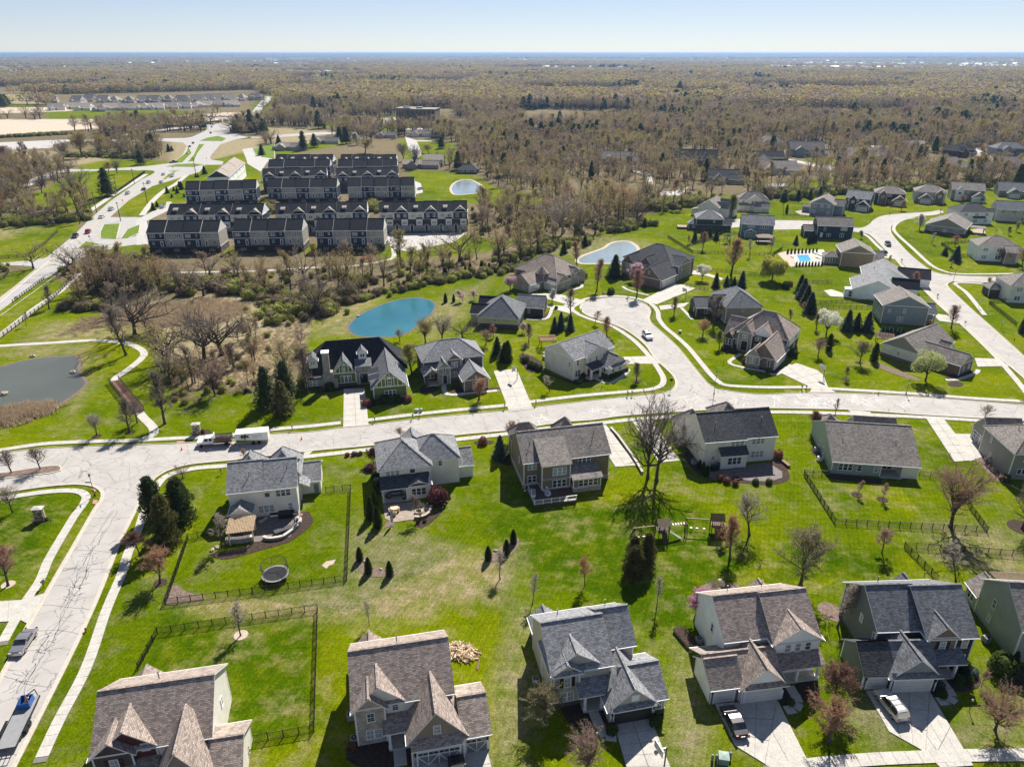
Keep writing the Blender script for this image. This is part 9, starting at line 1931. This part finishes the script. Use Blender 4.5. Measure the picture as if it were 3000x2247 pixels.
patio(WL('23',(1545,335),(1640,330),(1760,365),(1870,400),(1840,412),(1700,370),(1560,360)),'concrete','pool_terrace');patio(WL('24',(505,500),(570,490),(660,520),(680,555),(560,550)),'concrete');patio(WL('e',(905,410),(990,395),(1010,440),(940,450)),'pavers2');patio(WL('d',(935,255),(1040,235),(1100,270),(1090,290),(980,280)),'pavers2')
x_,y_=W('d',710,485);
e=empty('garden_pavilion',(x_,y_,0),R_(-6),'dark brown garden pavilion behind the dusty blue house','pavilion')
for px_ in(-3,3):
 for py_ in(-2,2):q=MB();q.box(px_-.12,px_+.12,py_-.12,py_+.12,0,2.6);q.build('post',M['wooddk'],e)
q=MB();q.add([(-3.6,-2.6,2.6),(3.6,-2.6,2.6),(3.6,2.6,2.6),(-3.6,2.6,2.6),(-1.4,0,3.7),(1.4,0,3.7)],[(0,1,5,4),(1,2,5),(2,3,4,5),(3,0,4),(3,2,1,0)]);q.build('roof',M['woodred'],e);q=MB();q.box(-3.2,3.2,-2.2,2.2,0,.3);q.build('deck',M['wooddk'],e)
x_,y_=W('e',935,430);e=empty('patio_cover',(x_,y_,0),R_(-30),'dark flat-topped patio cover beside the gabled ranch','pavilion')
for px_ in(-3,3):
 for py_ in(-2,2):q=MB();q.box(px_-.1,px_+.1,py_-.1,py_+.1,0,2.6);q.build('post',M['wooddk'],e)
q=MB();q.box(-3.6,3.6,-2.6,2.6,2.6,2.8);q.build('roof',M['wooddk'],e)
wallrun('low pale block wall running down beside the brown house driveway',WL('33',(900,225),(960,290),(1060,430),(1120,520),(1180,625)),.5,'stone','concrete',.35,'retaining_wall')
A_=W('21',975,1275);B_=W('21',1190,1540);az=math.atan2(B_[1]-A_[1],B_[0]-A_[0]);L_=math.dist(A_,B_);e=empty('footbridge',(*A_,0),az,'dark timber footbridge carrying the pond path through bare trees','footbridge')
for i in range(int(L_/.3)):q=MB();q.box(i*.3,i*.3+.27,-1.1,1.1,.2,.26);q.build('deck_board',M['woodred'],e)
for sg in(-1,1):
 for z_ in(.6,1.0,1.35):q=MB();q.box(0,L_,sg*1.1-.04,sg*1.1+.04,z_-.05,z_+.05);q.build('rail',M['wooddk'],e)
 for i in range(int(L_/2)+1):q=MB();q.box(i*2-.07,i*2+.07,sg*1.1-.07,sg*1.1+.07,0,1.5);q.build('post',M['wooddk'],e)
for c_,X,Y,s_ in(('32',955,1355,.35),('32',1095,1420,.35),('32',2075,1265,.4),('21',625,1200,.9),('21',40,1385,1.0),('21',280,1065,.8),('22',900,720,.7),('31',1810,1260,.5),('31',1850,1235,.5),('23',840,525,.7),('23',870,520,.6),('23',1040,570,.6),('43',1840,85,.8)):
 x_,y_=W(c_,X,Y);o=MB();o.ball((0,0,.25*s_),(s_,s_*.7,s_*.55),8,5,0,.18);o=o.build('boulder',M['tanstone'],None,(x_,y_,0),random.uniform(0,3));tag(o,'pale boulder '+{(955):'in the left crescent bed, upper',1095:'in the left crescent bed, right',2075:'in the right crescent bed',625:'off the right shore of the grey pond',40:'at the left edge of the grey pond',280:'beside the drain above the grey pond',900:'on the left shore of the teal pond',1810:'left of the counter wall',1850:'second left of the counter wall',840:'left on the rim of the turning circle',870:'right on the rim of the turning circle',1040:'at the head of the turning circle',1840:'in the bed behind the white house'}[X],'boulder')
for c_,X,Y,h_,k_,lb in(('32',1965,350,1.6,'russet','wide russet clipped hedge shrub by the pavement'),('32',1045,640,1.3,'boxwood','rear clipped ball beside the hip-roofed house'),('32',1058,715,1.3,'boxwood','middle clipped ball beside the hip-roofed house'),('32',1065,770,1.2,'boxwood','front clipped ball beside the hip-roofed house'),('32',1000,580,1.2,'plum','purple shrub low by the small purple tree'),('32',808,455,.8,'russet','left russet mound by the green box'),('32',865,448,.9,'russet','middle russet mound by the green box'),('32',920,442,.8,'russet','right russet mound by the green box'),('32',1413,1020,.6,'boxwood','left small yellow-green ball at the patio edge'),('32',1470,1015,.6,'boxwood','right small yellow-green ball at the patio edge'),
 ('43',905,1350,1.3,'boxwood','clipped shrub left of the dark garage'),('43',1280,1280,1.4,'boxwood','clipped shrub right of the dark garage'),('44',1510,1050,1.1,'boxwood','clipped shrub in the slate house path corner'),('44',1660,930,1.2,'boxwood','left yellow-green shrub at the slate house porch'),('44',1730,920,1.1,'boxwood','right yellow-green shrub at the slate house porch'),('44',1690,830,1.6,'arbor','dark evergreen mound at the slate house corner'),('44',1480,980,1.2,'bluespruce','blue-green shrub by the slate garage'),('44',220,1115,.9,'juniper','low shrub in the white house path bed'),('34',2045,670,1.6,'juniper','olive ornamental grass mound by the right-edge grey house'),('34',35,690,1.1,'boxwood','yellow-flowered shrub at the circular patio edge'),
 ('33',1830,655,1.2,'russet','first russet shrub on the circular patio rim'),('33',1890,680,1.2,'russet','second russet shrub on the circular patio rim'),('33',1960,700,1.1,'russet','third russet shrub on the circular patio rim'),('33',2135,690,1.1,'boxwood','yellow-green shrub on the circular patio rim'),('34',110,470,1.8,'russet','tall russet shrub right of the greige house'),('42',1310,1460,.5,'boxwood','small shrub by the brick house walk'),('42',860,1480,.9,'russet','small brown shrub at the pale brick corner'),
 ('22',660,1345,1.9,'boxwood','golden round shrub before the stone chimney'),('22',580,1365,1.4,'juniper','dark shrub left of the golden one'),('22',1020,1455,1.2,'boxwood','first clipped ball before the green gable'),('22',1070,1460,1.3,'boxwood','second clipped ball before the green gable'),('22',1120,1445,1.6,'boxwood','third clipped ball before the green gable'),('22',1180,1455,1.8,'boxwood','fourth clipped ball before the green gable'),('22',1235,1435,1.4,'boxwood','fifth clipped ball before the green gable'),('22',1325,1445,1.5,'russet','brown shrub at the right end of the green gable'),('22',975,1480,1.8,'russet','bare brown shrub at the drive edge of the half-timbered house'),
 ('23',620,1240,1.6,'boxwood','left evergreen before the cream house window'),('23',660,1235,1.4,'boxwood','right evergreen before the cream house window'),('23',595,1290,.9,'boxwood','little round evergreen in the white-edged bed'),('23',910,1240,1.1,'boxwood','left clipped shrub under the cream garage wall'),('23',940,1222,1.1,'boxwood','second clipped shrub under the cream garage wall'),('23',970,1205,1.1,'boxwood','third clipped shrub under the cream garage wall'),('23',1030,1185,1.1,'boxwood','last clipped shrub by the cream garage corner'),('23',175,1110,1.6,'arbor','first deck evergreen of the cream house'),('23',215,1150,1.6,'arbor','second deck evergreen of the cream house'),('23',250,1165,1.6,'arbor','third deck evergreen of the cream house'),('23',290,1180,1.6,'arbor','fourth deck evergreen of the cream house'),
 ('23',900,530,2.2,'boxwood','big clipped shrub above the turning circle'),('23',1860,1010,1.2,'boxwood','shrub by the left stone window'),('23',1950,1015,1.2,'boxwood','shrub by the stone entry steps'),('23',2050,1120,1.6,'russet','rust round shrub left of the gabled garage'),('23',435,655,1.0,'bluespruce','round blue shrub by the small drive'),('24',245,1060,2.0,'boxwood','rounded shrub behind the angled garage'),('24',30,1200,1.3,'boxwood','shrub before the angled garage wall'),('24',215,600-140,1.8,'russet','russet shrub by the willow'),('31',1725,260,.9,'boxwood','small evergreen by the truck-side pillar'),('31',398,1000,.6,'boxwood','small evergreen by the corner pillar'),('24',180,480,2.4,'arbor','dark mound beneath the willow right side'),('41',2040,1560,2.2,'boxwood','yellow-green hedge mass right of the bottom left house')):
 x_,y_=W(c_,X,Y);tree('bush:%s.%d'%(k_,len(k_)%3),x_,y_,h_,lb)
x_,y_=W('13',1545,390);e=empty('water_tower_mast',(x_,y_,0),0,'thin pale mast rising above the far right woods','mast');q=MB();q.cyl((0,0,0),(0,0,hgt('13',1545,390,245)),1.2,.8,8);q.build('shaft',M['white'],e);q=MB();q.cyl((0,0,hgt('13',1545,390,262)),(0,0,hgt('13',1545,390,245)),3,3,10);q.build('head',M['white'],e)
x_,y_=W('a',1400,305);e=empty('excavator',(x_,y_,0),0,'orange excavator with raised arm on the sandy building site','excavator');q=MB();q.box(-2.5,2.5,-1.6,1.6,.9,2.6);q.build('body',M['yellow'],e);q=MB();q.box(-3,3,-1.8,1.8,0,.9);q.build('tracks',M['black'],e);q=MB();q.bar((2,0,2.4),(6,0,7),.6);q.build('boom',M['yellow'],e);q=MB();q.bar((6,0,7),(9.5,0,4),.5);q.bar((9.5,0,4),(9.3,0,1.5),.8);q.build('arm',M['yellow'],e);q=MB();q.box(.5,2.2,-1.5,0,2.6,4);q.build('cab',M['carglass'],e)
for c_,X,Y,Yt,lb in(('a',1145,1460,960,'dark timber power pole by the arterial path'),('a',1035,1580,1310,'leaning lamp pole at the left crossing'),('a',1255,1435,1160,'grey pole right of the timber pole'),('a',1565,1540,1290,'tall dark pole at the crossing verge'),('a',1912,1310,1035,'tall dark pole on the broad verge'),('a',1745,1060,860,'pole on the left path'),('a',1520,1180,960,'second pole on the left path'),('11',1665,1080,965,'pole by the oval island'),('b',768,390,195,'pole at the slip lane island')):
 x_,y_=W(c_,X,Y);h_=hgt(c_,X,Y,Yt);e=empty('utility_pole',(x_,y_,0),0,lb,'pole');q=MB();q.cyl((0,0,0),(0,0,h_),.2,.12,8);q.build('shaft',M['wooddk'],e);q=MB();q.box(-.9,.9,-.08,.08,h_-.8,h_-.6);q.build('crossarm',M['wooddk'],e)
def skin_body(name,verts,edges,radii,mat,parent):
 me_=bpy.data.meshes.new(name);me_.from_pydata(verts,edges,[]);o=bpy.data.objects.new(name,me_);COL.objects.link(o);o.parent=parent
 md=o.modifiers.new('skin','SKIN');sv=me_.skin_vertices[0].data if me_.skin_vertices else None
 if sv is None:return o
 for i,r_ in enumerate(radii):sv[i].radius=(r_,r_)
 sv[0].use_root=True;o.modifiers.new('sub','SUBSURF').levels=1;o.modifiers['sub'].render_levels=1;me_.materials.append(M[mat]);return o
x_,y_=W('21',2115,1365);e=empty('riding_mower',(x_,y_,0),R_(15),'black zero-turn mower on the lawn edge below the meadow','mower')
q=MB();q.box(-.9,.7,-.45,.45,.25,.55);q.box(-.9,-.3,-.35,.35,.55,.85);q.build('chassis',M['black'],e);q=MB();q.box(.1,.9,-.7,.7,.15,.3);q.build('mowing_deck',M['darkgrey'],e);q=MB();q.box(-.35,.15,-.25,.25,.6,.75);q.box(-.4,-.3,-.25,.25,.75,1.2);q.build('seat',M['black'],e)
for u,r_ in((-.55,.3),(.85,.16)):
 for sg in(-1,1):q=MB();q.cyl((u,sg*.6-.1,r_),(u,sg*.6+.1,r_),r_,n=10);q.build('wheel',M['tyre'],e)
M['skin']=plain('skin',(.45,.28,.2),.6);M['hivis']=plain('hi_vis_shirt',(.35,.65,.05),.8)
e=empty('person',(x_,y_,.72),R_(15),'person in a lime hi-vis shirt seated on the black mower','person')
vs=[(-.05,0,.08),(-.08,0,.35),(-.08,0,.58),(-.05,0,.68),(-.03,0,.80),(.0,.1,.08),(.42,.13,.12),(.5,.13,-.28),(.62,.13,-.32),(0,-.1,.08),(.42,-.13,.12),(.5,-.13,-.28),(.62,-.13,-.32),(-.08,.2,.54),(.0,.26,.28),(.25,.2,.25),(-.08,-.2,.54),(.0,-.26,.28),(.25,-.2,.25)]
skin_body('body',vs,[(0,1),(1,2),(2,3),(3,4),(0,5),(5,6),(6,7),(7,8),(0,9),(9,10),(10,11),(11,12),(2,13),(13,14),(14,15),(2,16),(16,17),(17,18)],[.14,.14,.15,.06,.1,.09,.07,.05,.04,.09,.07,.05,.04,.06,.045,.035,.06,.045,.035],'darkgrey',e)
q=MB();q.lathe((-.08,0,.12),[(.17,0),(.19,.2),(.2,.4),(.1,.5)],10);q.build('shirt',M['hivis'],e);q=MB();q.ball((-.02,0,.84),(.1,.085,.12),10,7);q.build('head',M['skin'],e);q=MB();q.lathe((-.02,0,.9),[(.12,0),(.11,.06),(.04,.09)],10);q.box(.06,.2,-.07,.07,.9,.92);q.build('cap',M['hivis'],e)
print('SCENE',len(bpy.data.objects),'objects',len(bpy.data.meshes),'meshes')
